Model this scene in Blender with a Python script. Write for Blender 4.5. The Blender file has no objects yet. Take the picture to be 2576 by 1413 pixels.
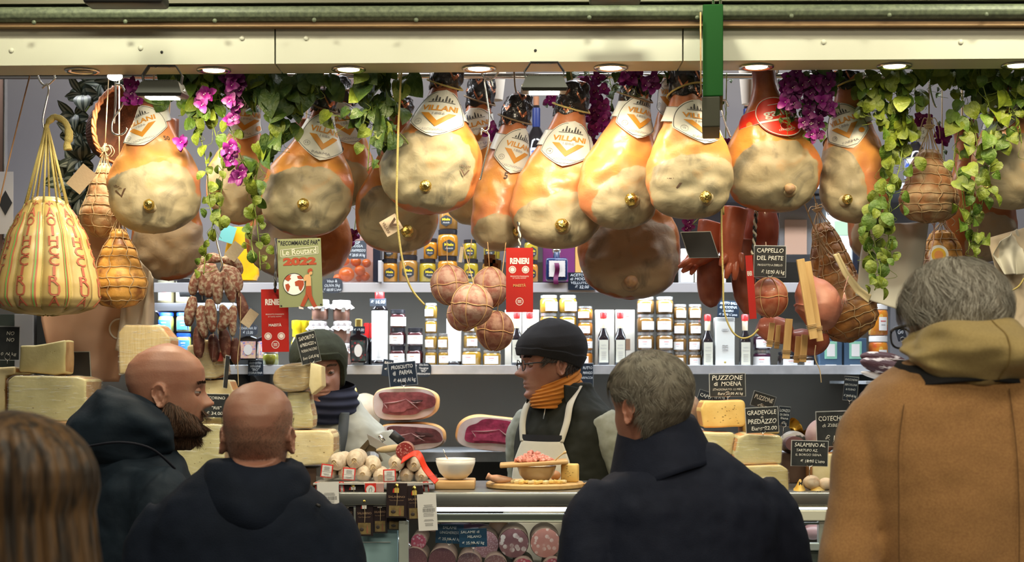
import bpy, bmesh, math, random
from mathutils import Vector, Matrix, noise, Euler
pi=math.pi; sin=math.sin; cos=math.cos
rnd=random.Random(7)
scn=bpy.context.scene
# ------------------------------------------------------------------ camera, world, exposure
F=4000.0; ZC=1.6; YH=950.0
cam=bpy.data.cameras.new('camera'); camo=bpy.data.objects.new('camera',cam); scn.collection.objects.link(camo)
cam.sensor_width=36; cam.lens=F/2576*36
camo.location=(0,0,ZC); camo.rotation_euler=(pi/2,0,0)
cam.shift_y=(YH-706.5)/2576
cam.dof.use_dof=True; cam.dof.focus_distance=4.5; cam.dof.aperture_fstop=5.0
cam.clip_start=0.1
scn.camera=camo
world=bpy.data.worlds.new('hall'); scn.world=world; world.use_nodes=True
world.node_tree.nodes['Background'].inputs[0].default_value=(1.0,.93,.80,1)
world.node_tree.nodes['Background'].inputs[1].default_value=.06
scn.view_settings.view_transform='Standard'; scn.view_settings.look='None'
scn.view_settings.gamma=1; scn.view_settings.use_curve_mapping=False
scn.view_settings.exposure=0.35
scn.cycles.max_bounces=6; scn.cycles.transparent_max_bounces=12
scn.cycles.sample_clamp_indirect=4; scn.cycles.caustics_reflective=False; scn.cycles.caustics_refractive=False
def lamp(name,kind,loc,power,color,rot=(0,0,0),size=.1,size_y=None,spot=None,blend=.5,label=None):
 l=bpy.data.lights.new(name,kind); l.energy=power; l.color=color
 if kind=='AREA':
  l.shape='RECTANGLE' if size_y else 'DISK'; l.size=size
  if size_y: l.size_y=size_y
 else: l.shadow_soft_size=size
 if spot: l.spot_size=spot; l.spot_blend=blend
 o=bpy.data.objects.new(name,l); scn.collection.objects.link(o); o.location=loc; o.rotation_euler=rot
 return o
WARM=(1.0,.80,.52); COOL=(.80,.90,1.0); HALL=(1.0,.88,.66)
# market hall lamps high above the visitors, stall ceiling lamps, light strips of the shelves
lamp('hall_light','AREA',(-1.2,1.6,4.2),24,HALL,(math.radians(30),0,0),1.4,.5)
lamp('hall_light','AREA',(1.6,1.6,4.2),34,HALL,(math.radians(30),0,0),1.4,.5)
lamp('hall_light','AREA',(.6,-1.0,3.7),42,HALL,(math.radians(55),0,0),2.6,.6)
for _x in (-1.02,.22,1.38): lamp('front_floodlight_lamp','AREA',(_x,3.62,2.98),6,(1,.97,.74),(math.radians(58),0,0),.16,.06)
def W(px,py,d): return Vector(((px-1288)*d/F, d, ZC+(YH-py)*d/F))
# ------------------------------------------------------------------ materials
MATS={}
def nodes_of(m):
 m.use_nodes=True; nt=m.node_tree; return nt,nt.nodes,nt.links,nt.nodes['Principled BSDF']
def mat(name,col,rough=.5,metal=0,spec=.5,col2=None,scale=8,detail=4,bump=0,bscale=60,alpha=1,trans=0,emit=None,estr=1,contrast=(.35,.65),coat=0,sss=0,sheen=0,attr=None,stretch=None):
 if name in MATS: return MATS[name]
 m=bpy.data.materials.new(name); MATS[name]=m
 nt,N,L,B=nodes_of(m)
 c4=lambda c:(c[0],c[1],c[2],1)
 B.inputs['Base Color'].default_value=c4(col); B.inputs['Roughness'].default_value=rough
 B.inputs['Metallic'].default_value=metal; B.inputs['Specular IOR Level'].default_value=spec
 B.inputs['Alpha'].default_value=alpha; B.inputs['Transmission Weight'].default_value=trans
 B.inputs['Coat Weight'].default_value=coat
 if sheen: B.inputs['Sheen Weight'].default_value=sheen
 if sss:
  B.inputs['Subsurface Weight'].default_value=sss; B.inputs['Subsurface Radius'].default_value=(.012,.005,.003); B.inputs['Subsurface Scale'].default_value=1
 if emit: B.inputs['Emission Color'].default_value=c4(emit); B.inputs['Emission Strength'].default_value=estr
 tc=None
 if col2 or bump:
  tc=N.new('ShaderNodeTexCoord'); co=tc.outputs['Object']
  if stretch:
   mp=N.new('ShaderNodeMapping'); mp.inputs['Scale'].default_value=stretch; L.new(co,mp.inputs[0]); co=mp.outputs[0]
 if col2:
  n=N.new('ShaderNodeTexNoise'); n.inputs['Scale'].default_value=scale; n.inputs['Detail'].default_value=detail
  L.new(co,n.inputs['Vector'])
  r=N.new('ShaderNodeValToRGB'); r.color_ramp.elements[0].position=contrast[0]; r.color_ramp.elements[1].position=contrast[1]
  r.color_ramp.elements[0].color=c4(col); r.color_ramp.elements[1].color=c4(col2)
  L.new(n.outputs[0],r.inputs[0]); L.new(r.outputs[0],B.inputs['Base Color'])
 if bump:
  n=N.new('ShaderNodeTexNoise'); n.inputs['Scale'].default_value=bscale; n.inputs['Detail'].default_value=3
  L.new(co,n.inputs['Vector'])
  b=N.new('ShaderNodeBump'); b.inputs['Strength'].default_value=bump; b.inputs['Distance'].default_value=.004
  L.new(n.outputs[0],b.inputs['Height']); L.new(b.outputs[0],B.inputs['Normal'])
 return m
def spots(name,col,dot,scale,size,rough=.5,col3=None,coat=0):
 """meat with fat grains: voronoi dots in a base colour"""
 if name in MATS: return MATS[name]
 m=mat(name,col,rough,coat=coat); nt,N,L,B=nodes_of(m)
 tc=N.new('ShaderNodeTexCoord'); v=N.new('ShaderNodeTexVoronoi'); v.inputs['Scale'].default_value=scale
 L.new(tc.outputs['Object'],v.inputs['Vector'])
 r=N.new('ShaderNodeValToRGB'); r.color_ramp.elements[0].position=size; r.color_ramp.elements[1].position=size+.06
 r.color_ramp.elements[0].color=(*dot,1); r.color_ramp.elements[1].color=(*col,1)
 L.new(v.outputs['Distance'],r.inputs[0])
 out=r.outputs[0]
 n=N.new('ShaderNodeTexNoise'); n.inputs['Scale'].default_value=scale*.6; L.new(tc.outputs['Object'],n.inputs['Vector'])
 mx=N.new('ShaderNodeMix'); mx.data_type='RGBA'; 
 r2=N.new('ShaderNodeValToRGB'); r2.color_ramp.elements[0].position=.45; r2.color_ramp.elements[1].position=.7
 L.new(n.outputs[0],r2.inputs[0]); L.new(r2.outputs[0],mx.inputs['Factor']); L.new(out,mx.inputs['A']); mx.inputs['B'].default_value=(*(col3 or dot),1)
 L.new(mx.outputs['Result'],B.inputs['Base Color'])
 return m
# ------------------------------------------------------------------ mesh builder
class MB:
 def __init__(s): s.v=[]; s.f=[]; s.mi=[]; s.cur=0
 def add(s,vs,fs,M=None):
  o=len(s.v)
  if M is not None: vs=[M@Vector(v) for v in vs]
  s.v+= [tuple(v) for v in vs]; s.f+=[tuple(i+o for i in f) for f in fs]; s.mi+=[s.cur]*len(fs)
  return s
 def box(s,c,size,bevel=0,rot=None,seg=2):
  bm=bmesh.new(); bmesh.ops.create_cube(bm,size=1)
  bmesh.ops.scale(bm,vec=size,verts=bm.verts)
  if bevel: bmesh.ops.bevel(bm,geom=bm.edges[:],offset=bevel,segments=seg,affect='EDGES',profile=.5)
  M=Matrix.Translation(c)
  if rot: M=M@Euler(rot).to_matrix().to_4x4()
  bm.verts.index_update()
  s.add([v.co for v in bm.verts],[[v.index for v in f.verts] for f in bm.faces],M); bm.free(); return s
 def grid(s,fn,nu,nv,cu=False,cv=False,M=None,flip=False):
  vs=[fn(i/(nu if cu else nu-1),j/(nv if cv else nv-1)) for j in range(nv) for i in range(nu)]
  fs=[]
  for j in range(nv if cv else nv-1):
   for i in range(nu if cu else nu-1):
    a=j*nu+i; b=j*nu+(i+1)%nu; c=((j+1)%nv)*nu+(i+1)%nu; d=((j+1)%nv)*nu+i
    fs.append((d,c,b,a) if flip else (a,b,c,d))
  return s.add(vs,fs,M)
 def lathe(s,prof,n=24,c=(0,0,0),M=None,cap=True):
  vs=[];fs=[];c=Vector(c)
  for (r,z) in prof:
   for i in range(n):
    a=2*pi*i/n; vs.append(c+Vector((r*cos(a),r*sin(a),z)))
  k=len(prof)
  for j in range(k-1):
   for i in range(n):
    fs.append((j*n+i,j*n+(i+1)%n,(j+1)*n+(i+1)%n,(j+1)*n+i))
  if cap: fs.append(tuple(range(n))[::-1]); fs.append(tuple(range((k-1)*n,k*n)))
  return s.add(vs,fs,M)
 def tube(s,pts,r,n=6,closed=False,cap=True):
  pts=[Vector(p) for p in pts]; m=len(pts)
  if m<2: return s
  rs=r if isinstance(r,(list,tuple)) else [r]*m
  prev=None; vs=[];fs=[]
  for k,p in enumerate(pts):
   if closed: t=pts[(k+1)%m]-pts[k-1]
   else: t=pts[min(k+1,m-1)]-pts[max(k-1,0)]
   if t.length<1e-9: t=Vector((0,0,1))
   t.normalize()
   if prev is None:
    u=t.orthogonal().normalized()
   else:
    u=prev-t*prev.dot(t)
    u=u.normalized() if u.length>1e-6 else t.orthogonal().normalized()
   prev=u; w=t.cross(u)
   for i in range(n):
    a=2*pi*i/n; vs.append(p+(u*cos(a)+w*sin(a))*rs[k])
  for k in range(m if closed else m-1):
   for i in range(n):
    a=k*n+i;b=k*n+(i+1)%n;c=((k+1)%m)*n+(i+1)%n;d=((k+1)%m)*n+i
    fs.append((a,b,c,d))
  if cap and not closed: fs.append(tuple(range(n))[::-1]); fs.append(tuple(range((m-1)*n,m*n)))
  return s.add(vs,fs)
 def ell(s,c,r,nu=20,nv=14,M=None,fn=None):
  c=Vector(c)
  def g(u,v):
   a=2*pi*u; t=pi*v; p=Vector((r[0]*sin(t)*cos(a),r[1]*sin(t)*sin(a),r[2]*cos(t)))
   if fn: p=fn(p)
   return c+p
  return s.grid(g,nu,nv,cu=True,M=M,flip=True)
 def prism(s,poly,d0,d1,fn):
  """extrude polygon (list of (x,z)) between depths d0,d1; fn(x,y,z)->point"""
  n=len(poly); vs=[fn(x,d0,z) for x,z in poly]+[fn(x,d1,z) for x,z in poly]
  fs=[tuple(range(n)),tuple(range(n,2*n))[::-1]]+[(i,i+n,(i+1)%n+n,(i+1)%n) for i in range(n)]
  return s.add(vs,fs)
 def build(s,name,m,parent=None,smooth=True,local=True,auto=None):
  me=bpy.data.meshes.new(name)
  vs=s.v
  if parent is not None and not local:
   Mi=parent.matrix_world_cache.inverted() if hasattr(parent,'matrix_world_cache') else Matrix.Translation(-wloc(parent))
   vs=[tuple(Mi@Vector(v)) for v in vs]
  me.from_pydata([tuple(v) for v in vs],[],s.f)
  ms=m if isinstance(m,(list,tuple)) else [m]
  for x in ms: me.materials.append(x)
  if len(ms)>1: me.polygons.foreach_set('material_index',s.mi)
  if smooth:
   me.polygons.foreach_set('use_smooth',[True]*len(me.polygons))
   if auto is not None: 
    me.set_sharp_from_angle(angle=math.radians(auto))
  me.update()
  o=bpy.data.objects.new(name,me); scn.collection.objects.link(o)
  if parent is not None: o.parent=parent
  return o
def wloc(o):
 p=Vector(o.location)
 while o.parent is not None: o=o.parent; p=p+Vector(o.location)
 return p
def tag(o,label=None,cat=None,group=None,kind=None):
 if label: o['label']=label
 if cat: o['category']=cat
 if group: o['group']=group
 if kind: o['kind']=kind
 return o
def thing(name,label,cat,loc=(0,0,0),rot=(0,0,0),group=None):
 o=bpy.data.objects.new(name,None); scn.collection.objects.link(o); o.location=loc; o.rotation_euler=rot; o.empty_display_size=.02
 return tag(o,label,cat,group)
def struct(o): o['kind']='structure'; return o
def dup(o,loc=None,rot=None,parent=None,label=None,scale=None):
 c=o.copy(); scn.collection.objects.link(c)
 if parent is not None: c.parent=parent
 if loc is not None: c.location=loc
 if rot is not None: c.rotation_euler=rot
 if scale is not None: c.scale=scale
 if label: c['label']=label
 for ch in [x for x in KIDS(o)]: dup(ch,parent=c)
 return c
def KIDS(o): return [x for x in scn.collection.objects if x.parent==o]
_T={}
def text2d(s,bold=0,shear=0,line=1.0):
 k=(s,bold,shear,line)
 if k in _T: return _T[k]
 cu=bpy.data.curves.new('t','FONT'); cu.body=s; cu.size=1; cu.resolution_u=4 if s in ('AURICCHIO','VILLANI','gallo','2022','RENIERI') else 2; cu.align_x='CENTER'; cu.align_y='CENTER'; cu.offset=bold; cu.shear=shear; cu.space_line=line
 ob=bpy.data.objects.new('t',cu); me=ob.to_mesh()
 vs=[(v.co.x,v.co.y) for v in me.vertices]; fs=[tuple(p.vertices) for p in me.polygons]
 ob.to_mesh_clear(); bpy.data.objects.remove(ob); bpy.data.curves.remove(cu)
 _T[k]=(vs,fs); return _T[k]
def put_text(mb,s,fn,cx,cy,size,width=None,bold=0,shear=0,jit=0,line=1.0,rot=0):
 """fn(x,y)->3D point on the surface; text centred at cx,cy; width = fitted total width"""
 vs,fs=text2d(s,bold,shear,line)
 if not vs: return
 x0=min(v[0] for v in vs); x1=max(v[0] for v in vs); w=x1-x0 or 1
 sx=size if width is None else width/w
 mx=(x0+x1)/2; ca,sa=cos(rot),sin(rot)
 out=[]
 for x,y in vs:
  X=(x-mx)*sx; Y=y*size+jit*size*sin(X*9/size+len(s))
  out.append(fn(cx+X*ca-Y*sa,cy+X*sa+Y*ca))
 mb.add(out,fs)
def nz(p,s=1,seed=0): return noise.noise(Vector((p[0]*s+seed*7.3,p[1]*s+seed*3.1,p[2]*s)))
def lerp(a,b,t): return a+(b-a)*t
def sm(t): t=max(0,min(1,t)); return t*t*(3-2*t)
def interp(tab,x):
 if x<=tab[0][0]: return tab[0][1]
 for (a,b),(c,d) in zip(tab,tab[1:]):
  if x<=c:
   t=(x-a)/(c-a); t=t*t*(3-2*t)*.5+t*.5; return b+(d-b)*t
 return tab[-1][1]
def crv(pts,n=6,closed=False):
 """catmull-rom through points"""
 P=[Vector(p) for p in pts]; out=[]; m=len(P)
 for i in range(m if closed else m-1):
  p0=P[i-1] if (i>0 or closed) else P[0]; p1=P[i]; p2=P[(i+1)%m]; p3=P[(i+2)%m] if (closed or i+2<m) else P[m-1]
  for k in range(n):
   t=k/n; out.append(.5*((2*p1)+(p2-p0)*t+(2*p0-5*p1+4*p2-p3)*t*t+(3*p1-p0-3*p2+p3)*t**3))
 if not closed: out.append(P[-1])
 return out
ORD=['first','second','third','fourth','fifth','sixth','seventh','eighth','ninth','tenth']
# ------------------------------------------------------------------ shared materials
M_white=mat('white_paint',(.70,.70,.57),.45,col2=(.64,.64,.51),scale=3)
M_steelsh=mat('shelf_steel',(.62,.65,.68),.4,metal=.15,col2=(.50,.53,.56),scale=20)
M_chrome=mat('chrome',(.75,.75,.72),.18,metal=1)
M_iron=mat('dark_iron',(.05,.05,.05),.5,metal=.6)
M_galv=mat('galvanised_steel',(.10,.12,.075),.5,metal=.1,col2=(.17,.20,.12),scale=90,detail=2)
M_wood=mat('board_wood',(.62,.40,.18),.5,col2=(.50,.29,.11),scale=14,stretch=(1,6,6))
M_rope=mat('rope',(.52,.42,.14),.8,bump=.5,bscale=300)
M_twine=mat('twine',(.55,.42,.24),.85)
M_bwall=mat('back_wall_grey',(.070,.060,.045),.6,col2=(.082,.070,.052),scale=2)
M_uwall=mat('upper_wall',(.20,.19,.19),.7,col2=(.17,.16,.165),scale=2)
M_black=mat('black_card',(.02,.02,.02),.45)
M_slate=mat('slate_card',(.018,.022,.026),.4,col2=(.035,.04,.042),scale=30)
M_chalk=mat('chalk',(.78,.78,.72),.8)
M_clear=mat('clear_holder',(.8,.85,.85),.1,alpha=.35,spec=.6)
M_bulb=mat('lamp_glow',(1,1,1),.5,emit=(1,.86,.62),estr=14)
M_bulbw=mat('white_lamp_glow',(1,1,1),.5,emit=(1,.96,.85),estr=16)
M_strip=mat('cool_strip_glow',(1,1,1),.5,emit=(.85,.95,1),estr=5)
# ------------------------------------------------------------------ hall and stall shell
def plane_box(name,c,size,m,bev=0): return struct(MB().box(c,size,bev).build(name,m,smooth=False))
plane_box('floor',(0,3.2,-.05),(7.6,9.4,.1),mat('floor_stone',(.16,.14,.12),.5,col2=(.2,.18,.15),scale=6))
plane_box('ceiling',(0,3.2,5.05),(7.6,9.4,.1),mat('hall_ceiling',(.06,.055,.045),.8))
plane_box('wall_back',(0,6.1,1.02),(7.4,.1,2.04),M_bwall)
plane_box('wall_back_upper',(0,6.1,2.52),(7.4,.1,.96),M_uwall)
plane_box('wall_left',(-2.75,5.2,1.5),(.1,1.7,3.0),M_uwall)
plane_box('wall_right',(2.75,5.2,1.5),(.1,1.7,3.0),M_uwall)
for _i,_y in enumerate((4.46,4.62,4.80)):
 _m=MB().tube([(-2.6,_y,2.51),(2.6,_y,2.51)],.009,8)
 for _x in (-2.2,-.7,.8,2.2): _m.tube([(_x,_y,2.51),(_x,_y,2.97)],.006,6)
 struct(_m.build('trim_%d'%(6+_i),M_chrome))
plane_box('ceiling_stall',(0,5.2,2.98),(5.6,1.9,.04),mat('stall_ceiling',(.5,.48,.44),.7))
# hall trusses above the stall front
struct(MB().box((0,4.27,2.73),(6.2,.05,.34)).build('trim_1',mat('brown_panel',(.10,.08,.05),.7,col2=(.13,.10,.06),scale=5),smooth=False))
# beam over the counter: white fascia, slightly turned
def beamcorner(px,py,d): return W(px,py,d)
def slab(name,tl,tr,br,bl,depth,m,bev=0):
 """quad front face in world coordinates, extruded back"""
 q=[Vector(p) for p in (tl,tr,br,bl)]; b=[p+Vector((0,depth,0)) for p in q]
 mb=MB().add(q+b,[(0,3,2,1),(4,5,6,7),(0,1,5,4),(1,2,6,5),(2,3,7,6),(3,0,4,7)])
 return mb.build(name,m,smooth=False)
d0,d1=4.20,4.12
XL,XR=-500,3000
def yline(px,yl,yr): return yl+(yr-yl)*px/2576.
def dline(px): return lerp(4.21,4.12,px/2576.)
def bpt(px,yl,yr,off=0):
 d=dline(px); p=W(px,yline(px,yl,yr),d); p.y+=off; return p
zt=W(0,66,4.17).z
for (a,b) in ((XL,690),(694,1716),(1720,XR)):
 FAS=struct(slab('trim_2',bpt(a,68,72),bpt(b,68,72),bpt(b,165,147),bpt(a,165,147),.135,M_white))
struct(slab('trim_3',bpt(XL,60,60,-.03),bpt(XR,60,60,-.03),bpt(XR,73,70,-.03),bpt(XL,73,70,-.03),.16,mat('fascia_cap_wood',(.34,.20,.09),.6,col2=(.42,.26,.12),scale=9)))
# galvanised channel, rounded
mb=MB()
cz0=[(-.035,60),(-.05,52),(-.055,40),(-.05,28),(-.035,20),(0,18)]
def gz(u,v):
 px=lerp(XL,XR,u); k=v*(len(cz0)-1); i=min(int(k),len(cz0)-2); t=k-i
 off=lerp(cz0[i][0],cz0[i+1][0],t); y=lerp(cz0[i][1],cz0[i+1][1],t)
 p=W(px,y+lerp(4,-4,px/2576),dline(px)); p.y+=off; return p
mb.grid(gz,60,16)
o=mb.build('trim_4',M_galv); CHN=o; o.modifiers.new('s','SOLIDIFY').thickness=.004; struct(o)
struct(slab('trim_5',bpt(XL,10,6,-.05),bpt(XR,6,2,-.05),bpt(XR,14,10,-.05),bpt(XL,22,18,-.05),.2,mat('upper_rail',(.16,.15,.10),.6)))
# rivets on fascia & channel
for i,(x,y) in enumerate([(101,68),(328,66),(550,64),(797,62),(1050,62),(1480,56),(1748,56),(1982,52),(2225,50),(2466,48)]):
 p=bpt(x,y,y,-.055); o=MB().ell(p,(.006,.004,.006),12,8).build('rivet_head',M_galv,CHN)
for i,(x,y) in enumerate([(29,127),(354,121),(609,96),(770,96),(2072,106),(2417,106)]):
 p=bpt(x,y,y,-.001); o=MB().ell(p,(.007,.004,.007),12,8).build('screw_cap',M_white,FAS)
for i,(x,y) in enumerate([(407,131),(1347,127)]):
 p=bpt(x,y,y,-.001); o=MB().ell(p,(.004,.003,.004),10,6).build('screw',M_iron,FAS)
# downlights
def downlight(px,py,on,label):
 d=lerp(4.28,4.2,px/2576.); p=W(px,py,d); z=bpt(px,165,147).z
 r=.046
 t=thing('recessed_downlight',label,'ceiling light',(p.x,d,z),group='downlights under the beam')
 MB().lathe([(r,0),(r,-.004),(r*.93,-.006),(r*.72,-.003),(r*.66,.0)],32).build('trim_ring',M_chrome,t)
 MB().lathe([(r*.62,-.0035),(r*.05,-.0045)],24).build('lamp_lens',M_bulb if on else mat('lens_off',(.45,.42,.35),.15),t)
 if on: lamp('downlight_lamp','SPOT',(p.x,d,z-.012),on,WARM,(math.radians(14),0,0),.03,spot=math.radians(120),blend=.6)
DL=[(207,175,0,'unlit'),(538,173,6.5,'lit'),(877,170,3,'dim'),(1205,167,6.5,'lit'),(1537,165,6.5,'lit'),(1903,163,6.5,'lit'),(2250,160,5.5,'lit'),(2563,157,5.5,'lit')]
for i,(x,y,on,st) in enumerate(DL): downlight(x,y,on,'%s round recessed downlight in beam, %s from the left'%(st,ORD[i]))
# floodlights hung from the fascia
def floodlight(cx,ytop,ylamp,label,flip=0):
 d=4.16; s=d/F
 t=thing('led_floodlight',label,'floodlight',W(cx,ylamp,d))
 L=wloc(t); w=112*s/2*1.0
 mb=MB(); h=(ylamp-ytop)*s
 yoke=[(-w*.86,0,-.0),(-w*.86,0,h*.35),(-w*.92,0,h*.62),(-w*.62,0,h),(w*.62,0,h),(w*.92,0,h*.62),(w*.86,0,h*.35),(w*.86,0,0)]
 def strap(u,v):
  k=u*(len(yoke)-1); i=min(int(k),len(yoke)-2); t_=k-i
  p=Vector(yoke[i]).lerp(Vector(yoke[i+1]),t_); p.y+=(v-.5)*.022; return p
 mb.grid(strap,43,2); o=mb.build('yoke',M_iron,t); o.modifiers.new('s','SOLIDIFY').thickness=.003
 Mr=Matrix.Rotation(math.radians(4),4,'X')
 body=MB(); 
 body.add([],[])
 def poly(zs,ws,ds):
  vs=[];n=4
  for z,ww,dd in zip(zs,ws,ds): vs+=[(-ww,-dd,z),(ww,-dd,z),(ww,dd,z),(-ww,dd,z)]
  fs=[(k*4+i,k*4+(i+1)%4,(k+1)*4+(i+1)%4,(k+1)*4+i) for k in range(len(zs)-1) for i in range(4)]
  fs+=[(3,2,1,0),tuple(range(len(zs)*4-4,len(zs)*4))]
  return vs,fs
 vs,fs=poly([-.014,-.006,.0,.022,.026],[w*.96,w*1.04,w*.98,w*.84,w*.76],[.044,.05,.047,.036,.03])
 body.add(vs,fs,Mr); body.build('housing',mat('lamp_housing',(.045,.047,.038),.5,spec=.3),t,auto=30)
 fins=MB()
 for k in range(22): fins.box((lerp(-w*.7,w*.7,k/21),0,.022),(.0022,.062,.014),rot=None)
 fins.v=[tuple(Mr@Vector(v)) for v in fins.v]
 fins.build('cooling_fins',MATS['lamp_housing'],t,smooth=False)
 g=MB(); g.box((0,-.0,-.0155),(w*1.35,.062,.003),rot=None); g.v=[tuple(Mr@Vector(v)) for v in g.v]
 g.build('glass',M_bulbw,t,smooth=False)
 b=MB(); 
 for sx in (-1,1): b.lathe([(.0,-.004),(.007,-.004),(.008,0),(.006,.004),(0,.005)],12,M=Matrix.Translation((sx*w*.93,0,.002))@Matrix.Rotation(pi/2*sx,4,'Y'))
 for sx in (-.3,.3): b.ell((sx*w,0,h-.003),(.004,.004,.003),10,6)
 b.build('bolt',M_chrome,t)
 lamp('floodlight_lamp','AREA',tuple(L+Vector((0,0,-.022))),2.8,(1,.86,.62),(math.radians(28),0,0),.08,.05)
floodlight(409,165,232,'left floodlight on a yoke under the beam beside the vines')
floodlight(1369,156,219,'right floodlight on a yoke under the beam near the middle')
# bright little spot on the left
t=thing('spotlight','small glaring white spotlight above the wicker basket','spotlight',W(290,188,4.6))
MB().lathe([(.012,.03),(.018,.02),(.022,0),(.02,-.003)],20).build('housing',M_chrome,t)
MB().ell((0,-.004,-.006),(.022,.016,.012),16,10).build('lens',mat('glare_lens',(1,1,1),.3,emit=(1,.95,.85),estr=40),t)
MB().tube([(0,0,.03),(0,.0,.22)],.004).build('stem',M_iron,t)
lamp('spotlight_lamp','SPOT',tuple(W(290,205,4.57)),14,(1,.86,.62),(math.radians(20),0,0),.03,spot=math.radians(130))
# vertical green hanging sign seen edge on
t=thing('hanging_sign','green hanging market sign with dark lower panel in front of beam','sign',W(1793,163,4.0))
def sgn(x0,y0,x1,y1,m,dep,name,d=3.98):
 a=W(x0,y0,d); b=W(x1,y1,d); MB().box((a+b)/2+Vector((0,dep/2,0)),(b.x-a.x,dep,a.z-b.z),.003).build(name,m,t,local=False,smooth=False)
def sg2(y0,y1,x0,x1,dep,m,nm):
 MB().box(((x0+x1)/2*.001,dep/2,(163-(y0+y1)/2)*.001),((x1-x0)*.001,dep,(y1-y0)*.001),.003).build(nm,m,t,smooth=False)
t.rotation_euler=(0,0,-math.atan(505/4000))
sg2(10,242,-25,26,.22,mat('green_enamel',(.005,.07,.008),.6,spec=.2),'sign_panel')
sg2(242,319,-27,18,.20,mat('sign_grey',(.045,.045,.03),.6,spec=.2),'lower_panel')
mb=MB(); mb.tube([W(1782,10,4.1),W(1782,-60,4.1)],.004); mb.tube([W(1800,10,4.1),W(1800,-60,4.1)],.004); mb.build('hanger_rod',M_chrome,t,local=False)
mb=MB(); mb.tube([W(1765,30,3.98),W(1766,235,3.98)],.002); mb.build('edge_trim',M_wood,t,local=False)
t=thing('hall_floodlight','black finned floodlight above the channel, top left','floodlight',W(320,0,4.0))
mb=MB(); mb.box(W(318,2,4.0),(.2,.08,.028),.008); 
for k in range(6): mb.box(W(240+30*k,-8,4.0)+Vector((0,0,.006)),(.003,.09,.02))
mb.build('housing',mat('matt_black',(.015,.015,.015),.5),t,local=False)
MB().tube([W(318,-10,4.0),W(318,-90,4.0)],.01).build('bracket',M_iron,t,local=False)
t=thing('hall_floodlight','black floodlight above the channel, near top centre','floodlight',W(1548,-6,4.0))
MB().box(W(1548,-8,4.0),(.13,.08,.025),.006).build('housing',MATS['matt_black'],t,local=False)
MB().tube([W(1548,-14,4.0),W(1548,-90,4.0)],.01).build('bracket',M_iron,t,local=False)
# ------------------------------------------------------------------ shelves
def shelf(x0,x1,y,d,th,label,m=M_steelsh,strip=6,depth=.42,lip=True):
 a=W(x0,y,d); b=W(x1,y,d); dep=6.05-d
 t=thing('wall_shelf',label,'shelf',((a.x+b.x)/2,6.05,a.z))
 s=d/F
 MB().box(((a.x+b.x)/2,d+dep/2,a.z-.004),(b.x-a.x,dep,.008)).build('shelf_board',m,t,local=False,smooth=False)
 MB().box(((a.x+b.x)/2,d-.002,a.z-th*s/2),(b.x-a.x,.004,th*s),.001).build('front_lip',m,t,local=False,smooth=False)
 if strip:
  MB().box(((a.x+b.x)/2,d+.045,a.z-.0125),(b.x-a.x-.1,.02,.007)).build('light_strip',M_strip,t,local=False,smooth=False)
  n=3
  for k in range(n):
   x=lerp(a.x,b.x,(k+.5)/n)
   lamp('shelf_strip_lamp','AREA',(x,d+.022,a.z-.02),strip,COOL,(math.radians(16),0,0),(b.x-a.x)/n*.95,.02)
 for k,fx in enumerate((.04,.5,.96)):
  x=lerp(a.x,b.x,fx)
  MB().add([(x-.003,d+.03,a.z-.008),(x-.003,6.05,a.z-.008),(x-.003,6.05,a.z-.12),(x-.003,d+.03,a.z-.03),(x+.003,d+.03,a.z-.008),(x+.003,6.05,a.z-.008),(x+.003,6.05,a.z-.12),(x+.003,d+.03,a.z-.03)],[(0,1,2,3),(7,6,5,4),(0,4,5,1),(1,5,6,2),(2,6,7,3),(3,7,4,0)]).build('bracket',M_iron,t,local=False,smooth=False)
 return t
S1D=5.62
shelf(388,2030,711,S1D,24,'upper white steel shelf holding honey jars',strip=4,m=mat('white_shelf',(.66,.68,.72),.4,metal=.2))
shelf(560,2300,918,S1D,23,'middle steel shelf holding jars and vinegar bottles',strip=1.0)
shelf(700,2130,1137,S1D,24,'low steel shelf holding the cut hams',strip=0)
shelf(380,590,762,5.66,20,'short grey shelf holding artichoke cream jars at the left',strip=1,m=mat('grey_shelf',(.25,.25,.27),.5))
shelf(380,590,884,5.66,18,'short grey shelf holding blue lidded jars at the left',strip=0,m=MATS['grey_shelf'])
lamp('stall_ceiling_lamp','AREA',(-1.0,4.98,2.9),20,(.95,.96,1),(math.radians(28),0,0),1.8,.12)
lamp('stall_ceiling_lamp','AREA',(1.0,4.98,2.9),20,(.95,.96,1),(math.radians(28),0,0),1.8,.12)
lamp('shelf_top_lamp','AREA',(0,5.55,2.35),7,COOL,(math.radians(20),0,0),3.4,.04)
# ------------------------------------------------------------------ counter and chilled case
CT=1.287
M_ct=mat('counter_steel',(.36,.38,.36),.28,metal=.8,col2=(.30,.32,.31),scale=12)
t=thing('counter',"steel topped deli counter running the width of the stall",'counter',(0,4.6,0))
MB().box((0,4.60,CT-.018),(5.4,.50,.036),.004).build('countertop',M_ct,t,local=False)
MB().box((0,4.62,.42),(5.3,.42,.84)).build('base_cabinet',mat('counter_panel',(.35,.36,.36),.4),t,local=False,smooth=False)
def rail(x0,x1,ya,yb,d,m,name,dep=.02):
 a=W(x0,ya,d);b=W(x1,yb,d); MB().box(((a.x+b.x)/2,d+dep/2,(a.z+b.z)/2),(b.x-a.x,dep,a.z-b.z),.003).build(name,m,t,local=False,smooth=False)
rail(-600,3200,1269,1275,4.36,M_chrome,'front_rail')
rail(1085,1950,1292,1309,4.36,mat('case_rail',(.18,.22,.20),.3,metal=.7),'front_rail')
rail(1085,1950,1309,1314,4.355,mat('rail_pale',(.55,.58,.5),.3,metal=.3),'front_rail')
rail(1950,3000,1283,1310,4.35,mat('rail_cream',(.72,.74,.62),.3),'front_rail',.03)
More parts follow.
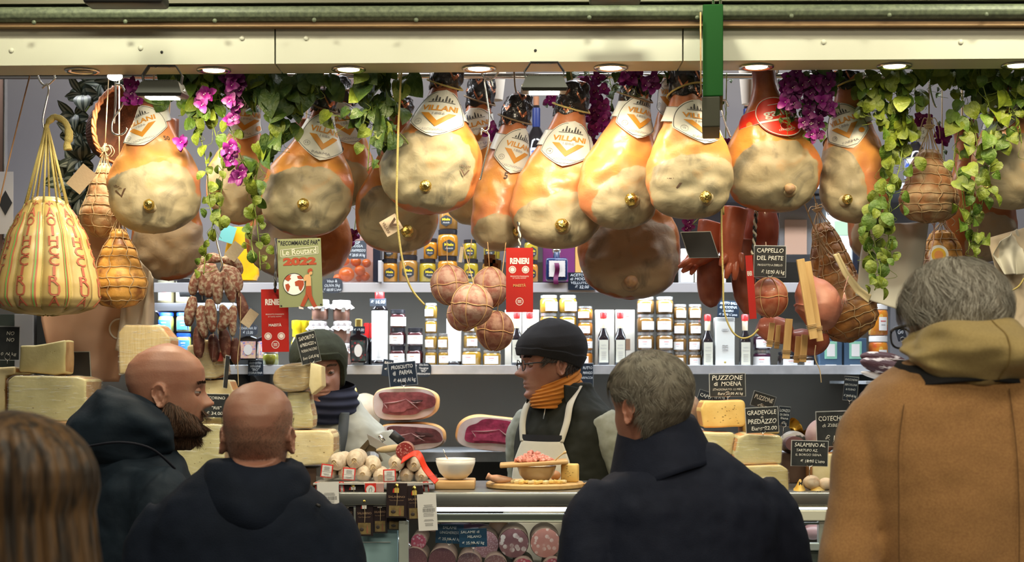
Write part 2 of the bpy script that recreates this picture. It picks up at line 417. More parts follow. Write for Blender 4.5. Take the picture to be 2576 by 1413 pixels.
rail(1950,3000,1314,1319,4.36,MATS['case_rail'],'front_rail')
rail(1950,3000,1365,1385,4.36,mat('rail_cool',(.5,.6,.6),.3,metal=.2),'front_rail')
rail(1950,3000,1385,1500,4.37,mat('rail_dark',(.10,.13,.12),.3,metal=.3),'front_panel')
rail(1085,1450,1277,1286,4.42,M_strip,'light_tube')
rail(1955,2900,1277,1283,4.42,M_strip,'light_tube')
lamp('case_strip_lamp','AREA',(0,4.47,CT-.05),1.8,(.9,.95,1),(0,0,0),4.6,.03)
for px in (1003,1455,2060):
 a=W(px,1310,4.36); b=W(px+24,1600,4.36)
 MB().box(((a.x+b.x)/2,4.375,(a.z+b.z)/2),(b.x-a.x,.03,a.z-b.z),.002).build('case_post',mat('post_pale',(.6,.66,.6),.3,metal=.3),t,local=False,smooth=False)
a=W(880,1330,4.40); b=W(1001,1600,4.40)
MB().box(((a.x+b.x)/2-.2,4.41,(a.z+b.z)/2),(b.x-a.x+.4,.015,a.z-b.z),.002).build('side_panel',mat('pale_blue_panel',(.42,.66,.72),.3,emit=(.45,.75,.85),estr=.0),t,local=False,smooth=False)
MB().box(((a.x+b.x)/2-.2,4.40,W(0,1363,4.4).z),(b.x-a.x+.36,.004,.002)).build('panel_groove',mat('white_line',(.8,.85,.85),.4),t,local=False,smooth=False)
MB().box((0,4.6,.985),(5.3,.44,.02)).build('case_floor',mat('case_floor_m',(.7,.72,.7),.3),t,local=False,smooth=False)
g=MB().box((0,4.358,1.09),(5.3,.004,.22)).build('front_glass',mat('case_glass',(.05,.08,.08),.03,alpha=.06,spec=.6),t,local=False,smooth=False)
# ------------------------------------------------------------------ price cards
def sign(cx,cy,w,h,d,lines,label,rot=0,yaw=0,card=None,ink=None,stem=0,shape='rect',name='price_card',border=True,cat_='price card',base=None,pitch=0,plain=False):
 s=d/F; w*=s; h*=s
 t=thing(name,label,cat_,W(cx,cy,d),(math.radians(pitch),math.radians(-rot),math.radians(yaw)))
 card=card or M_slate; ink=ink or M_chalk
 if shape=='rect':
  if border: MB().box((0,.0015,0),(w*1.05,.0016,h*1.06)).build('clear_holder',M_clear,t,smooth=False)
  MB().box((0,0,0),(w,.002,h)).build('card',card,t,smooth=False)
 else:
  pts=[]
  for k in range(32):
   a=2*pi*k/32; e=.6 if shape=='oct' else 1
   pts.append((w/2*math.copysign(abs(cos(a))**e,cos(a)),h/2*math.copysign(abs(sin(a))**e,sin(a))))
  MB().prism(pts,-.001,.001,lambda x,y,z:(x,y,z)).build('card',card,t,smooth=False)
 if lines:
  mb=MB()
  for ln in lines:
   tx,yr,sz,wd=ln[:4]; xo=ln[4] if len(ln)>4 else 0
   put_text(mb,tx,lambda x,y:(x,-.0022,y),xo*w,yr*h,sz*h,wd*w,jit=.05 if not plain else 0,bold=0.0 if sz<.15 else .012,shear=0 if plain else .12)
  mb.build('lettering',ink,t,smooth=False)
 if stem:
  L=stem*s
  mb=MB(); mb.tube([(.0,-.003,-h*.5-L),(0,-.003,-h*.5)],.0008,5)
  mb.tube([(.008*cos(a*pi/8),-.003,-h*.42+.008*sin(a*pi/8)) for a in range(16)],.0009,5,closed=True)
  mb.build('stem_clip',M_chrome,t)
 return t
M_cblue=mat('blue_card',(.012,.07,.16),.35)
M_cdk=mat('dark_blue_card',(.012,.025,.045),.4)
M_inkb=mat('pale_ink',(.75,.85,.92),.7)
sign(1013,940,68,58,5.47,[('PROSCIUTTO',.3,.22,.8,.0),('di   PARMA',.05,.26,.72,.0),('€ 44.00 Al kg',-.28,.22,.82,.05)],'card reading PROSCIUTTO di PARMA above the cut hams',rot=6,card=M_cdk,stem=18)
sign(975,925,26,42,5.612,[('BALS',.3,.2,.7),('€ 9',-.1,.2,.6)],'small dark tag peeking out left of the PROSCIUTTO di PARMA card',rot=-8,card=M_cdk,border=False)
sign(1066,930,38,36,5.612,[('Olio Extra',.35,.2,.6),('Vergine',.12,.2,.6),('"BIO"',-.08,.22,.4),('PERANZANA',-.28,.17,.85)],'round dark shelf tag for BIO oil beside the PROSCIUTTO card',card=M_cdk,shape='oct',ink=M_inkb)
sign(643,925,38,38,5.612,[('OLIO EXTRA',.32,.2,.8),('VERGINE',.1,.2,.7),('"BIO"',-.12,.24,.5),('CORATINA',-.34,.2,.9)],'square dark shelf tag for BIO CORATINA oil',card=M_cdk,border=False,ink=M_inkb)
sign(624,830,50,30,5.578,[('CORATINA 50',.15,.3,.85),('€ 13.00',-.22,.36,.5)],'oval shelf tag reading € 13.00 over the patterned bottles',card=mat('grey_card',(.06,.075,.1),.5),shape='oct',ink=M_inkb)
sign(836,718,52,38,5.612,[('Vino &',.28,.26,.5),('OLIVA 5kg',.0,.26,.75),('€ 68.00 L\'uno',-.28,.26,.85)],'eight-sided tag reading € 68.00 below the orange tray',card=MATS['grey_card'],shape='oct',ink=M_inkb,rot=2)
sign(951,760,41,19,5.655,[('€ 16.00',0,.62,.88)],'small tag reading € 16.00 on the red capped bottle',card=MATS['grey_card'],ink=M_inkb,border=False,rot=1)
sign(903,830,30,18,5.585,[('€ 13.00',0,.55,.85)],'small tag reading € 13.00 on the gold capped bottle neck',card=M_cdk,ink=M_inkb,border=False)
sign(899,628,46,46,5.61,[('IGP',.38,.2,.3),('ROSSA',.2,.2,.6),('IN RAFFREDDO',-.05,.2,.9),('€ 28.00 Al kg',-.3,.22,.85)],'grey card reading € 28.00 leaning on the orange tray',card=MATS['grey_card'],ink=M_inkb,border=False)
sign(1464,707,70,44,5.612,[('ACETO BALS',.34,.22,.85),('di MODENA',.12,.22,.85),('VELLUTO  C',-.1,.2,.8),('€ 32.00',-.34,.24,.5)],'shelf card reading ACETO BALS di MODENA € 32.00',card=M_cdk,ink=M_inkb,border=False)
sign(1832,777,54,42,5.652,[('ACETO BALS',.34,.22,.8),('di MODENA',.1,.22,.8),('LEGGERO',-.12,.18,.5),('€ 9.00 L\'uno',-.34,.2,.85)],'shelf card reading ACETO BALS on the tall white box',card=M_cdk,ink=M_inkb,border=False,rot=-2)
sign(1475,945,34,62,5.612,[('RUTTO',.32,.15,.7,.1),('MANGO',.12,.15,.7,.1),('CARPACCIA',-.08,.13,.95),('.00 Al kg',-.36,.14,.8)],'tall dark card behind the vendor in the black hat',card=M_cdk,ink=M_inkb)
sign(776,874,50,76,4.5,[('SAPORITO',.33,.18,.85),('di PREDAZZO e',.12,.15,.85),('MOENA /VACCINO',-.08,.13,.85),('Euro 12.00 Al kg',-.32,.14,.85)],'tilted chalk card reading SAPORITO on the wrapped cheese',rot=14,yaw=28,stem=12)
sign(1830,968,88,56,4.62,[('PUZZONE',.32,.3,.88),('di  MOENA',.05,.26,.78),('STAGIONATO 12 MESI',-.2,.13,.85),('Euro 25.00 Al kg',-.39,.16,.72,.08)],'chalk card reading PUZZONE di MOENA above the orange cheese',rot=1,stem=24)
sign(1775,996,36,24,4.80,[('CAPO',.0,.5,.8)],'dark blue tag reading CAPO behind the PUZZONE di MOENA card',rot=-18,card=M_cdk,ink=M_inkb)
sign(1806,1000,44,18,4.82,[('€ 10 Al kg',0,.5,.8)],'low dark tag tucked under the PUZZONE di MOENA card',rot=2,card=M_cdk,ink=M_inkb)
sign(1920,1008,56,36,4.66,[('PUZZONE',.15,.42,.86),('di MOENA',-.38,.2,.6,.1)],'tilted chalk card reading PUZZONE behind the GRADEVOLE card',rot=-17,stem=40)
sign(1917,1056,80,62,4.42,[('GRADEVOLE',.3,.25,.92),('di',.12,.14,.08),('PREDAZZO',-.06,.27,.9),('Euro 22.00',-.34,.22,.8,.05)],'chalk card reading GRADEVOLE di PREDAZZO Euro 22.00',rot=3,stem=14)
sign(1973,1047,28,48,4.74,[('LONZO',.3,.2,.9),('DI CINTA',.08,.16,.8),('Siena',-.1,.16,.7),('Al kg',-.36,.16,.5)],'narrow blue tag beside the GRADEVOLE card',rot=-5,stem=30,card=M_cdk,ink=M_inkb)
sign(2140,977,34,58,4.77,[('FINOCCHIONA',.38,.13,.9),('SBRICIOLONA',.16,.13,.9),('di SUINO',-.04,.13,.7),('€ 24.00 Al kg',-.32,.15,.9)],'narrow blue card by the camel coat on the pink loaf',rot=-5,yaw=-15,card=M_cdk,ink=M_inkb,stem=10)
sign(2100,1078,90,86,4.66,[('COTECHINO',.3,.2,.9),('di ZIBELLO',.1,.13,.7),('€ 18.00',-.27,.2,.65,.05)],'large chalk card reading COTECHINO di ZIBELLO',rot=2,stem=34)
sign(2037,1140,90,62,4.4,[('SALAMINO AL',.34,.22,.86),('TARTUFO AZ.',.12,.15,.6,-.08),('IL BORGO SIENA',-.06,.13,.72,-.04),('€ 18.00 L\'uno',-.32,.18,.68,.08)],'chalk card reading SALAMINO AL TARTUFO on a wire clip',rot=-1.5,stem=26)
sign(540,1020,70,58,4.56,[('PECORINO',.33,.18,.75,.0),('PASQUARE',.12,.15,.7),('"RIS"',-.1,.17,.35,.08),('€ 34.00',-.34,.2,.6)],'chalk card reading PECORINO behind the bearded man',rot=-1)
sign(20,863,56,82,4.5,[('NO',.3,.16,.35,.12),('NO',.1,.16,.35,.12),('0 Al kg',-.33,.13,.7,.05)],'chalk card cut by the left edge reading NO over NO',rot=-1,stem=10)
sign(2266,838,24,38,5.52,[('Go',.1,.4,.6)],'dark card seen through the glasses of the grey-haired man',rot=16,stem=40,card=M_cdk,ink=M_inkb)
sign(2284,866,26,26,5.45,[('C',.1,.4,.4)],'small dark card just above the speck, beside the glasses',rot=-25,stem=12,card=M_cdk,ink=M_inkb)
sign(1937,657,78,76,4.455,[('CAPPELLO',.35,.2,.86),('DEL PRETE',.1,.2,.86),('PRODOTTO A ZIBELLO',-.13,.1,.8),('€ 18.00 Al kg',-.36,.17,.75,.1)],'hanging chalk card reading CAPPELLO DEL PRETE',rot=-1,card=M_black,stem=8)
sign(570,935,14,80,4.55,[],'blackboard card seen nearly edge on beside the cheese wedge',rot=-8,yaw=62)
def blankcard(poly,d,label):
 t=thing('blank_card',label,'card',W(poly[0][0],poly[0][1],d))
 q=[W(x,y,d) for x,y in poly]; c=sum(q,Vector())/len(q); q2=[c+(p-c)*.94+Vector((0,-.002,0)) for p in q]
 MB().add(q+[p+Vector((0,.003,0)) for p in q],[(0,3,2,1),(4,5,6,7),(0,1,5,4),(1,2,6,5),(2,3,7,6),(3,0,4,7)]).build('holder',mat('card_edge',(.45,.47,.45),.4),t,local=False,smooth=False)
 MB().add(q2+[p+Vector((0,.0025,0)) for p in q2],[(0,3,2,1),(4,5,6,7),(0,1,5,4),(1,2,6,5),(2,3,7,6),(3,0,4,7)]).build('card',M_black,t,local=False,smooth=False)
blankcard([(1711,583),(1788,581),(1810,648),(1733,649)],4.6,'blank black card hanging before the pig trotters')
blankcard([(443,700),(478,699),(481,746),(452,747)],5.64,'blank black card leaning on the cream jars')
blankcard([(160,884),(226,883),(230,950),(165,950)],4.75,'blank black card beside the left cheese stack')
sign(1131,1342,70,48,4.40,[('SALAME',.32,.2,.5,.0),('UNGHERESE',.06,.2,.7),('€ 25.00 Al kg',-.28,.2,.8)],'blue card reading SALAME UNGHERESE in the case',rot=-2,card=M_cblue,ink=M_inkb,pitch=0,stem=12,border=False)
sign(1190,1352,70,46,4.375,[('SALAME di',.32,.2,.68,-.1),('MILANO',.06,.2,.5,.05),('€ 25.00 Al kg',-.28,.22,.8)],'blue card reading SALAME di MILANO in the case',rot=2,card=M_cblue,ink=M_inkb,stem=14,border=False)
# ------------------------------------------------------------------ jars and bottles
M_lid=mat('silver_lid',(.62,.62,.6),.25,metal=.8); M_lidk=mat('black_lid',(.02,.02,.025),.3); M_lab=mat('paper_label',(.80,.80,.78),.6)
M_gl=mat('jar_glass',(.1,.1,.1),.05,alpha=.07,spec=.9)
M_redp=mat('red_print',(.65,.06,.05),.6); M_greyp=mat('grey_print',(.35,.35,.36),.6)
def content(k,c,c2=None): return mat('content_'+k,c,.12,col2=c2 or tuple(x*.75 for x in c),scale=25,coat=.6)
def jar(kind,w,h,body,lid,label,lw=.62,lh=.55,lz=.42,print_=M_redp,square=False,lidh=.14,neck=.88,lty='rect'):
 r=w/2
 t=thing(kind,None,'jar')
 n=4 if False else 24
 def sq(v):
  if not square: return v
  x,y,z=v; a=math.atan2(y,x); rr=math.hypot(x,y)
  k=1/max(abs(cos(a)),abs(sin(a))); k=min(k,1.22); return (x*k*.92,y*k*.92,z)
 hb=h*(1-lidh)
 mb=MB(); mb.lathe([(r*.85,0),(r*.97,h*.03),(r*.97,hb*.80),(r*.9,hb*.9),(r*neck*.95,hb*.94)],n); mb.v=[sq(v) for v in mb.v]
 mb.build('contents',body,t)
 mb=MB(); mb.lathe([(r*.9,-.0),(r,h*.04),(r,hb*.82),(r*.93,hb*.93),(r*neck,hb)],n,cap=False); mb.v=[sq(v) for v in mb.v]
 mb.build('glass',M_gl,t)
 MB().lathe([(r*neck*.98,hb*.95),(r*neck*1.04,hb*.97),(r*neck*1.04,h*.985),(r*neck*.98,h)],n).build('lid',lid,t,auto=40)
 if label:
  a0=lw*pi/2*1.1
  def P(x,y,off=.0012):
   a=x/r-pi/2; p=((r+off)*cos(a),(r+off)*sin(a),y); p=sq(p); return p
  H=hb*lh; Z=hb*lz
  if lty=='hex':
   pts=[(-.5,-.28),(-.5,.28),(0,.55),(.5,.28),(.5,-.28),(0,-.55)]
   mb=MB(); 
   def hx(u,v):
    y=(v-.5)*1.1; hw=.5 if abs(y)<.28 else .5*(.55-abs(y))/.27
    return P((u-.5)*2*hw*w*.62,Z+y*H)
   mb.grid(hx,9,11); mb.build('label',label,t)
   mb=MB(); put_text(mb,'Miele',lambda x,y:P(x,y,.002),0,Z+H*.12,H*.3,w*.42,bold=.04); mb.build('print',mat('yellow_print',(.8,.62,.03),.5),t,smooth=False)
   mb=MB(); put_text(mb,'Acacia',lambda x,y:P(x,y,.002),0,Z-H*.18,H*.22,w*.34,shear=.3); mb.build('print',M_lab,t,smooth=False)
  else:
   mb=MB().grid(lambda u,v:P((u-.5)*w*lw*1.25,Z+(v-.5)*H),9,2); mb.build('label',label,t)
   mb=MB()
   mb.grid(lambda u,v:P((u-.5)*w*.28,Z+H*.2+(v-.5)*H*.06,.002),4,2)
   mb.build('print',print_,t)
   mb=MB(); mb.grid(lambda u,v:P((u-.5)*w*.22,Z-H*.08+(v-.5)*H*.05,.002),4,2); mb.build('print',M_greyp,t)
 return t
PROTO={}
def place(kind,make,px,base,d,sc,rz,label,group=None):
 """put a copy of a kind on the shelf: px centre, base pixel, scale"""
 if kind not in PROTO:
  o=make(); PROTO[kind]=o; first=True
 else: o=dup(PROTO[kind])
 p=W(px,base,d); o.location=p; o.rotation_euler=(0,0,rz); o.scale=sc
 o['label']=label
 if group: o['group']=group
 return o
JD=5.70; js=JD/F
C_must=content('mustard',(.32,.19,.02),(.25,.13,.014)); C_or=content('amber',(.60,.22,.02),(.5,.16,.015)); C_br=content('brown',(.22,.11,.025))
C_yel=content('yellow',(.42,.23,.018)); C_purp=content('purple',(.07,.008,.012)); C_hon=content('honey',(.62,.24,.015),(.7,.34,.03)); C_hony=content('pale_honey',(.55,.42,.03)); C_chest=content('chestnut',(.33,.17,.12))
def stack(cols,kind,make,w0,h0,stackname,d=JD,grp=None):
 """cols: list of (x0,x1,[(ytop,ybottom)...])  bottom to top"""
 n=len(cols)
 for ci,(x0,x1,rows) in enumerate(cols):
  for ri,(yt,yb) in enumerate(rows):
   w=(x1-x0)*d/F; h=(yb-yt)*d/F
   pos='' if n==1 else ['left','second','third','fourth'][ci]+(' column' if ci else ' column')
   if n==2: pos=['left column','right column'][ci]
   tier='bottom' if ri==0 else ('top' if ri==len(rows)-1 else ORD[ri]+' tier')
   place(kind,make,(x0+x1)/2,yb,d,(w/w0*.97,w/w0*.97,h/h0*.985),rnd.uniform(-.45,.45),'%s, %s%s'%(stackname,tier,(' of the '+pos) if pos else ''),grp)
mk_m=lambda: jar('preserve_jar',.055,.056,C_must,M_lid,M_lab)
mk_o=lambda: jar('preserve_jar',.055,.056,C_or,M_lid,M_lab)
mk_b=lambda: jar('preserve_jar',.055,.056,C_br,M_lid,M_lab)
mk_y=lambda: jar('preserve_jar',.066,.063,C_yel,M_lid,M_lab,lh=.6)
mk_p=lambda: jar('jam_jar',.062,.064,C_purp,M_lidk,M_lab,lw=.8,lh=.62,square=True,print_=mat('orange_print',(.6,.25,.08),.6),lidh=.2)
stack([(980,1022,[(869,917),(824,869),(778,824)]),(1024,1065,[(869,917),(824,869)])],'purple',mk_p,.062,.064,'dark jam jar right of the white tube',grp='dark jam jars')
stack([(1068,1101,[(878,917),(838,878),(800,838),(762,800)]),(1101,1135,[(878,917),(838,878)])],'mustard',mk_m,.055,.056,'mustard preserve jar left of the round salami',grp='mustard preserve jars')
stack([(1161,1212,[(875,919)]),(1213,1262,[(880,919)])],'yellow',mk_y,.066,.063,'wide mustard preserve jar under the round salami')
stack([(1165,1203,[(836,875),(800,836)])],'mustard',mk_m,.055,.056,'slim mustard jar behind the round salami')
stack([(1357,1404,[(832,877),(787,832),(742,787)]),(1405,1452,[(832,877),(787,832),(742,787)])],'yellow',mk_y,.066,.063,'yellow preserve jar behind the black hat',grp='yellow preserve jars')
stack([(1452,1492,[(880,918),(843,880),(804,843),(770,804)])],'orange',mk_o,.055,.056,'orange preserve jar right of the black hat')
stack([(1601,1647,[(880,922),(835,880),(790,835),(746,790)]),(1648,1695,[(880,922),(835,880),(790,835),(746,790)])],'brownw',lambda: jar('preserve_jar',.066,.063,C_br,M_lid,M_lab),.066,.063,'wide brown jar above the navy-coated man',grp='wide brown preserve jars')
stack([(1693,1728,[(884,923),(843,884),(804,843),(765,804)]),(1730,1766,[(884,923),(843,884),(804,843),(765,804)])],'brown',mk_b,.055,.056,'small brown jar left of the balsamic bottle',grp='small brown preserve jars')
stack([(1893,1940,[(879,925),(838,879)])],'berry',lambda: jar('berry_jar',.066,.065,content('berry',(.05,.008,.03)),M_lid,M_lab,lw=.85,lh=.6,print_=mat('berry_print',(.75,.05,.08),.5)),.066,.065,'berry jam jar with pink and white label')
stack([(1955,2008,[(884,926)]),(2020,2052,[(890,926)])],'blackjar',lambda: jar('dark_jar',.066,.06,content('black',(.02,.012,.01)),M_lidk,M_lab,lh=.45),.066,.06,'black jar with white label under the wooden slats')
# honey jars on the upper shelf
mk_h=lambda: jar('honey_jar',.066,.085,C_hon,M_lidk,mat('charcoal_label',(.03,.035,.04),.5),lty='hex',lh=.52,lz=.42)
mk_hy=lambda: jar('honey_jar',.066,.085,C_hony,M_lidk,MATS['charcoal_label'],lty='hex',lh=.52,lz=.42)
for i,(x0,x1,yt,yb,k,w_) in enumerate([(960,1001,652,709,0,'left end of the honey row'),(1003,1052,643,709,2,'second from left in the honey row'),(1054,1098,652,709,1,'pale yellow third from left in the honey row'),(1100,1152,645,709,0,'fourth in the honey row beside the round salami'),(1166,1204,652,709,1,'behind the left round salami'),(1212,1256,652,709,2,'between the round salami and the red leaflet'),(965,1001,604,652,2,'stacked on the left end honey jar'),(1065,1101,600,652,0,'orange one stacked on the pale yellow honey jar'),(1100,1153,578,645,0,'large amber one stacked beside the hams'),(1104,1152,520,578,2,'topmost of the tall stack under the ham'),(1165,1200,603,652,1,'green-gold one stacked behind the round salami'),(1216,1258,600,652,1,'upper one left of the red leaflet'),(1316,1354,655,709,0,'right of the red leaflet'),(1318,1354,600,655,1,'stacked right of the red leaflet'),(1006,1050,590,643,2,'stacked second from left under the ham')]):
 mk={0:mk_h,1:mk_hy,2:lambda: jar('honey_jar',.066,.085,content('creamed',(.48,.24,.05)),M_lidk,MATS['charcoal_label'],lty='hex',lh=.52,lz=.42)}[k]
 place('honey%d'%k,mk,(x0+x1)/2,yb,JD,((x1-x0)*js/.066,)*2+((yb-yt)*js/.085,),rnd.uniform(-.3,.3),'honey jar with dark hexagon label, '+w_,'honey jars on the upper shelf')
# left short shelves
mk_c=lambda: jar('cream_jar',.062,.075,content('cream',(.60,.52,.28)),mat('pale_lid',(.6,.6,.45),.4),M_lab,lh=.6)
for i,(x0,x1,yt,yb) in enumerate([(395,440,705,762),(441,478,707,762)]):
 place('cream',mk_c,(x0+x1)/2,yb,5.74,((x1-x0)*js/.062,)*2+((yb-yt)*js/.075,),0,['cream artichoke jar beside the hanging net, left one','cream artichoke jar behind the blank black card'][i])
mk_bl=lambda: jar('pickle_jar',.062,.068,content('olive',(.30,.30,.06),(.16,.18,.03)),mat('blue_lid',(.01,.05,.75),.3),mat('blue_label',(.02,.13,.72),.5),lw=.7,lh=.6,print_=M_lab)
k=0
for (x0,x1) in ((398,438),(443,481)):
 for (yt,yb) in ((838,884),(786,834)):
  place('bluelid',mk_bl,(x0+x1)/2,yb if yb<880 else 884,5.74,((x1-x0)*js/.062,)*2+((yb-yt)*js/.068,),rnd.uniform(-.3,.3),'olive jar with blue lid, %s %s'%('upper' if yb<880 else 'lower',['left','right'][x0>420]),'blue lidded olive jars'); k+=1
MB_=None
# cloth topped chestnut jars
def mk_cloth():
 t=thing('cloth_topped_jar',None,'jar')
 MB().lathe([(.026,0),(.030,.004),(.031,.05),(.028,.056)],24).build('contents',C_chest,t)
 MB().lathe([(.029,0),(.032,.004),(.033,.052),(.029,.058)],24,cap=False).build('glass',M_gl,t)
 def cl(u,v):
  a=2*pi*u; 
  tab=[(0,0.0,.074),(.25,.030,.074),(.4,.033,.070),(.6,.031,.060),(.75,.032,.056),(1,.041,.044)]
  r=interp([(x,y) for x,y,z in tab],v); z=interp([(x,z) for x,y,z in tab],v)
  wv=max(0,v-.4)*.012*sin(a*9)+.002*sin(a*5+2)*v; return ((r+wv)*cos(a),(r+wv)*sin(a),z+wv*.5)
 MB().grid(cl,60,16,cu=True,flip=True).build('cloth_cover',mat('cloth_white',(.78,.74,.74),.8),t)
 MB().tube([(.0335*cos(a*pi/12),.0335*sin(a*pi/12),.060) for a in range(24)],.0012,closed=True).build('string',mat('dark_string',(.1,.08,.08),.8),t)
 MB().box((.012,-.042,.045),(.012,.001,.028),rot=(.2,0,.1)).build('paper_tag',M_lab,t,smooth=False)
 return t
for i,(x,yb,s_) in enumerate([(805,805,1),(859,807,1),(800,862,1),(861,862,1),(866,918,1),(800,918,1)]):
 place('cloth',mk_cloth,x,yb,JD,(s_*.98,)*2+((55 if i>1 else 52)*js/.075,),rnd.uniform(-.4,.4),'white cloth topped chestnut jar, %s'%['top left one','top right one','middle left one above the green hat','middle right one','bottom right one','bottom left one behind the green hat'][i],'cloth topped jars')
# bottles
def bottle(name,prof,m,parts,label=None,cat_='bottle',square=False):
 t=thing(name,label,cat_)
 mb=MB().lathe(prof,24)
 if square: mb.v=[((x*min(1/max(abs(cos(math.atan2(y,x))),abs(sin(math.atan2(y,x)))),1.28)*.9),(y*min(1/max(abs(cos(math.atan2(y,x))),abs(sin(math.atan2(y,x)))),1.28)*.9),z) if z<square else (x,y,z) for x,y,z in mb.v]
 mb.build('glass_body',m,t); 
 for (nm,pr,mm) in parts: MB().lathe(pr,24).build(nm,mm,t,auto=40)
 return t
M_dkglass=mat('dark_glass',(.012,.010,.012),.08,coat=.5); M_redcap=mat('red_cap',(.75,.02,.02),.35); M_gold=mat('gold_cap',(.55,.42,.12),.3,metal=.8)
def flatlab(t,w,h,z,y,m,name='label'): MB().box((0,y,z),(w,.0012,h)).build(name,m,t,smooth=False)
def mk_bals():
 t=bottle('balsamic_bottle',[(.020,0),(.022,.004),(.022,.092),(.018,.105),(.0095,.122),(.009,.165)],M_dkglass,[('capsule',[(.010,.128),(.0105,.160),(.010,.162)],mat('clear_capsule',(.6,.5,.35),.2)),('wax_cap',[(.0115,.162),(.012,.180),(.009,.184)],M_redcap)],square=.1)
 flatlab(t,.032,.078,.048,-.0215,mat('cream_label',(.66,.66,.55),.6))
 mb=MB(); put_text(mb,'ACETO',lambda x,y:(x,-.0225,y),0,.068,.006,.018); put_text(mb,'Balsamico',lambda x,y:(x,-.0225,y),0,.058,.006,.022); 
 for k in range(5): mb.box((0,-.0222,.045-k*.006),(.018-.002*(k%2),.0004,.0012))
 mb.build('print',M_greyp,t,smooth=False)
 return t
for i,(x,yb) in enumerate([(1518,918),(1560,918),(1780,924),(1874,924),(1240+92,918),(1300,918)]):
 place('bals',mk_bals,x,yb,5.68,(1,1,1.03),0,'dark balsamic bottle with red wax cap, %s'%['left of the pair before white boxes','right of the pair before white boxes','left of the tall white box','right of the tall white box','behind the black hat','just left of the black hat'][i],'balsamic bottles')
def cbox(x0,x1,yt,yb,d,dep,m,label,cat_='box',name='gift_box',deco=None,panel=None):
 a=W(x0,yt,d);b=W(x1,yb,d); t=thing(name,label,cat_,((a.x+b.x)/2,d+dep/2,b.z))
 MB().box(((a.x+b.x)/2,d+dep/2,(a.z+b.z)/2),(b.x-a.x,dep,a.z-b.z),.0015).build('carton',m,t,local=False,smooth=False)
 if deco: deco(t,a,b,d)
 return t
M_carton=mat('cream_carton',(.70,.66,.56),.6)
def dec_scroll(t,a,b,d):
 mb=MB(); cx=(a.x+b.x)/2; w=b.x-a.x
 pts=crv([(cx-w*.3,d-.001,a.z-.02),(cx-w*.1,d-.001,a.z-.016),(cx+w*.1,d-.001,a.z-.024),(cx+w*.3,d-.001,a.z-.018)],6)
 mb.tube(pts,.0008,4); mb.build('print',M_redp,t,local=False)
 mb=MB(); mb.box((cx+w*.15,d-.0006,lerp(a.z,b.z,.62)),(w*.22,.001,.04)); mb.build('picture',mat('sepia_print',(.25,.14,.08),.6),t,local=False,smooth=False)
for i,(x0,x1) in enumerate([(1497,1545),(1548,1597),(1270,1312),(1314,1356)]):
 cbox(x0,x1,779,919,5.73,.06,M_carton,['cream gift carton behind left balsamic bottle','cream gift carton behind right balsamic bottle','cream gift carton right of the round salami','cream gift carton touching the black hat'][i],deco=dec_scroll)
def dec_tall(t,a,b,d):
 mb=MB(); cx=(a.x+b.x)/2
 for k in range(3): mb.tube([(cx+(k-1)*.007+.005*cos(q*pi/6),d-.001,a.z-.045+.004*sin(q*pi/6)) for q in range(12)],.0006,4,closed=True)
 for k in range(4): mb.box((cx,d-.0006,lerp(a.z,b.z,.55)-k*.006),(.02,.001,.001))
 mb.build('print',M_greyp,t,local=False); MB().ell((cx,d-.0006,b.z+.02),(.004,.001,.004),12,8).build('seal',M_gold,t,local=False)
cbox(1800,1848,798,925,5.66,.06,mat('white_carton',(.72,.74,.70),.5),'tall white carton between two balsamic bottles',deco=dec_tall)
def dec_green(t,a,b,d):
 cx=(a.x+b.x)/2; cz=(a.z+b.z)/2+.012; w=b.x-a.x
 MB().box((cx,d-.001,cz),(w*.56,.002,.062),.001).build('green_frame',mat('mint_print',(.25,.55,.40),.5),t,local=False,smooth=False)
 MB().box((cx,d-.0025,cz),(w*.36,.001,.044)).build('label',M_lab,t,local=False,smooth=False)
 MB().box((cx,d-.001,b.z+.014),(w*.5,.001,.004)).build('print',M_lab,t,local=False,smooth=False)
cbox(2062,2118,850,928,5.66,.05,mat('slate_blue_carton',(.05,.10,.17),.5),'slate blue carton with mint frame, left one of two',deco=dec_green)
cbox(2124,2180,850,928,5.66,.05,MATS['slate_blue_carton'],'slate blue carton with mint frame, right one of two',deco=dec_green)
M_pickle=spots('pickled_veg',(.75,.28,.02),(.85,.62,.12),45,.28,.2,(.7,.10,.03),coat=.6)
for i,(yt,yb) in enumerate([(845,928),(765,843)]):
 o=place('pickle',lambda: jar('pickled_vegetable_jar',.07,.1,M_pickle,M_lab,M_lab,lw=.35,lh=.5,print_=M_redp),2209,yb,5.70,(1.02,1.02,(yb-yt)*js/.1),.3,'jar of orange and yellow pickled vegetables, %s of two'%['lower','upper'][i],'pickled vegetable jars')
def mk_tube():
 t=thing('oil_tube',None,'bottle'); 
 MB().lathe([(.027,0),(.028,.002),(.028,.016)],28).build('base',M_dkglass,t)
 MB().lathe([(.0285,.016),(.0285,.19),(.028,.192)],28).build('white_sleeve',M_lab,t,auto=40)
 MB().lathe([(.028,.192),(.0285,.200),(.022,.213),(.012,.218),(.011,.235)],28).build('glass_shoulder',M_dkglass,t)
 mb=MB(); 
 put_text(mb,'OLIO',lambda x,y:(.0292*sin(x/.029),-.0292*cos(x/.029),y),0,.026,.006,.014); mb.build('print',M_greyp,t,smooth=False)
 return t
o=place('tube',mk_tube,955,917,5.68,(1,1,1),0,'tall white sleeved oil bottle with red cap on middle shelf')
MB().lathe([(.0125,.225),(.0165,.228),(.0165,.262),(.013,.268)],20).build('red_cap',M_redcap,o)
place('tube2',mk_tube,1142,918,5.70,(.95,.95,.87),0,'tall white sleeved oil bottle half hidden by the round salami')
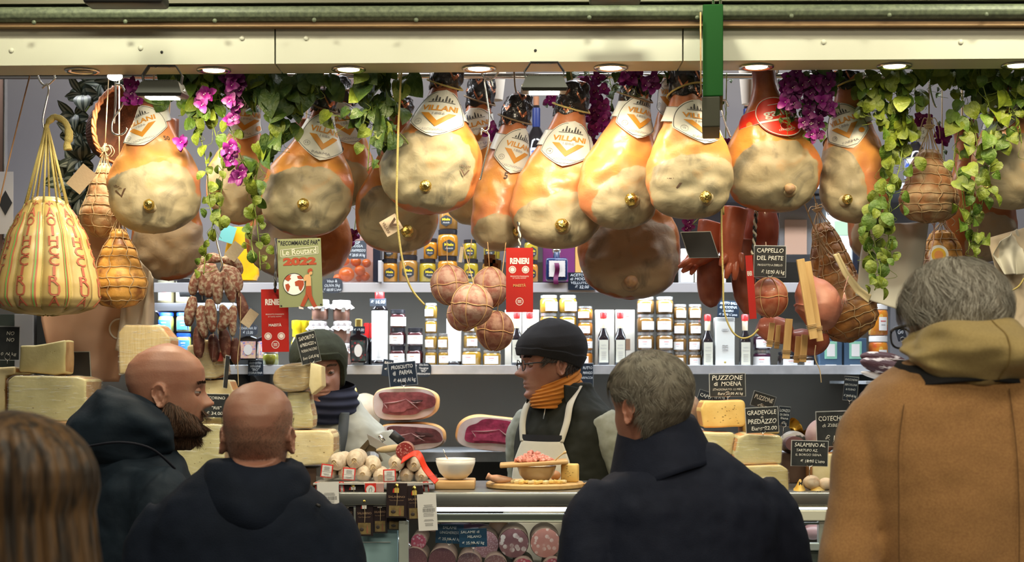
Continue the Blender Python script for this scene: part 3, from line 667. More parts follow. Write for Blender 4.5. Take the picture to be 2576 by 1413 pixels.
def fancy(x0,x1,yt,yb,d,front,capm,label,cap_top,facts=None):
 a=W(x0,yt,d);b=W(x1,yb,d); w=b.x-a.x; h=a.z-b.z
 t=thing('oil_bottle',label,'bottle',((a.x+b.x)/2,d,b.z))
 poly=[(-.42*w,0),(.42*w,0),(.5*w,.75*h),(.47*w,h),(.16*w,h*1.1),(.14*w,h*1.25),(-.14*w,h*1.25),(-.16*w,h*1.1),(-.47*w,h),(-.5*w,.75*h)]
 mb=MB().prism(poly,-.018,.018,lambda x,y,z:(x,y,z)); o=mb.build('glass_body',M_dkglass,t,smooth=False); o.modifiers.new('b','BEVEL').width=.003
 MB().box((0,-.0185,h*.46),(w*.8,.001,h*.78)).build('label',front,t,smooth=False)
 MB().prism([(w*.22*cos(k*pi/14),h*.46+h*.24*sin(k*pi/14)) for k in range(28)],-.0205,-.019,lambda x,y,z:(x,y,z)).build('label_oval',M_lab,t,smooth=False)
 ch=(yt-cap_top)*d/F
 MB().lathe([(w*.17,h*1.2),(w*.2,h*1.22),(w*.2,h+ch),(w*.15,h+ch*1.03)],16).build('cap',capm,t,auto=40)
 return t
M_patt=spots('mosaic_print',(.75,.45,.40),(.25,.25,.62),110,.33,.4,(.8,.65,.4))
M_patd=spots('dark_mosaic_print',(.03,.03,.035),(.35,.03,.04),80,.3,.4,(.05,.10,.09))
fancy(602,650,850,905,5.60,M_patt,M_redcap,'mosaic patterned oil bottle with white oval, left end of shelf',835)
fancy(648,690,850,905,5.68,M_patt,M_redcap,'mosaic patterned oil bottle behind the left red leaflet',818)
fancy(880,925,846,912,5.60,M_patd,M_gold,'black oil bottle with red pattern and gold cap',803)
for i,x in enumerate((922,938)):
 o=bottle('red_capped_bottle',[(.014,0),(.014,.08),(.009,.09),(.009,.1)],M_dkglass,[('cap',[(.010,.09),(.012,.092),(.012,.14),(.009,.142)],M_redcap)],'slim bottle with bright red cap, %s of two by gold cap'%['left','right'][i]); o.location=W(x,917,5.8); o.scale=(.9,.9,1.07)
for i,x in enumerate((746,763,775)):
 o=bottle('yellow_capped_bottle',[(.020,0),(.020,.08),(.012,.098),(.011,.11)],mat('oil_glass',(.3,.24,.02),.1,coat=.5),[('cap',[(.012,.1),(.015,.102),(.0145,.128),(.0175,.132),(.0175,.158),(.013,.16)],mat('yellow_cap',(.85,.62,.01),.4))],'oil bottle with yellow cap, %s of three by the red leaflet'%['left','middle','right'][i]); o.location=W(x,917,5.74+.03*i)
 flatlab(o,.03,.06,.045,-.021,M_lab)
o=place('pest',lambda: jar('pesto_jar',.06,.06,content('pesto',(.22,.22,.02)),M_lid,None),681,917,5.64,(.95,.95,.8),0,'green pesto jar under the left red leaflet')
# container of orange fruit on the upper shelf
t=thing('fruit_tray','clear tray of candied orange fruit on the upper shelf','tray',W(888,708,5.66))
a=W(838,592,5.62);b=W(938,708,5.62)
MB().box(((a.x+b.x)/2,5.70,(a.z+b.z)/2),(b.x-a.x,.14,a.z-b.z),.012).build('tray',mat('tray_plastic',(.75,.3,.2),.08,alpha=.22,spec=.9),t,local=False)
for i,(x,y,r) in enumerate([(872,690,20),(905,680,14),(918,695,13),(850,700,12),(895,658,14),(922,662,12),(865,655,15),(845,670,12),(903,700,9)]):
 f=MB().ell((0,0,0),(r*js,r*js,r*js*.92),20,14,fn=lambda p:p*(1+.03*nz(p,60,i))).build('candied_fruit',mat('candied_orange',(.85,.22,.015),.25,coat=.5,col2=(.7,.12,.01),scale=20),None); f.location=W(x,y,5.68+.02*(i%3))
 tag(f,'glossy candied fruit in the clear tray, %s'%['largest one','right of the largest','by the lower right corner','by the lower left corner','upper middle','upper right','upper left','left side above the corner','tiny one at bottom'][i],'fruit','candied fruit in the tray')
cbox(938,956,600,708,5.64,.1,mat('dark_box',(.015,.02,.035),.3),'black upright box beside the fruit tray')
cbox(951,960,655,709,5.60,.1,MATS['white_shelf'],'white upright divider beside the honey jars',name='shelf_divider',cat_='divider')
# blue square bottle, purple boxes
t=thing('square_bottle','blue square bottle with white stamp label and purple ribbon','bottle',W(1400,706,5.6))
a=W(1373,648,5.6);b=W(1428,706,5.6)
MB().box(((a.x+b.x)/2,5.62,(a.z+b.z)/2),(b.x-a.x,.05,a.z-b.z),.008).build('glass_body',mat('blue_glass',(.01,.03,.12),.06,coat=.6),t,local=False)
MB().lathe([(.012,0),(.012,.018),(.015,.019),(.015,.03),(.012,.032)],16,c=W(1400,648,5.62)).build('stopper',M_chrome,t,local=False)
a2=W(1381,655,5.593);b2=W(1422,696,5.593)
def scal():
 pts=[];n=40
 for k in range(n):
  u=k/n*4; s=int(u); f=u-s
  x,z=[(f,0),(1,f),(1-f,1),(0,1-f)][s]; o=.012*(k%2)
  pts.append((lerp(a2.x,b2.x,x+(o if s==3 else -o if s==1 else 0)),lerp(b2.z,a2.z,z+(o if s==0 else -o if s==2 else 0))))
 return pts
MB().prism(scal(),5.592,5.594,lambda x,y,z:(x,y,z)).build('label',M_lab,t,local=False,smooth=False)
MB().grid(lambda u,v:W(1394+12*u+2*sin(v*6),661+v*54,5.588-.004*sin(v*9)),3,14).build('ribbon',mat('purple_ribbon',(.14,.01,.08),.5),t,local=False)
for i,(x0,x1,yt,m) in enumerate([(1366,1398,575,mat('plum_carton',(.15,.02,.12),.5)),(1400,1446,575,MATS['plum_carton']),(1447,1462,560,mat('ochre_carton',(.6,.35,.1),.5)),(1463,1500,600,M_lab)]):
 cbox(x0,x1,yt,708,5.74,.08,m,['plum carton behind blue bottle, left one','plum carton behind blue bottle, right one','narrow ochre carton right of the plum cartons','white stamped carton behind the large dark ham'][i])
for i,(x0,x1,yt) in enumerate([(1713,1745,625),(1748,1782,640),(1785,1826,610)]):
 cbox(x0,x1,yt,710,5.72,.09,M_lab if i!=1 else M_carton,'white carton behind the pig trotters, %s of three'%['left','middle','right'][i])
# yellow package
t=thing('yellow_package','bright yellow plastic package on the upper shelf behind the vine','package',W(605,705,5.66))
a=W(560,572,5.66)
def pk(u,v):
 a_=2*pi*u; y=lerp(705,572,v); hw=interp([(0,40),(.1,46),(.5,40),(.75,34),(.95,38),(1,30)],v)*js
 return (W(606,y,5.7)+Vector((hw*math.copysign(abs(cos(a_))**.5,cos(a_)),.03*math.copysign(abs(sin(a_))**.6,sin(a_)),0))+Vector((0,0,0)))
mb=MB().grid(pk,32,24,cu=True); mb.add([pk(i/32,1) for i in range(32)],[tuple(range(32))]); mb.build('package_body',mat('yellow_plastic',(.95,.50,.01),.25,coat=.4,col2=(.85,.36,.01),scale=14),t,local=False)
MB().box(W(573,588,5.65),(.05,.004,.06),rot=(0,.3,0)).build('teal_flap',mat('teal_paper',(.15,.45,.40),.6),t,local=False,smooth=False)
# things high on the back wall: wine bottles with blue capsules
for i,(x,yt,yb) in enumerate([(1349,243,470),(1880,245,470),(2302,300,470)]):
 d=5.75; s=d/F; h=(yb-yt)*s
 o=bottle('wine_bottle',[(.034,0),(.037,.006),(.037,h*.50),(.030,h*.57),(.0135,h*.66),(.0125,h*.9)],M_dkglass,[('capsule',[(.014,h*.66),(.0145,h*.68),(.0145,h*.87),(.012,h*.875)],mat('blue_foil',(.012,.03,.16),.3)),('cork',[(.010,h*.875),(.0105,h),(.009,h)],mat('cork',(.4,.18,.09),.8))],'dark wine bottle with blue capsule, %s on the high shelf'%['middle one','right of the green sign','behind the right vines']['x'=='y' or i],'bottle'); o.location=W(x,yb,d)
 MB().lathe([(.0375,h*.12),(.0375,h*.42)],24,cap=False).build('label',mat('blue_white_label',(.7,.72,.75),.5,col2=(.05,.12,.5),scale=50,contrast=(.5,.6)),o)
t=thing('wall_shelf','high white shelf carrying the wine bottles','shelf',(0,6.05,W(0,472,5.62).z))
MB().box((.75,5.83,W(0,472,5.75).z-.01),(1.6,.44,.02)).build('shelf_board',MATS['grey_shelf'],t,local=False,smooth=False)
# ------------------------------------------------------------------ hams
def ham_material(name,skin_a,skin_b,skin_c,fat_a,fat_b,fat_c):
 m=bpy.data.materials.new(name); nt,N,L,B=nodes_of(m)
 B.inputs['Roughness'].default_value=.42; B.inputs['Specular IOR Level'].default_value=.5; B.inputs['Coat Weight'].default_value=.12; B.inputs['Coat Roughness'].default_value=.3
 at=N.new('ShaderNodeAttribute'); at.attribute_name='cover'
 ah=N.new('ShaderNodeAttribute'); ah.attribute_name='along'
 tc=N.new('ShaderNodeTexCoord')
 def noi(scale,detail=5,dist=0):
  n=N.new('ShaderNodeTexNoise'); n.inputs['Scale'].default_value=scale; n.inputs['Detail'].default_value=detail; n.inputs['Distortion'].default_value=dist; L.new(tc.outputs['Object'],n.inputs['Vector']); return n.outputs[0]
 def ramp(src,els):
  r=N.new('ShaderNodeValToRGB'); e=r.color_ramp.elements
  while len(e)<len(els): e.new(.5)
  for k,(p,c) in enumerate(els): e[k].position=p; e[k].color=(*c,1)
  L.new(src,r.inputs[0]); return r.outputs[0]
 n1=noi(14,6,.6); 
 add=N.new('ShaderNodeMath'); add.operation='ADD'; L.new(ah.outputs['Fac'],add.inputs[0])
 mu=N.new('ShaderNodeMath'); mu.operation='MULTIPLY_ADD'; L.new(n1,mu.inputs[0]); mu.inputs[1].default_value=.7; mu.inputs[2].default_value=-.35; L.new(mu.outputs[0],add.inputs[1])
 skin=ramp(add.outputs[0],[(.05,skin_c),(.35,skin_b),(.62,skin_a),(.9,skin_b)])
 fat=ramp(noi(11,7,.8),[(.33,fat_b),(.47,fat_a),(.58,fat_a),(.72,fat_c)])
 mx=N.new('ShaderNodeMix'); mx.data_type='RGBA'
 mul=N.new('ShaderNodeMath'); mul.operation='MULTIPLY_ADD'; n3=noi(45,4); L.new(n3,mul.inputs[0]); mul.inputs[1].default_value=.22; mul.inputs[2].default_value=-.11
 ad2=N.new('ShaderNodeMath'); ad2.operation='ADD'; L.new(at.outputs['Fac'],ad2.inputs[0]); L.new(mul.outputs[0],ad2.inputs[1])
 mr=N.new('ShaderNodeMapRange'); mr.inputs['From Min'].default_value=.46; mr.inputs['From Max'].default_value=.52; L.new(ad2.outputs[0],mr.inputs['Value'])
 L.new(mr.outputs[0],mx.inputs['Factor']); L.new(skin,mx.inputs['A']); L.new(fat,mx.inputs['B'])
 L.new(mx.outputs['Result'],B.inputs['Base Color'])
 b=N.new('ShaderNodeBump'); b.inputs['Strength'].default_value=.5; b.inputs['Distance'].default_value=.005; L.new(noi(30,7,.4),b.inputs['Height']); L.new(b.outputs[0],B.inputs['Normal'])
 r2=N.new('ShaderNodeMapRange'); r2.inputs['To Min'].default_value=.34; r2.inputs['To Max'].default_value=.6; L.new(mr.outputs[0],r2.inputs['Value']); L.new(r2.outputs[0],B.inputs['Roughness'])
 MATS[name]=m; return m
HM=ham_material('ham_skin',(.66,.29,.05),(.54,.17,.05),(.24,.06,.025),(.40,.335,.20),(.17,.155,.105),(.48,.30,.13))
HM2=ham_material('ham_skin_pink',(.70,.32,.08),(.60,.22,.09),(.27,.08,.04),(.42,.35,.21),(.19,.165,.105),(.50,.31,.13))
HMD=ham_material('ham_skin_dark',(.40,.15,.03),(.33,.10,.02),(.16,.05,.02),(.36,.28,.18),(.20,.16,.11),(.40,.27,.14))  # darker copy of the ham colours, shade on the unlit hams painted in
def foil_material():
 m=mat('black_foil',(.010,.008,.008),.28,coat=.25); nt,N,L,B=nodes_of(m)
 tc=N.new('ShaderNodeTexCoord'); sp=N.new('ShaderNodeSeparateXYZ'); L.new(tc.outputs['Object'],sp.inputs[0])
 def mth(op,a,b=None,c=None):
  n=N.new('ShaderNodeMath'); n.operation=op
  for i,x in enumerate((a,b,c)):
   if x is None: continue
   if hasattr(x,'links'): L.new(x,n.inputs[i])
   else: n.inputs[i].default_value=x
  return n.outputs[0]
 X=mth('SUBTRACT',mth('FRACT',mth('MULTIPLY',sp.outputs[0],22)),.5)
 Z=mth('SUBTRACT',mth('FRACT',mth('MULTIPLY',mth('ADD',sp.outputs[2],mth('MULTIPLY',sp.outputs[0],.5)),20)),.5)
 v=mth('ABSOLUTE',mth('SUBTRACT',mth('SUBTRACT',mth('MULTIPLY',mth('ABSOLUTE',X),1.3),Z),.05))
 k1=mth('LESS_THAN',v,.10); k2=mth('LESS_THAN',mth('ABSOLUTE',X),.30); k=mth('MULTIPLY',k1,k2)
 mx=N.new('ShaderNodeMix'); mx.data_type='RGBA'; L.new(k,mx.inputs['Factor']); mx.inputs['A'].default_value=(.012,.010,.010,1); mx.inputs['B'].default_value=(.55,.22,.12,1)
 L.new(mx.outputs['Result'],B.inputs['Base Color']); L.new(k,B.inputs['Metallic'])
 n=N.new('ShaderNodeTexNoise'); n.inputs['Scale'].default_value=60; n.inputs['Distortion'].default_value=1.5; L.new(tc.outputs['Object'],n.inputs['Vector'])
 b=N.new('ShaderNodeBump'); b.inputs['Strength'].default_value=.55; b.inputs['Distance'].default_value=.006; L.new(n.outputs[0],b.inputs['Height']); L.new(b.outputs[0],B.inputs['Normal'])
 return m
M_foil=foil_material()
M_goldf=mat('gold_foil',(.75,.58,.16),.22,metal=1,bump=1.0,bscale=130)
M_lbl=mat('ham_label',(.74,.74,.66),.38); M_ink=mat('label_ink',(.05,.05,.05),.5); M_vor=mat('label_orange',(.62,.27,.03),.45); M_lred=mat('label_red',(.72,.03,.012),.4); M_pdo=mat('seal_orange',(.85,.30,.01),.4)
M_brown=mat('brand_mark',(.10,.055,.03),.6)
class Ham:
 def __init__(s,d,cx,cy,hw,bot,tx,ty,rs,thick=.55,sk=.9,pw=1.15,seed=0,skew=0.0,flatb=2.3,asym=0.0):
  """d depth; (cx,cy) body centre px; hw half width px; bot bottom px; (tx,ty) shank top px; rs shank radius px"""
  s.k=d/F; s.d=d; s.o=W(cx,cy,d); s.a=hw*s.k; s.b=(bot-cy)*s.k; s.tx=(tx-cx)*s.k; s.tz=(cy-ty)*s.k; s.rs=rs*s.k
  s.T=thick; s.sk=sk; s.pw=pw; s.seed=seed; s.skew=skew; s.fb=flatb; s.asym=asym; s.mask=None
 def prof(s,z):
  if z<=0:
   q=min(1,-z/s.b); w=s.a*(1-q**s.fb)**(1/2.1); c=s.skew*q; dp=w*s.T if w<s.a*.5 else s.a*s.T*(1-q**2.6)**.5
   return w,c,max(dp,w*.35)
  q=min(1,z/s.tz); g=(1+cos(pi*min(1,q/s.sk)))/2; g=g**s.pw
  w=s.rs+(s.a-s.rs)*g; c=s.tx*(q**1.25)
  dp=lerp(s.rs*.95,s.a*s.T,g); return w,c,dp
 def P(s,th,z,off=0,disp=True):
  w,c,dp=s.prof(z)
  ct,st=cos(th),sin(th)
  # front bulges, back is flatter
  y=-(dp*1.0)*ct if ct>0 else -(dp*.8)*ct
  x=c+w*st
  p=Vector((x,y,z)); nrm=Vector((st/max(w,.001),-ct/max(dp,.001),0)).normalized()
  if disp:
   body=sm((s.tz*.75-z)/(s.tz*.5)) if s.tz>0 else 1
   m=s.cover(p)
   dd=.009*body*nz(p,9,s.seed)+.004*nz(p,26,s.seed+3)*(.4+body)+ .0045*sm(m*2-.6)+.003*m*nz(p,30,s.seed+5)-.005*m*max(0,nz((p.x,p.z*1.5,p.y),14,s.seed+8)-.1)
   p+=nrm*dd
  return p+nrm*off
 def cover(s,p):
  if s.mask is None: return 0
  mx,mz,ma,mb_,rot=s.mask
  X=p.x-mx; Z=p.z-mz; ca,sa=cos(rot),sin(rot); U=(X*ca+Z*sa)/ma; V=(-X*sa+Z*ca)/mb_
  r=(abs(U)**2.4+abs(V)**2.4)**(1/2.4)
  f=(1-r)*1.6+.5+.24*nz(p,9,s.seed+11)+.12*nz(p,36,s.seed+2)
  if p.y>0: f-=p.y/(s.a*s.T)*.5
  return max(0,min(1,f))
 def build(s,label,m,group,foil=True,cap_z=None,string=True,label_spec=None,bone=None,bonegold=True,stamp=None,mask=None,number=None,cat_='ham'):
  # mask in pixels relative to the body centre (dx,dy,half w,half h,rotation degrees)
  if mask: s.mask=(mask[0]*s.k,-mask[1]*s.k,mask[2]*s.k,mask[3]*s.k,math.radians(mask[4] if len(mask)>4 else 0))
  t=thing('cured_ham',label,cat_,s.o,group=group); s.t=t
  nu,nv=84,84
  mb=MB(); zs=[]
  for j in range(nv):
   v=j/(nv-1)
   # cosine spacing towards the bottom
   z=s.tz-(s.tz+s.b)*(sin(v*pi/2)**1.0 if False else (v*.55+.45*(1-(1-v)**2)))
   zs.append(max(z,-s.b*.9995))
  pts=[s.P(2*pi*i/nu,z) for z in zs for i in range(nu)]
  fs=[(j*nu+i,(j+1)*nu+i,(j+1)*nu+(i+1)%nu,j*nu+(i+1)%nu) for j in range(nv-1) for i in range(nu)]
  pts.append(Vector((s.skew,0,-s.b-.001))); fs+=[((nv-1)*nu+i,len(pts)-1,(nv-1)*nu+(i+1)%nu) for i in range(nu)]
  pts.append(s.P(0,s.tz)*.5+s.P(pi,s.tz)*.5); fs+=[((i+1)%nu,len(pts)-1,i) for i in range(nu)]
  mb.add(pts,fs); body=mb.build('ham_body',m,t)
  at=body.data.attributes.new('cover','FLOAT','POINT'); at.data.foreach_set('value',[s.cover(p) for p in pts])
  at=body.data.attributes.new('along','FLOAT','POINT'); at.data.foreach_set('value',[ max(0,min(1,1-(p.z+s.b*.2)/(s.tz*1.05)))*.95 for p in pts])
  if foil:
   cz=cap_z if cap_z is not None else s.tz*.72
   z0=cz*s.k if cap_z is not None else cz
   def fc(u,v):
    th=2*pi*u; z=lerp(z0,s.tz+.012,v); w,c,dp=s.prof(min(z,s.tz))
    e=.004+.003*sin(th*7+v*9)*.6
    k=1 if v<.85 else max(.15,1-(v-.85)/.15*.85)
    bul=1+.22*sin(pi*min(1,v*1.05))
    r=(w*bul+e)*k; r2=(dp*bul+e)*k
    p=Vector((c+r*sin(th),-r2*cos(th),z))
    return p+Vector((nz(p,70,s.seed)*.004,nz(p,70,s.seed+1)*.004,nz(p,50,s.seed)*.003+(.004*sin(th*5) if v<.05 else 0)))
   mb=MB().grid(fc,48,26,cu=True); mb.add([fc(i/48,1) for i in range(48)],[tuple(range(48))])
   fo=mb.build('foil_wrap',M_foil,t)
   if string:
    zz=lerp(z0,s.tz,.22); w,c,dp=s.prof(zz)
    pts=[Vector((c+(w*1.25+.004)*sin(a*pi/12),-(dp*1.2+.006)*cos(a*pi/12),zz+.018*sin(a*pi/12+ .6)*(-1 if s.tx>0 else 1))) for a in range(24)]
    mb=MB().tube(pts,.0028,6,closed=True)
    q=pts[6 if s.tx>0 else 18]; mb.tube(crv([q,(c,0.01,s.tz+.03),(c+.004,.02,s.tz+.30)],6),.0025,6)
    mb.build('string',M_rope if s.seed%2 else mat('dull_string',(.22,.15,.08),.8),t)
  if bone:
   bx,by,br=bone[:3]; p=Vector(((bx)*s.k,0,-(by)*s.k)); w,c,dp=s.prof(p.z); q=max(-.95,min(.95,(p.x-c)/w)); th=math.asin(q); P0=s.P(th,p.z)
   r=br*s.k
   n=Vector((.1,-1,.0)).normalized()
   mb=MB().ell((0,0,0),(r*1.5,r*1.1,r*1.4),24,16,fn=lambda p_:p_*(1+.05*nz(p_,60,s.seed)))
   kn=mb.build('bone_socket',m,t); kn.location=P0+Vector((0,r*.7,0))
   a_=kn.data.attributes.new('cover','FLOAT','POINT'); a_.data.foreach_set('value',[1.0]*len(kn.data.vertices))
   if bonegold:
    g=MB().ell((0,0,0),(r,r,r*.98),28,20,fn=lambda p_:p_*(1+.10*nz(p_,120,s.seed)+.06*nz(p_,260,s.seed))).build('gold_foil_knob',M_goldf,t); g.location=P0+Vector((0,-r*.65,0))
   else:
    g=MB().ell((0,0,0),(r,r*.8,r*.9),20,14,fn=lambda p_:p_*(1+.12*nz(p_,90,s.seed))).build('bone_knob',mat('bone_end',(.45,.28,.14),.5,col2=(.3,.18,.1),scale=60),t); g.location=P0+Vector((0,-r*.55,0))
  if label_spec: s.label(**label_spec)
  if stamp:
   sx,sy,sz,rt=stamp; s.stamp(sx,sy,sz,rt)
  if number:
   tx_,nx,ny,nsz=number; f=s.wrap(nx,ny,0,.0015)
   mb=MB(); put_text(mb,tx_,f,0,0,nsz*s.k,bold=.03); mb.build('brand_number',M_brown,t,smooth=False)
  return t
 def wrap(s,x0,y0,rot,off,front=True):
  """flat label coordinates (metres, centred) -> ham surface. x0,y0 px from the body centre"""
  zc=-y0*s.k; ca,sa=cos(rot),sin(rot)
  w0,c0,_=s.prof(zc); q=max(-.93,min(.93,(x0*s.k-c0)/w0)); th0=math.asin(q)
  def f(x,y):
   U=x*ca-y*sa; V=x*sa+y*ca; z=zc+V; w,c,dp=s.prof(z); r=(w*.6+dp*.4)
   # keep the label upright under the leaning shank
   th=th0+(U)/max(r,.02); 
   return s.P(th,z,off,disp=False)
  return f
 def label(s,x,y,h,w,rot,brand='VILLANI',kind='white',text2='CASCINAPIANO',seal=False,strap=(1,1),tilt=None,num='13'):
  k=s.k; H=h*k*.92; Wd=w*k*.88; R=math.radians(rot)
  f=lambda off:s.wrap(x,y,-R,off)
  g=f(.007); t=s.t
  base=M_lbl if kind=='white' else M_lred
  # strap
  def st(u,v):
   X=lerp(-Wd*(1.25 if strap[0] else 0),Wd*(1.25 if strap[1] else 0),u); return f(.0055)(X,H*.10+(v-.5)*H*.36+ .0*X)
  mb=MB().grid(st,40,5,flip=False); mb.build('collar_strap',base,t)
  mb=MB()
  for vv in (.02,.98): mb.tube([st(u/30,vv)+Vector((0,-.0008,0)) for u in range(31)],.0006,4)
  mb.build('strap_border',M_ink if kind=='white' else M_lbl,t)
  if kind=='white':
   def edge(v): # v 0 bottom..1 top, half width fraction
    if v<.30: return (v/.30)**.75*.5
    return .5*(1-((v-.30)/.70)**2.4)**.62
   def G(ff,sc=1.0,dz=0):
    def q(u,v):
     hw=edge(v)*sc; return ff((u-.5)*2*hw*Wd,(v-.5)*H*sc)
    return q
   MB().grid(G(g),25,25).build('label_shield',base,t)
   mb=MB(); q=G(f(.0078),.95); pts=[q(1,i/24) for i in range(1,24)]+[q(0,1-i/24) for i in range(1,24)]
   mb.tube([p for p in pts],.0007,4,closed=True); mb.build('label_border',M_ink,t)
   T=f(.0088)
   mb=MB(); put_text(mb,brand,T,0,H*.10,H*.15,Wd*.62,bold=.03)
   V=[(-.30,-.0),(-.17,-.0),(0,-.155),(.17,0),(.30,0),(.07,-.27),(-.07,-.27)]
   for a,b,c_,d_ in (((-.30,-.0),(-.16,-.0),(0.0,-.16),(0,-.29)),((.30,0),(0,-.29),(0,-.16),(.16,0))):
    P4=[a,b,c_,d_]
    mb.grid(lambda u,v,P4=P4:T(*[ (lerp(lerp(P4[0][i],P4[1][i],u),lerp(P4[3][i],P4[2][i],u),v)*(Wd if i==0 else H)) +(0 if i==0 else -.0) for i in (0,1)]),5,7)
   mb.build('brand_print',M_vor,t)
   mb=MB(); put_text(mb,'1886',T,0,-H*.01,H*.075,Wd*.2)
   put_text(mb,text2,T,0,-H*.35 if False else -H*.355,H*.07,Wd*(.36 if len(text2)<7 else .5))
   mb.build('small_print',M_greyp,t,smooth=False)
   mb=MB(); # engraved figures
   for i in range(7):
    bx=lerp(-.16,.16,i/6)*Wd; hh=H*(.05+.035*((i*5)%3))
    mb.grid(lambda u,v:T(bx+(u-.5)*Wd*.035*(1-.5*v),H*.25+v*hh),3,4)
   mb.grid(lambda u,v:T((u-.5)*Wd*.46,H*.24+(v-.5)*H*.012-abs(u-.5)*H*.02),9,2)
   ring=[T(-Wd*.30+Wd*.06*cos(a*pi/10),-H*.20+Wd*.06*sin(a*pi/10)) for a in range(20)]; mb.tube(ring,.0004,4,closed=True)
   put_text(mb,num,T,-Wd*.30,-H*.20,H*.06)
   mb.build('engraving_print',M_ink,t,smooth=False)
   if seal:
    mb=MB().grid(lambda u,v:T(Wd*.31+Wd*.065*v*cos(2*pi*u),-H*.19+Wd*.065*v*sin(2*pi*u)),24,4,cu=True); mb.build('origin_seal',M_pdo,t)
  else:
   R_=H*.5
   MB().grid(lambda u,v:g(R_*v*cos(2*pi*u),R_*v*sin(2*pi*u)),48,10,cu=True).build('label_disc',base,t)
   T=f(.0085)
   mb=MB(); mb.tube([T(R_*.95*cos(a*pi/24),R_*.95*sin(a*pi/24)) for a in range(48)],.0016,5,closed=True)
   put_text(mb,brand,T,-R_*.0,R_*.22,R_*.5,R_*1.25,bold=.02)
   mb.grid(lambda u,v:T((u-.5)*1.9*R_,-R_*.12+(v-.5)*R_*.09),20,2)
   put_text(mb,text2,T,0,-R_*.62,R_*.17,R_*.75)
   mb.grid(lambda u,v:T((u-.5)*.5*R_,R_*.62+(v-.5)*R_*.03),6,2)
   mb.tube([T(R_*.22*cos(a*pi/10),-R_*.5+R_*.2*sin(a*pi/10)) for a in range(20)],.0005,4,closed=True)
   mb.build('label_print',M_lbl,t)
 def stamp(s,x,y,sz,rot,txt='VILLANI'):
  f=s.wrap(x,y,-math.radians(rot),.0045); Z=sz*s.k
  mb=MB(); put_text(mb,txt,f,0,Z*.35,Z*.3,Z*1.1,bold=.02)
  put_text(mb,'1886',f,0,Z*.12,Z*.18,Z*.35)
  for a,b,c_,d_ in (((-.5,.05),(-.32,.05),(0,-.42),(0,-.62)),((.5,.05),(0,-.62),(0,-.42),(.32,.05))):
   P4=(a,b,c_,d_); mb.grid(lambda u,v,P4=P4:f(*[lerp(lerp(P4[0][i],P4[1][i],u),lerp(P4[3][i],P4[2][i],u),v)*Z for i in (0,1)]),3,4)
  mb.build('brand_stamp',M_brown,s.t,smooth=False)
 def hang(s,topd=None,m=None):
  x,z=s.tx,s.tz
  MB().tube(crv([(x,-.0,z-.01),(x+.003,.01,z+.1),(x,.02,z+.35)],5),.0028,6).build('hanging_string',m or M_twine,s.t)
G='cured hams hung along the counter'
# front row
def VL(x,y,h,w,rot,**k): return dict(x=x,y=y,h=h,w=w,rot=rot,**k)
h=Ham(4.50,387,470,117,588,385,215,30,seed=1); h.build('ham far left, gold knob, number 50 branded beside its tilted label',HM2,G,foil=False,bone=(3,52,14),label_spec=VL(-22,-148,118,122,-22,text2='CASCINAPIANO'),mask=(0,38,112,92,6),stamp=(-70,14,32,-8),number=('50',40,-117,15)); h.hang()
h=Ham(4.56,772,480,118,596,822,232,24,seed=2,thick=.5); h.build('ham above the green guide plaque, its label reading PARMA, tilted right',HM,G,cap_z=200,bone=(0,41,15),label_spec=VL(48,-133,142,122,14,text2='PARMA',num='15'),mask=(2,30,108,88,0))
h=Ham(4.44,1082,420,128,541,1128,176,32,seed=3,thick=.52); h.build('biggest centre ham with brand stamp by its right edge and gold knob',HM,G,cap_z=196,bone=(-8,56,15),label_spec=VL(24,-128,130,146,6,text2='CASCINAPIANO'),mask=(0,10,122,98,0),stamp=(88,14,26,5))
h=Ham(4.68,1255,545,72,632,1308,240,27,seed=4,thick=.9,sk=.95,pw=.9); h.build('narrow ham left of the red leaflet ham, branded number 5',HM2,G,cap_z=228,bone=(45,42,12),label_spec=VL(46,-160,130,118,14,text2='CASCINAPIANO',num='11'),mask=(-4,60,62,60,0),number=('5',18,-96,22))
h=Ham(4.56,1402,515,115,626,1448,210,30,seed=5,thick=.52,sk=.97); h.build('ham with large orange-pink flank and gold knob above the blue square bottle',HM2,G,cap_z=226,bone=(9,58,17),label_spec=VL(26,-147,126,130,8,text2='CASCINAPIANO',num='14'),mask=(2,50,108,74,10))
h=Ham(4.45,1556,470,102,577,1608,196,30,seed=6,thick=.6,sk=.97); h.build('ham with ragged torn fat on its left side, left of the green sign',HM2,G,cap_z=212,bone=(27,39,16),label_spec=VL(52,-172,126,120,10,text2='CASCINAPIANO'),mask=(24,42,100,72,28))
h=Ham(4.35,1735,440,110,551,1722,176,30,seed=7,thick=.52,sk=.97); h.build('ham behind the green sign, label reading PARMA, brand stamp at lower left',HM2,G,cap_z=196,bone=(32,62,15),label_spec=VL(24,-128,124,142,8,text2='PARMA',seal=True,num='15'),mask=(4,32,106,82,6),stamp=(-42,28,30,0))
h=Ham(4.46,1948,425,123,535,1918,165,30,seed=8,thick=.52,sk=.92); h.build('ham with the round red label and bare bone knob, right of the green sign',HM,G,foil=False,bone=(28,57,14),bonegold=False,label_spec=VL(6,-124,112,96,-12,kind='red',brand='gallo',text2='chiostro'),mask=(2,26,112,86,-4)); h.hang()
h=Ham(4.50,2152,460,88,562,2128,185,30,seed=9,thick=.65,sk=.95,pw=.95); h.build('narrower ham seen from its side, left of the long vine, label on its left',HM2,G,cap_z=232,bone=(-32,48,13),label_spec=VL(-36,-138,134,112,-20,text2='PARMA',seal=True),mask=(-46,30,60,110,14))
h=Ham(4.48,2545,420,100,528,2530,190,30,seed=10,thick=.55); h.build('ham cut by the right edge behind leaves',HM2,G,foil=False,bone=(-70,56,12),label_spec=VL(-40,-132,110,120,-24,text2='PARMA'),mask=(0,20,98,90,0)); h.hang()
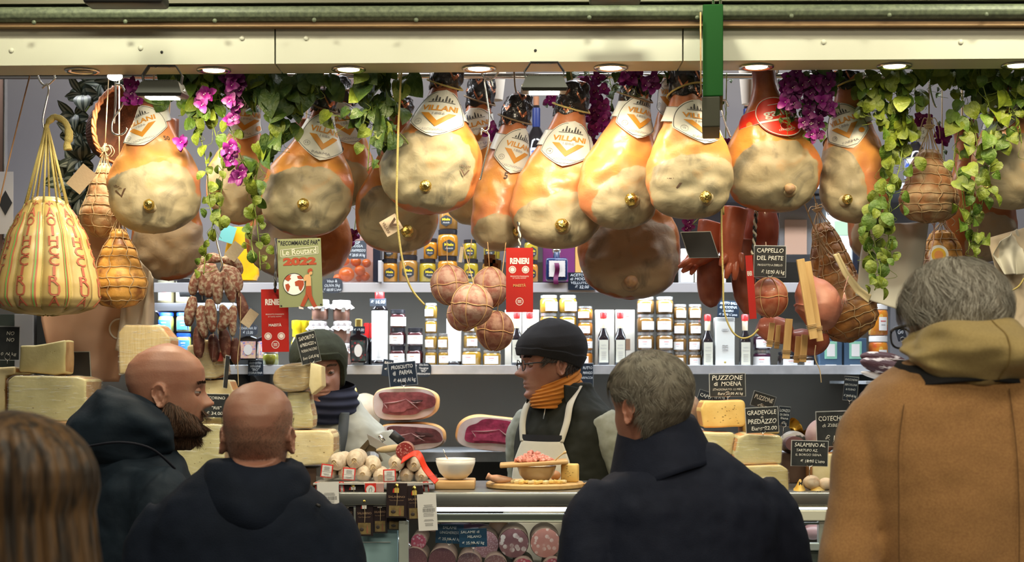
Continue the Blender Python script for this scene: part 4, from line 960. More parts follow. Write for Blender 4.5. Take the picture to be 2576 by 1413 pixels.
# second row and lower hams
h=Ham(4.68,1000,540,106,636,1006,250,26,seed=11,thick=.5); h.build('lower ham with a loose paper tag and gold knob, left of the honey jars',HM,G,cap_z=250,bone=(28,47,16),mask=(6,10,100,84,0))
h=Ham(4.74,870,430,70,520,848,196,26,seed=12,thick=.6); h.build('ham behind the PARMA plaque ham, its black foil above the others',HM,G,cap_z=170,label_spec=VL(2,-115,120,112,-8,text2='CASCINAPIANO'),mask=(0,40,60,60,0))
h=Ham(4.76,600,455,82,566,632,240,24,seed=13,thick=.6); h.build('ham half hidden by the hanging vine and purple flowers, label reading PARMA',HM2,G,foil=False,bone=(-50,24,13),label_spec=VL(24,-152,118,120,4,text2='PARMA',seal=True),mask=(0,20,74,80,0)); h.hang()
h=Ham(4.88,1185,470,72,566,1215,192,27,seed=14,thick=.6); h.build('ham tucked behind, half covered label, under the steel hook',HM,G,cap_z=200,label_spec=VL(12,-140,122,120,-16,text2='PARMA',seal=True),mask=(0,50,60,50,0))
h=Ham(4.62,1690,420,70,520,1688,200,26,seed=15,thick=.6); h.build('ham behind the stamped one, only its label edge showing',HM,G,foil=False,label_spec=VL(0,-170,120,110,10,text2='CASCINAPIANO'),mask=(0,30,60,60,0)); h.hang()
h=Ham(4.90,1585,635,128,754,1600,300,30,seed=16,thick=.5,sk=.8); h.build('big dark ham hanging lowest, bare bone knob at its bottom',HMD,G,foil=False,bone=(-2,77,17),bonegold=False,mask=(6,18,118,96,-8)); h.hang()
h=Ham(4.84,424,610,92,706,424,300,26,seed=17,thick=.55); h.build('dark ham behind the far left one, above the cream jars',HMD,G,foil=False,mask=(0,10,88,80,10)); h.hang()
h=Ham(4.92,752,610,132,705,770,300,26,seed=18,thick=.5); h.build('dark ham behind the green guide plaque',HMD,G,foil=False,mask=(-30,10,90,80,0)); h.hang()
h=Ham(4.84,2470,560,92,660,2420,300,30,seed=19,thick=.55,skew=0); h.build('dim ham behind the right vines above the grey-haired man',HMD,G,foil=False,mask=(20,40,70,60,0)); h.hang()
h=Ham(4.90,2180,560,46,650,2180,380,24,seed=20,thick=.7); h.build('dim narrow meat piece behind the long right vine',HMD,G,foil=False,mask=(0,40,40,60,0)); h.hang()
# ------------------------------------------------------------------ netted salumi
M_cul=mat('culatello',(.36,.16,.06),.6,col2=(.52,.38,.22),scale=26,detail=8,contrast=(.4,.62),bump=.6,bscale=60)
M_culo=mat('orange_culatello',(.25,.09,.025),.5,col2=(.70,.36,.08),scale=22,detail=8,contrast=(.36,.5),bump=.5,bscale=60)
M_cuk=mat('dark_culatello',(.22,.09,.03),.5,col2=(.50,.24,.07),scale=24,detail=8,contrast=(.38,.6),bump=.6,bscale=60)
M_net=mat('net_string',(.50,.36,.20),.85)
def netted(cx,top,bot,w0,w1,d,label,m,seed=0,lean=0,rows=8,cols=7,tie=40,group='netted culatelli',name='netted_culatello',fold=.012,sq=2.2,cat_='cured meat'):
 k=d/F; t=thing(name,label,cat_,W(cx,top,d),(0,math.radians(lean),0),group=group)
 H=(bot-top)*k
 def R(v): # v 0 top..1 bottom
  r=interp([(0,w0*.45),(.06,w0*.8),(.3,lerp(w0,w1,.45)),(.68,w1),(.85,w1*.93),(.95,w1*.62),(1,w1*.08)],v)*k
  return r
 def S(u,v,off=0):
  a=2*pi*u; r=R(v)
  ru=(v*rows)%1; cuu=(u*cols)%1
  pil=.0045*(abs(sin(pi*ru))*abs(sin(pi*cuu)))**.5*(1 if .05<v<.97 else .3)
  rr=r+ (pil if off==0 else off)
  p=Vector((rr*cos(a),rr*.85*sin(a),-H*v))
  return p+Vector((nz(p,16,seed)*fold*.5,nz(p,16,seed+2)*fold*.5,nz(p,10,seed+5)*.006))
 mb=MB().grid(lambda u,v:S(u,v),84,72,cu=True,flip=True); mb.build('meat_body',m,t)
 mb=MB(); 
 for j in range(1,rows):
  v=j/rows+rnd.uniform(-.012,.012); sl=rnd.uniform(-.02,.02)
  mb.tube([S(i/40,max(.02,min(.985,v+sl*sin(2*pi*i/40)+.006*sin(i*1.9))),.0035) for i in range(40)],.0014,5,closed=True)
 for i in range(cols):
  u=i/cols; mb.tube([S(u+.012*sin(j*1.3+i),j/24*.99,.0032) for j in range(25)],.0014,5)
 mb.build('net',M_net,t)
 # gathered strings above
 mb=MB(); tt=tie*k
 for i in range(9):
  a=2*pi*i/9; r=R(.03)*1.2; p0=Vector((r*cos(a),r*.85*sin(a),-H*.03)); 
  mb.tube(crv([p0,(r*.5*cos(a),r*.4*sin(a),tt*.35),(.006*cos(a*2),.006*sin(a),tt*.9),(0.003*cos(a),0,tt*1.25)],4),.0013,5)
 for q in range(3): mb.tube([(.010*cos(a*pi/6)*(1+.3*q),.010*sin(a*pi/6),tt*.75+.004*q) for a in range(12)],.0016,5,closed=True)
 for q in range(4): 
  a=rnd.uniform(0,6.28); mb.tube(crv([(0,0,tt),(.02*cos(a),-.01,tt*1.1),(.035*cos(a),-.015,tt*.7),(.03*cos(a+.4),-.012,tt*.35)],4),.0013,5)
 mb.build('tie_strings',M_net,t)
 MB().tube([(0,0,tt*1.1),(0,.0,max(tt+.1,2.505-t.location.z))],.0018).build('hanging_string',M_twine,t)
 return t
netted(262,410,600,18,52,4.70,'netted pale culatello between the big cheese and far left ham',M_cul,1,lean=3,rows=7,tie=40)
netted(300,575,777,26,66,4.63,'orange netted culatello hanging lowest beside the big cheese',M_culo,2,rows=8,tie=45)
netted(2337,375,560,34,71,4.5,'netted culatello over the grey-haired man between two vines',M_cul,3,rows=8,cols=9,tie=70)
netted(2065,560,870,32,66,4.86,'long brown netted culatello leaning behind the wooden slats, left one',M_cuk,4,lean=-14,rows=11,cols=8,tie=40)
netted(2075,640,862,22,72,4.69,'brown netted culatello leaning right of the pink bladder meat',M_cuk,5,lean=-22,rows=9,cols=8,tie=50)
netted(2370,580,730,34,55,4.7,'brown netted meat with round yellow seal tag behind the grey-haired man',M_culo,6,rows=6,tie=30)
t=thing('seal_tag','round yellow and white seal tag on twisted cord','tag',W(2361,641,4.5),(0,.1,0))
k=4.5/F
MB().prism([(25*k*cos(a*pi/20),25*k*sin(a*pi/20)) for a in range(40)],-.001,.001,lambda x,y,z:(x,y,z)).build('tag_disc',M_lab,t,smooth=False)
MB().prism([(18*k*cos(a*pi/20),18*k*sin(a*pi/20)) for a in range(40)],-.002,-.0011,lambda x,y,z:(x,y,z)).build('tag_ring',mat('tag_yellow',(.85,.52,.05),.5),t,smooth=False)
MB().prism([(11*k*cos(a*pi/20),11*k*sin(a*pi/20)) for a in range(40)],-.003,-.0021,lambda x,y,z:(x,y,z)).build('tag_centre',mat('tag_orange',(.8,.33,.10),.5),t,smooth=False)
M_redtw=mat('red_white_twine',(.55,.2,.15),.8,col2=(.7,.55,.45),scale=400)
MB().tube(crv([W(2345,690,4.5),W(2338,650,4.5),W(2349,600,4.5),W(2350,560,4.5)],5),.002).build('cord',M_redtw,t,local=False)
t.rotation_euler=(0,0,0)
# round tied salami balls
M_sal=mat('salami_ball',(.36,.13,.10),.65,col2=(.50,.32,.25),scale=48,detail=9,contrast=(.38,.58),bump=.3,bscale=120)
M_sald=mat('dark_salami_ball',(.20,.06,.04),.6,col2=(.36,.19,.13),scale=48,detail=9,contrast=(.38,.6),bump=.3,bscale=120)
def ball(cx,cy,r,d,label,m,seed,squash=1.0,tie=None,group='round tied salami',name='round_salami',sx=1):
 k=d/F; R=r*k; t=thing(name,label,'salami',W(cx,cy,d),(0,rnd.uniform(-.12,.12),rnd.uniform(-.3,.3)),group=group)
 def S(a,th,off=0):
  p=Vector((sin(th)*cos(a)*sx,sin(th)*sin(a)*.95,cos(th)*squash))*R
  n=p.normalized(); g=0
  g=-.035*R*sum(math.exp(-(((a-q*pi/3+pi)%(2*pi)-pi)/.10)**2) for q in range(6))*sin(th)-.035*R*math.exp(-((th-pi/2)/.07)**2)
  return p+n*(g+off+R*.03*nz(p,28,seed))
 MB().grid(lambda u,v:S(2*pi*u,pi*v),60,40,cu=True,flip=True).build('salami_body',m,t)
 mb=MB()
 for q in range(6): mb.tube([S(q*pi/3,pi*v/24,R*.035) for v in range(1,24)],.0013,5)
 mb.tube([S(2*pi*a/36,pi/2+.04*sin(a),R*.03) for a in range(36)],.0014,5,closed=True)
 mb.tube([(0,0,R*squash),(0,max(0,4.63-d),max(R*squash+.02,(cy-600)*k))],.0014,5)
 mb.build('string_harness',mat('pale_twine',(.68,.42,.20),.8),t); return t
ball(1131,716,49,4.59,'round tied salami, upper left of the cluster',M_sal,1,tie=90)
ball(1234,722,45,4.62,'round tied salami touching the red leaflet',M_sal,2,1.1,tie=80)
ball(1166,790,42,4.73,'round tied salami almost hidden behind the front one',M_sal,3)
ball(1187,768,54,4.46,'round tied salami in front, centre of the cluster',M_sal,4,.98,tie=110)
ball(1246,832,47,4.60,'dark round tied salami, lowest of the cluster',M_sald,5,1.04,tie=60)
ball(1936,748,46,4.52,'red-brown round tied meat under the CAPPELLO DEL PRETE card',mat('cappello',(.42,.10,.05),.4,col2=(.58,.24,.14),scale=40,coat=.2),6,1.08,group='tied pressed meats',name='tied_meat')
# pink bladder-like meats
M_pink=mat('pink_meat',(.56,.25,.17),.5,col2=(.46,.15,.09),scale=14,detail=8,bump=.5,bscale=35)
def blob(pts,rs,d,label,m,name,seed=0,group=None,nn=24,wr=.12,cat_='cured meat'):
 P=[W(x,y,d+(z if z else 0)) for x,y,z in [(p+(0,))[:3] for p in pts]]; k=d/F
 c=crv(P,8); n=len(c); R=[interp([(i/(len(rs)-1),r*k) for i,r in enumerate(rs)],i/(n-1)) for i in range(n)]
 t=thing(name,label,cat_,P[0],group=group)
 mb=MB(); vs=[];
 mb.tube(c,R,nn); mb.v=[tuple(Vector(v)+Vector((nz(v,22,seed),nz(v,22,seed+1),nz(v,22,seed+2)))*wr*max(R)) for v in mb.v]
 o=mb.build('meat_body',m,t,local=False); o.modifiers.new('s','SUBSURF').levels=1; o.modifiers['s'].render_levels=1
 return t
PK=blob([(2030,694),(2042,730),(2055,765),(2048,800),(2035,822)],[14,46,62,54,12],4.52,'large smooth pink meat piece behind the wooden slats',M_pink,'pink_meat_piece',1)
KN=blob([(2070,745),(2095,768),(2112,778)],[30,28,12],4.50,'pink knob of meat pointing right',M_pink,'meat_knob',2)
for _c in KIDS(KN): _c.name='meat_knob'; _c.parent=PK; _c.location=KN.location-PK.location
bpy.data.objects.remove(KN)
blob([(1905,818),(1935,826),(1970,835),(1990,842)],[18,34,34,16],4.66,'dull red lumpy meat under the round tied meat, left one',mat('red_meat',(.48,.15,.09),.45,col2=(.36,.09,.05),scale=16,coat=.2,bump=.4,bscale=40),'red_meat_piece',3)
blob([(1975,850),(2010,858),(2050,862),(2085,850)],[18,32,32,12],4.68,'dull red lumpy meat behind the lower slats',MATS['red_meat'],'red_meat_piece',4)
# zampone trotters
M_trot=mat('trotter_skin',(.50,.13,.06),.4,col2=(.38,.08,.035),scale=14,coat=.25,bump=.4,bscale=50)
def trotter(pts,rs,toes,d,label,m=M_trot,seed=0):
 t=blob(pts,rs,d,label,m,'stuffed_pig_trotter',seed,'stuffed pig trotters',wr=.06)
 k=d/F
 for i,(x0,y0,x1,y1,r) in enumerate(toes):
  mb=MB().tube(crv([W(x0,y0,d-.01),W((x0+x1)/2,(y0+y1)/2,d-.02),W(x1,y1,d-.015)],4),[interp([(0,r*1.25*k),(.5,r*k),(1,r*.45*k)],q/8) for q in range(9)],12)
  mb.build('toe',m,t,local=False)
 return t
trotter([(1850,520),(1840,590),(1838,650),(1845,680)],[34,32,26,18],[(1828,640,1812,668,11),(1838,660,1826,700,10),(1850,660,1848,704,10),(1862,640,1868,680,8)],4.60,'pig trotter hanging straight with splayed toes right of the blank card')
trotter([(1800,560),(1780,620),(1745,655),(1725,668)],[44,34,22,14],[(1735,655,1707,672,9),(1738,665,1716,684,9),(1748,668,1738,690,8)],4.72,'pig trotter bent to the left behind the blank card',seed=4)
blob([(1912,520),(1915,580),(1912,660),(1905,700)],[40,44,40,14],4.74,'dark red smooth leg of meat behind the checked cord',mat('dark_red_meat',(.30,.06,.03),.4,col2=(.22,.04,.02),scale=8,coat=.2),'dark_meat_leg',5)
blob([(1790,640),(1785,700),(1790,750),(1795,772)],[36,34,28,8],4.76,'dark stuffed trotter sausage, left one with tied middle',mat('dark_sausage',(.22,.055,.03),.45,col2=(.3,.09,.05),scale=30,coat=.15),'stuffed_sausage',6,'stuffed sausages')
blob([(1868,600),(1868,680),(1875,740),(1880,790)],[30,32,28,8],4.72,'dark stuffed trotter sausage, right one beside the checked cord',MATS['dark_sausage'],'stuffed_sausage',7,'stuffed sausages')
# wooden slats pressed round the meat
def slatp(x0,y0,x1,y1,w,d,label):
 a=W(x0,y0,d);b=W(x1,y1,d-.01); L=(b-a).length; c=(a+b)/2; ang=math.atan2(b.x-a.x,a.z-b.z)
 t=thing('wooden_slat',label,'wooden slat',c,(0,-ang,0),group='wooden slats tied round the meat')
 MB().box((0,0,0),(w*d/F,.012,L),.001).build('slat_body',mat('slat_wood',(.72,.48,.20),.6,col2=(.62,.38,.14),scale=20,stretch=(4,4,.5)),t,smooth=False)
 mb=MB(); 
 for q in range(3): 
  zz=-L*.36+q*.004; ww=w*d/F/2+.002; mb.tube([(-ww,-.008,zz),(ww,-.008,zz+.001),(ww,.008,zz),(-ww,.008,zz)],.0009,4,closed=True)
 mb.build('twine_binding',M_twine,t); return t
slatp(2012,652,2048,852,20,4.40,'longest wooden slat in front, leaning right over the pink meat')
slatp(2030,658,2064,858,16,4.43,'wooden slat just right of the longest one')
slatp(1984,802,1978,902,18,4.50,'wooden slat hanging low at the centre of the lower slats')
slatp(1942,812,1936,872,14,4.56,'leftmost short wooden slat under the round tied meat')
slatp(2024,842,2020,910,16,4.56,'wooden slat lower right, left of the blue cartons')
slatp(2008,846,2004,912,13,4.58,'wooden slat tucked beside the lower right slat')
slatp(1958,818,1954,876,11,4.58,'narrow wooden slat second from left')
# salamini bunch
M_smi=mat('small_salami',(.20,.07,.045),.7,col2=(.42,.34,.25),scale=85,detail=8,contrast=(.44,.60),bump=.3,bscale=150)
M_smid=mat('dark_small_salami',(.12,.035,.025),.55,col2=(.32,.18,.12),scale=60,detail=6,contrast=(.5,.7))
def sausage(pts,r,d,label,m=M_smi,i=0):
 P=[W(x,y,d+z) for x,y,z in pts]; c=crv(P,6); n=len(c); k=d/F
 t=thing('small_salami',label,'salami',P[0],group='small salami hung on one hook')
 R=[r*k*max(.12,(sin(pi*min(.97,max(.03,q/(n-1)))))**.42) for q in range(n)]
 mb=MB().tube(c,R,14); mb.v=[tuple(Vector(v)+Vector((nz(v,60,i),nz(v,60,i+1),nz(v,60,i+2)))*.0018) for v in mb.v]
 mb.build('salami_body',m,t,local=False)
 MB().tube([c[-1],c[-1]+Vector((.001,0,-.014))],.0012,5).build('tail_string',M_twine,t,local=False)
 return t
SS=[([(545,668,0),(512,680,0),(490,712,0),(484,742,0)],15,'upper left curve of the bunch'),([(556,670,0),(590,690,0),(604,730,0)],15,'upper right curve of the bunch'),
([(548,676,-.03),(524,692,-.03),(512,720,-.03),(508,742,-.03)],14,'left of the hook, mottled'),([(552,682,-.04),(534,705,-.04),(526,730,-.04),(526,748,-.04)],14,'just left below the hook'),
([(554,684,-.045),(550,710,-.045),(548,740,-.045),(547,764,-.045)],14,'red one straight below the hook'),([(558,682,-.045),(570,708,-.045),(580,735,-.04),(586,760,-.04)],14,'mottled one right below the hook'),
([(562,676,-.02),(585,700,-.02),(600,735,-.02)],13,'right of the hook, reddish'),([(488,745,-.02),(480,780,-.02),(472,820,-.02)],15,'hanging left middle'),([(600,735,0),(612,780,0),(613,812,0)],14,'dark one on the far right'),
([(526,752,-.05),(530,785,-.05),(536,835,-.05)],15,'long pale one in the middle row'),([(508,768,-.03),(507,800,-.03),(515,850,-.03)],15,'red one middle row left'),([(556,768,-.045),(566,790,-.05),(562,815,-.05),(548,828,-.05)],14,'bent one middle row right'),
([(588,768,-.04),(584,800,-.04),(585,845,-.04)],12,'slim pale one middle row far right'),([(498,820,0),(500,860,0),(500,900,0)],15,'dark lower left one'),([(560,825,0),(566,860,0),(570,900,0)],15,'dark lower middle one'),([(590,850,.01),(592,880,.01),(593,915,.01)],14,'dark lowest right one'),([(535,840,.02),(538,870,.02),(540,910,.02)],15,'dark lower one behind the pale one'),([(560,652,.02),(525,650,.02),(498,672,.02)],14,'topmost one curving left behind the hook'),([(556,652,.02),(590,660,.02),(606,690,.03)],14,'topmost one curving right behind the hook')]
for i,(p,r,l) in enumerate(SS): sausage(p,r,4.58,'small salami, '+l,M_smid if 'dark' in l else M_smi,i)
# ------------------------------------------------------------------ big provolone
def provolone():
 d=4.42; k=d/F; t=thing('hanging_provolone','huge pear-shaped cheese printed AURICCHIO in red, hanging in cords at left','cheese',W(118,497,d))
 H=(793-497)*k; nl=10
 tab=[(0,30),(.05,52),(.18,74),(.35,95),(.55,112),(.75,124),(.86,124),(.93,112),(.98,80),(1,20)]
 def S(a,v,off=0):
  r=interp(tab,v)*k; lob=abs(sin((a+.16)*nl/2)); r=r*(1-.0)+(.019*(lob**.55)-.012)*min(1,v*3)*(1 if v<.95 else .5)+off
  p=Vector((r*cos(a)-(0),r*sin(a)*.95,-H*v)); return p+Vector((0,0,0)) +Vector((nz(p,9,3)*.004,nz(p,9,4)*.004,0))
 mb=MB().grid(lambda u,v:S(2*pi*u,v),160,60,cu=True,flip=True)
 mb.build('cheese_body',mat('provolone_rind',(.66,.50,.22),.38,col2=(.56,.38,.11),scale=7,coat=.2,bump=.15,bscale=30),t)
 red=MB(); grn=MB(); lr=MB()
 cols=[-.16+(i+.5)*2*pi/nl for i in range(5,11)]
 for a0 in cols:
  for q,ch in enumerate('AURICCHIOA'):
   v0=.90-.78*q/9.3; sc=interp(tab,v0)/124
   def fn(x,y): v=max(.02,min(.985,v0-y/H)); return S(a0-.06+x/(interp(tab,v)*k+.004),v,.0022)
   put_text(red,ch,fn,0,0,27*k*1.25,(7 if ch=='I' else 27)*k*(.55+.45*sc),bold=.01)
  def fl(x,y): v=max(.02,.075-y/H); return S(a0-.06+x/(interp(tab,v)*k+.004),v,.0022)
  for sx in (-1,1): red.grid(lambda u,v,sx=sx:fl(sx*(.002+u*.009),.004*sin(u*pi)+(v-.5)*.0025),5,2)
  red.grid(lambda u,v:fl((u-.5)*.003,(v-.3)*.014),2,3)
  for mbx,da,w_ in ((grn,.20,.0035),(lr,.245,.003)):
   mbx.grid(lambda u,v:S(a0+da*.9+(u-.5)*w_/(interp(tab,.14+.8*v)*k),.14+.8*v,.002),3,30)
   if mbx is grn: lr.grid(lambda u,v:S(a0+.16+(u-.5)*.0015/(interp(tab,.14+.8*v)*k),.14+.8*v,.002),3,30)
 red.build('red_lettering',mat('cheese_red',(.50,.13,.07),.5),t,smooth=False); lr.build('red_stripe',MATS['cheese_red'],t); grn.build('green_stripe',mat('cheese_green',(.18,.42,.10),.5),t)
 # cords
 mb=MB(); K=Vector((0,0,(497-322)*k))
 for i in range(nl):
  a=-.16+2*pi*i/nl; pts=[S(a,v/20,.002) for v in range(20,0,-1)]
  mb.tube(pts,.0028,6); 
 for i in range(0,nl):
  a=-.16+2*pi*i/nl; mb.tube([S(a,.06,.003),K+Vector((.004*cos(a),.004*sin(a),0))],.0032,6)
 mb.build('cord_sling',M_rope,t)
 mb=MB(); mb.tube(crv([K+Vector((-.005,0,-.02)),K+Vector((.0,0,.01)),K+Vector((.025,-.005,.030)),K+Vector((.055,-.01,.012)),K+Vector((.065,-.012,-.022)),K+Vector((.060,-.012,-.045)),K+Vector((.062,-.012,-.062))],6),[.006]*8+[.009]*14+[.012]*6+[.009]*4+[.011]*5,10)
 mb.v=[tuple(Vector(v)+Vector((nz(v,150),nz(v,150,1),nz(v,150,2)))*.002) for v in mb.v]
 mb.build('knotted_rope_end',M_rope,t)
 return t
provolone()
# ------------------------------------------------------------------ hooks
def hook(pts,d,label,r=.0028,name='meat_hook'):
 P=[W(x,y,d+z) for x,y,z in [(p+(0,))[:3] for p in pts]]; t=thing(name,label,'hook',P[0],group=None)
 MB().tube(crv(P,7),r,8).build('hook_wire',M_chrome,t,local=False); return t
hook([(95,190),(102,206),(112,214),(122,212),(130,205),(138,196),(134,184),(130,176)],4.42,'chrome ring hook under the beam above the big cheese')
hook([(106,222),(114,214),(120,212),(122,230),(116,258),(109,290),(108,304),(110,322)],4.42,'long chrome hook holding the big cheese')
hook([(290,212),(306,216),(316,240),(305,270),(285,300),(282,330),(296,340),(312,335),(320,322)],4.5,'big chrome hook in front of the wicker basket')
hook([(290,205),(291,250),(287,310)],4.52,'straight chrome rod in front of the wicker basket',.0035)
hook([(1212,182),(1218,195),(1230,200),(1245,192),(1254,180)],4.36,'chrome ring hook under the downlight')
hook([(1240,218),(1236,202),(1226,196),(1219,205),(1224,240),(1231,290),(1229,322),(1220,330),(1212,324),(1210,340)],4.36,'chrome S hook in front of the half covered ham label')
hook([(1208,330),(1220,330),(1230,340),(1228,370),(1218,410),(1210,445),(1207,452)],4.38,'lower chrome hook reaching down beside the biggest ham')
hook([(540,585),(546,610),(556,650),(559,668),(553,684)],4.5,'chrome hook carrying the small salami bunch')
hook([(1832,268),(1825,252),(1815,258),(1818,285),(1828,320),(1838,345)],4.5,'chrome hook left of the red labelled ham')
hook([(2332,172),(2345,190),(2352,192),(2340,205),(2341,230),(2350,262),(2356,270)],4.46,'chrome hook holding the netted culatello at right')
hook([(2488,372),(2496,398),(2488,420)],4.40,'curved chrome hook among the right vines')
# loose strings
def string(pts,d,label,r=.0028,m=M_rope,name='hanging_string'):
 P=[W(x,y,d+z) for x,y,z in [(p+(0,))[:3] for p in pts]]; t=thing(name,label,'string',P[0])
 MB().tube(crv(P,8),r,6).build('strand',m,t,local=False); return t
string([(1010,180),(1004,280),(999,430),(998,520),(1004,600),(1018,680),(1036,728),(1068,767)],4.33,'long twine hanging before the biggest ham, ending on a jar',.003)
string([(1820,540,.1),(1816,420,.05),(1815,560),(1819,700),(1822,780),(1840,830),(1865,850),(1890,845),(1908,828)],4.38,'twine looping down from the stamped ham to the slats')
string([(75,190),(40,330),(5,480),(-20,600)],4.4,'thin brown twine slanting at the left edge',.0022,mat('brown_twine',(.28,.15,.07),.8))
string([(2576,700),(2560,722),(2530,735),(2514,732)],4.51,'short twine loop by the white apron')
string([(2052,868),(2050,900),(2062,930),(2066,962)],4.5,'thin pale twine dangling below the slats',.0014,M_twine)
string([(605,745),(604,840),(598,900),(600,970)],4.565,'thin twine hanging from the small salami',.0014,M_twine)
def twisted(pts,d,label,ma,mb_,r=.004):
 P=crv([W(x,y,d+z) for x,y,z in [(p+(0,))[:3] for p in pts]],10); t=thing('twisted_cord',label,'cord',P[0])
 for q,(m) in enumerate((ma,mb_)):
  L=[p+Vector((r*.6*cos(i*.9+q*pi),r*.6*sin(i*.9+q*pi),0)) for i,p in enumerate(P)]
  MB().tube(L,r*.62,6).build('strand',m,t,local=False)
twisted([(1303,548,.14),(1307,590,.03),(1307,620,0),(1308,632,-.035)],4.42,'black and white cord holding the centre red leaflet',M_black,mat('cord_cream',(.6,.55,.42),.8))
twisted([(694,600,.2),(693,690,0),(692,735,.01)],4.44,'dark cord beside the green guide plaque',M_black,mat('cord_grey',(.12,.11,.10),.8))
twisted([(1903,530),(1899,570),(1898,600),(1893,640)],4.5,'black and white checked cord beside the chalk card',M_black,MATS['cord_cream'],.0055)
# ------------------------------------------------------------------ leaflets and plaque
def leaflet(cx,cy,w,h,d,rot,label,build):
 s=d/F; t=thing('leaflet',label,'leaflet',W(cx,cy,d),(0,math.radians(-rot),0))
 def f(x,y,off=0): # px coordinates from the centre, y up
  return (x*s,-.0008-off,y*s)
 build(t,f,s,w,h); return t
M_renred=mat('leaflet_red',(.44,.016,.010),.5,col2=(.38,.013,.009),scale=8,spec=.3); M_pale=mat('leaflet_pale',(.78,.70,.66),.6); M_goldp=mat('leaflet_gold',(.55,.28,.10),.5)
def ren(variant):
 def b(t,f,s,w,h):
  MB().box((0,0,0),(w*s,.0014,h*s)).build('paper',M_renred,t,smooth=False)
  mb=MB(); T=lambda x,y:f(x,y,.0004)
  ky=h/162.
  put_text(mb,'RENIERI',T,0,47*ky,20,48,bold=.045)
  ys=26 if variant else -28
  for sx in (-18,15):
   sy=(26 if variant else -40)*ky
   for q in range(18):
    a0=2*pi*q/18;a1=a0+.25; mb.add([T(sx+9.5*cos(a),sy+9.5*sin(a)) for a in (a0,a1)]+[T(sx+6.5*cos(a),sy+6.5*sin(a)) for a in (a1,a0)],[(0,1,2,3)])
   mb.add([T(sx+5.5*cos(2*pi*q/16),sy+5.5*sin(2*pi*q/16)) for q in range(16)],[tuple(range(16))])
  put_text(mb,'PROSCIUTTO STAGIONATO',T,0,9*ky if variant else 16*ky,5,46); put_text(mb,'DI "CASTEL NUOVO"',T,0,4.5*ky if variant else 10*ky,4,34)
  R=10; cy=-54*ky if variant else -62*ky
  for q in range(24):
   a0=2*pi*q/24;a1=a0+.2; mb.add([T((R)*cos(a),cy+R*sin(a)) for a in (a0,a1)]+[T((R-2)*cos(a),cy+(R-2)*sin(a)) for a in (a1,a0)],[(0,1,2,3)])
  for k in (-3,0,3): mb.add([T(-5,cy+k-.7),T(5,cy+k-.7),T(5,cy+k+.7),T(-5,cy+k+.7)],[(0,1,2,3)])
  mb.build('white_print',M_pale,t,smooth=False)
  mb=MB(); put_text(mb,'MAESTÀ',T,0,(-14 if variant else -12)*ky,9,32,bold=.03); mb.build('gold_print',M_goldp if variant else M_pale,t,smooth=False)
 return b
leaflet(1307,704,68,162,4.38,0,'red leaflet reading RENIERI MAESTÀ hung in the centre beside round salami',ren(True))
leaflet(692,806,68,158,4.46,1,'red leaflet reading RENIERI MAESTÀ half under the green guide plaque',ren(False))
t=leaflet(1889,722,18,160,4.44,4,'red leaflet turned edge on, below the checked cord',lambda t,f,s,w,h:(MB().box((0,0,0),(w*s,.0014,h*s)).build('paper',M_renred,t,smooth=False),(lambda mb:(put_text(mb,'RENIERI',lambda x,y:f(x,y,.0005),-1,34,16,12,bold=.03),mb.build('white_print',M_pale,t,smooth=False)))(MB())))
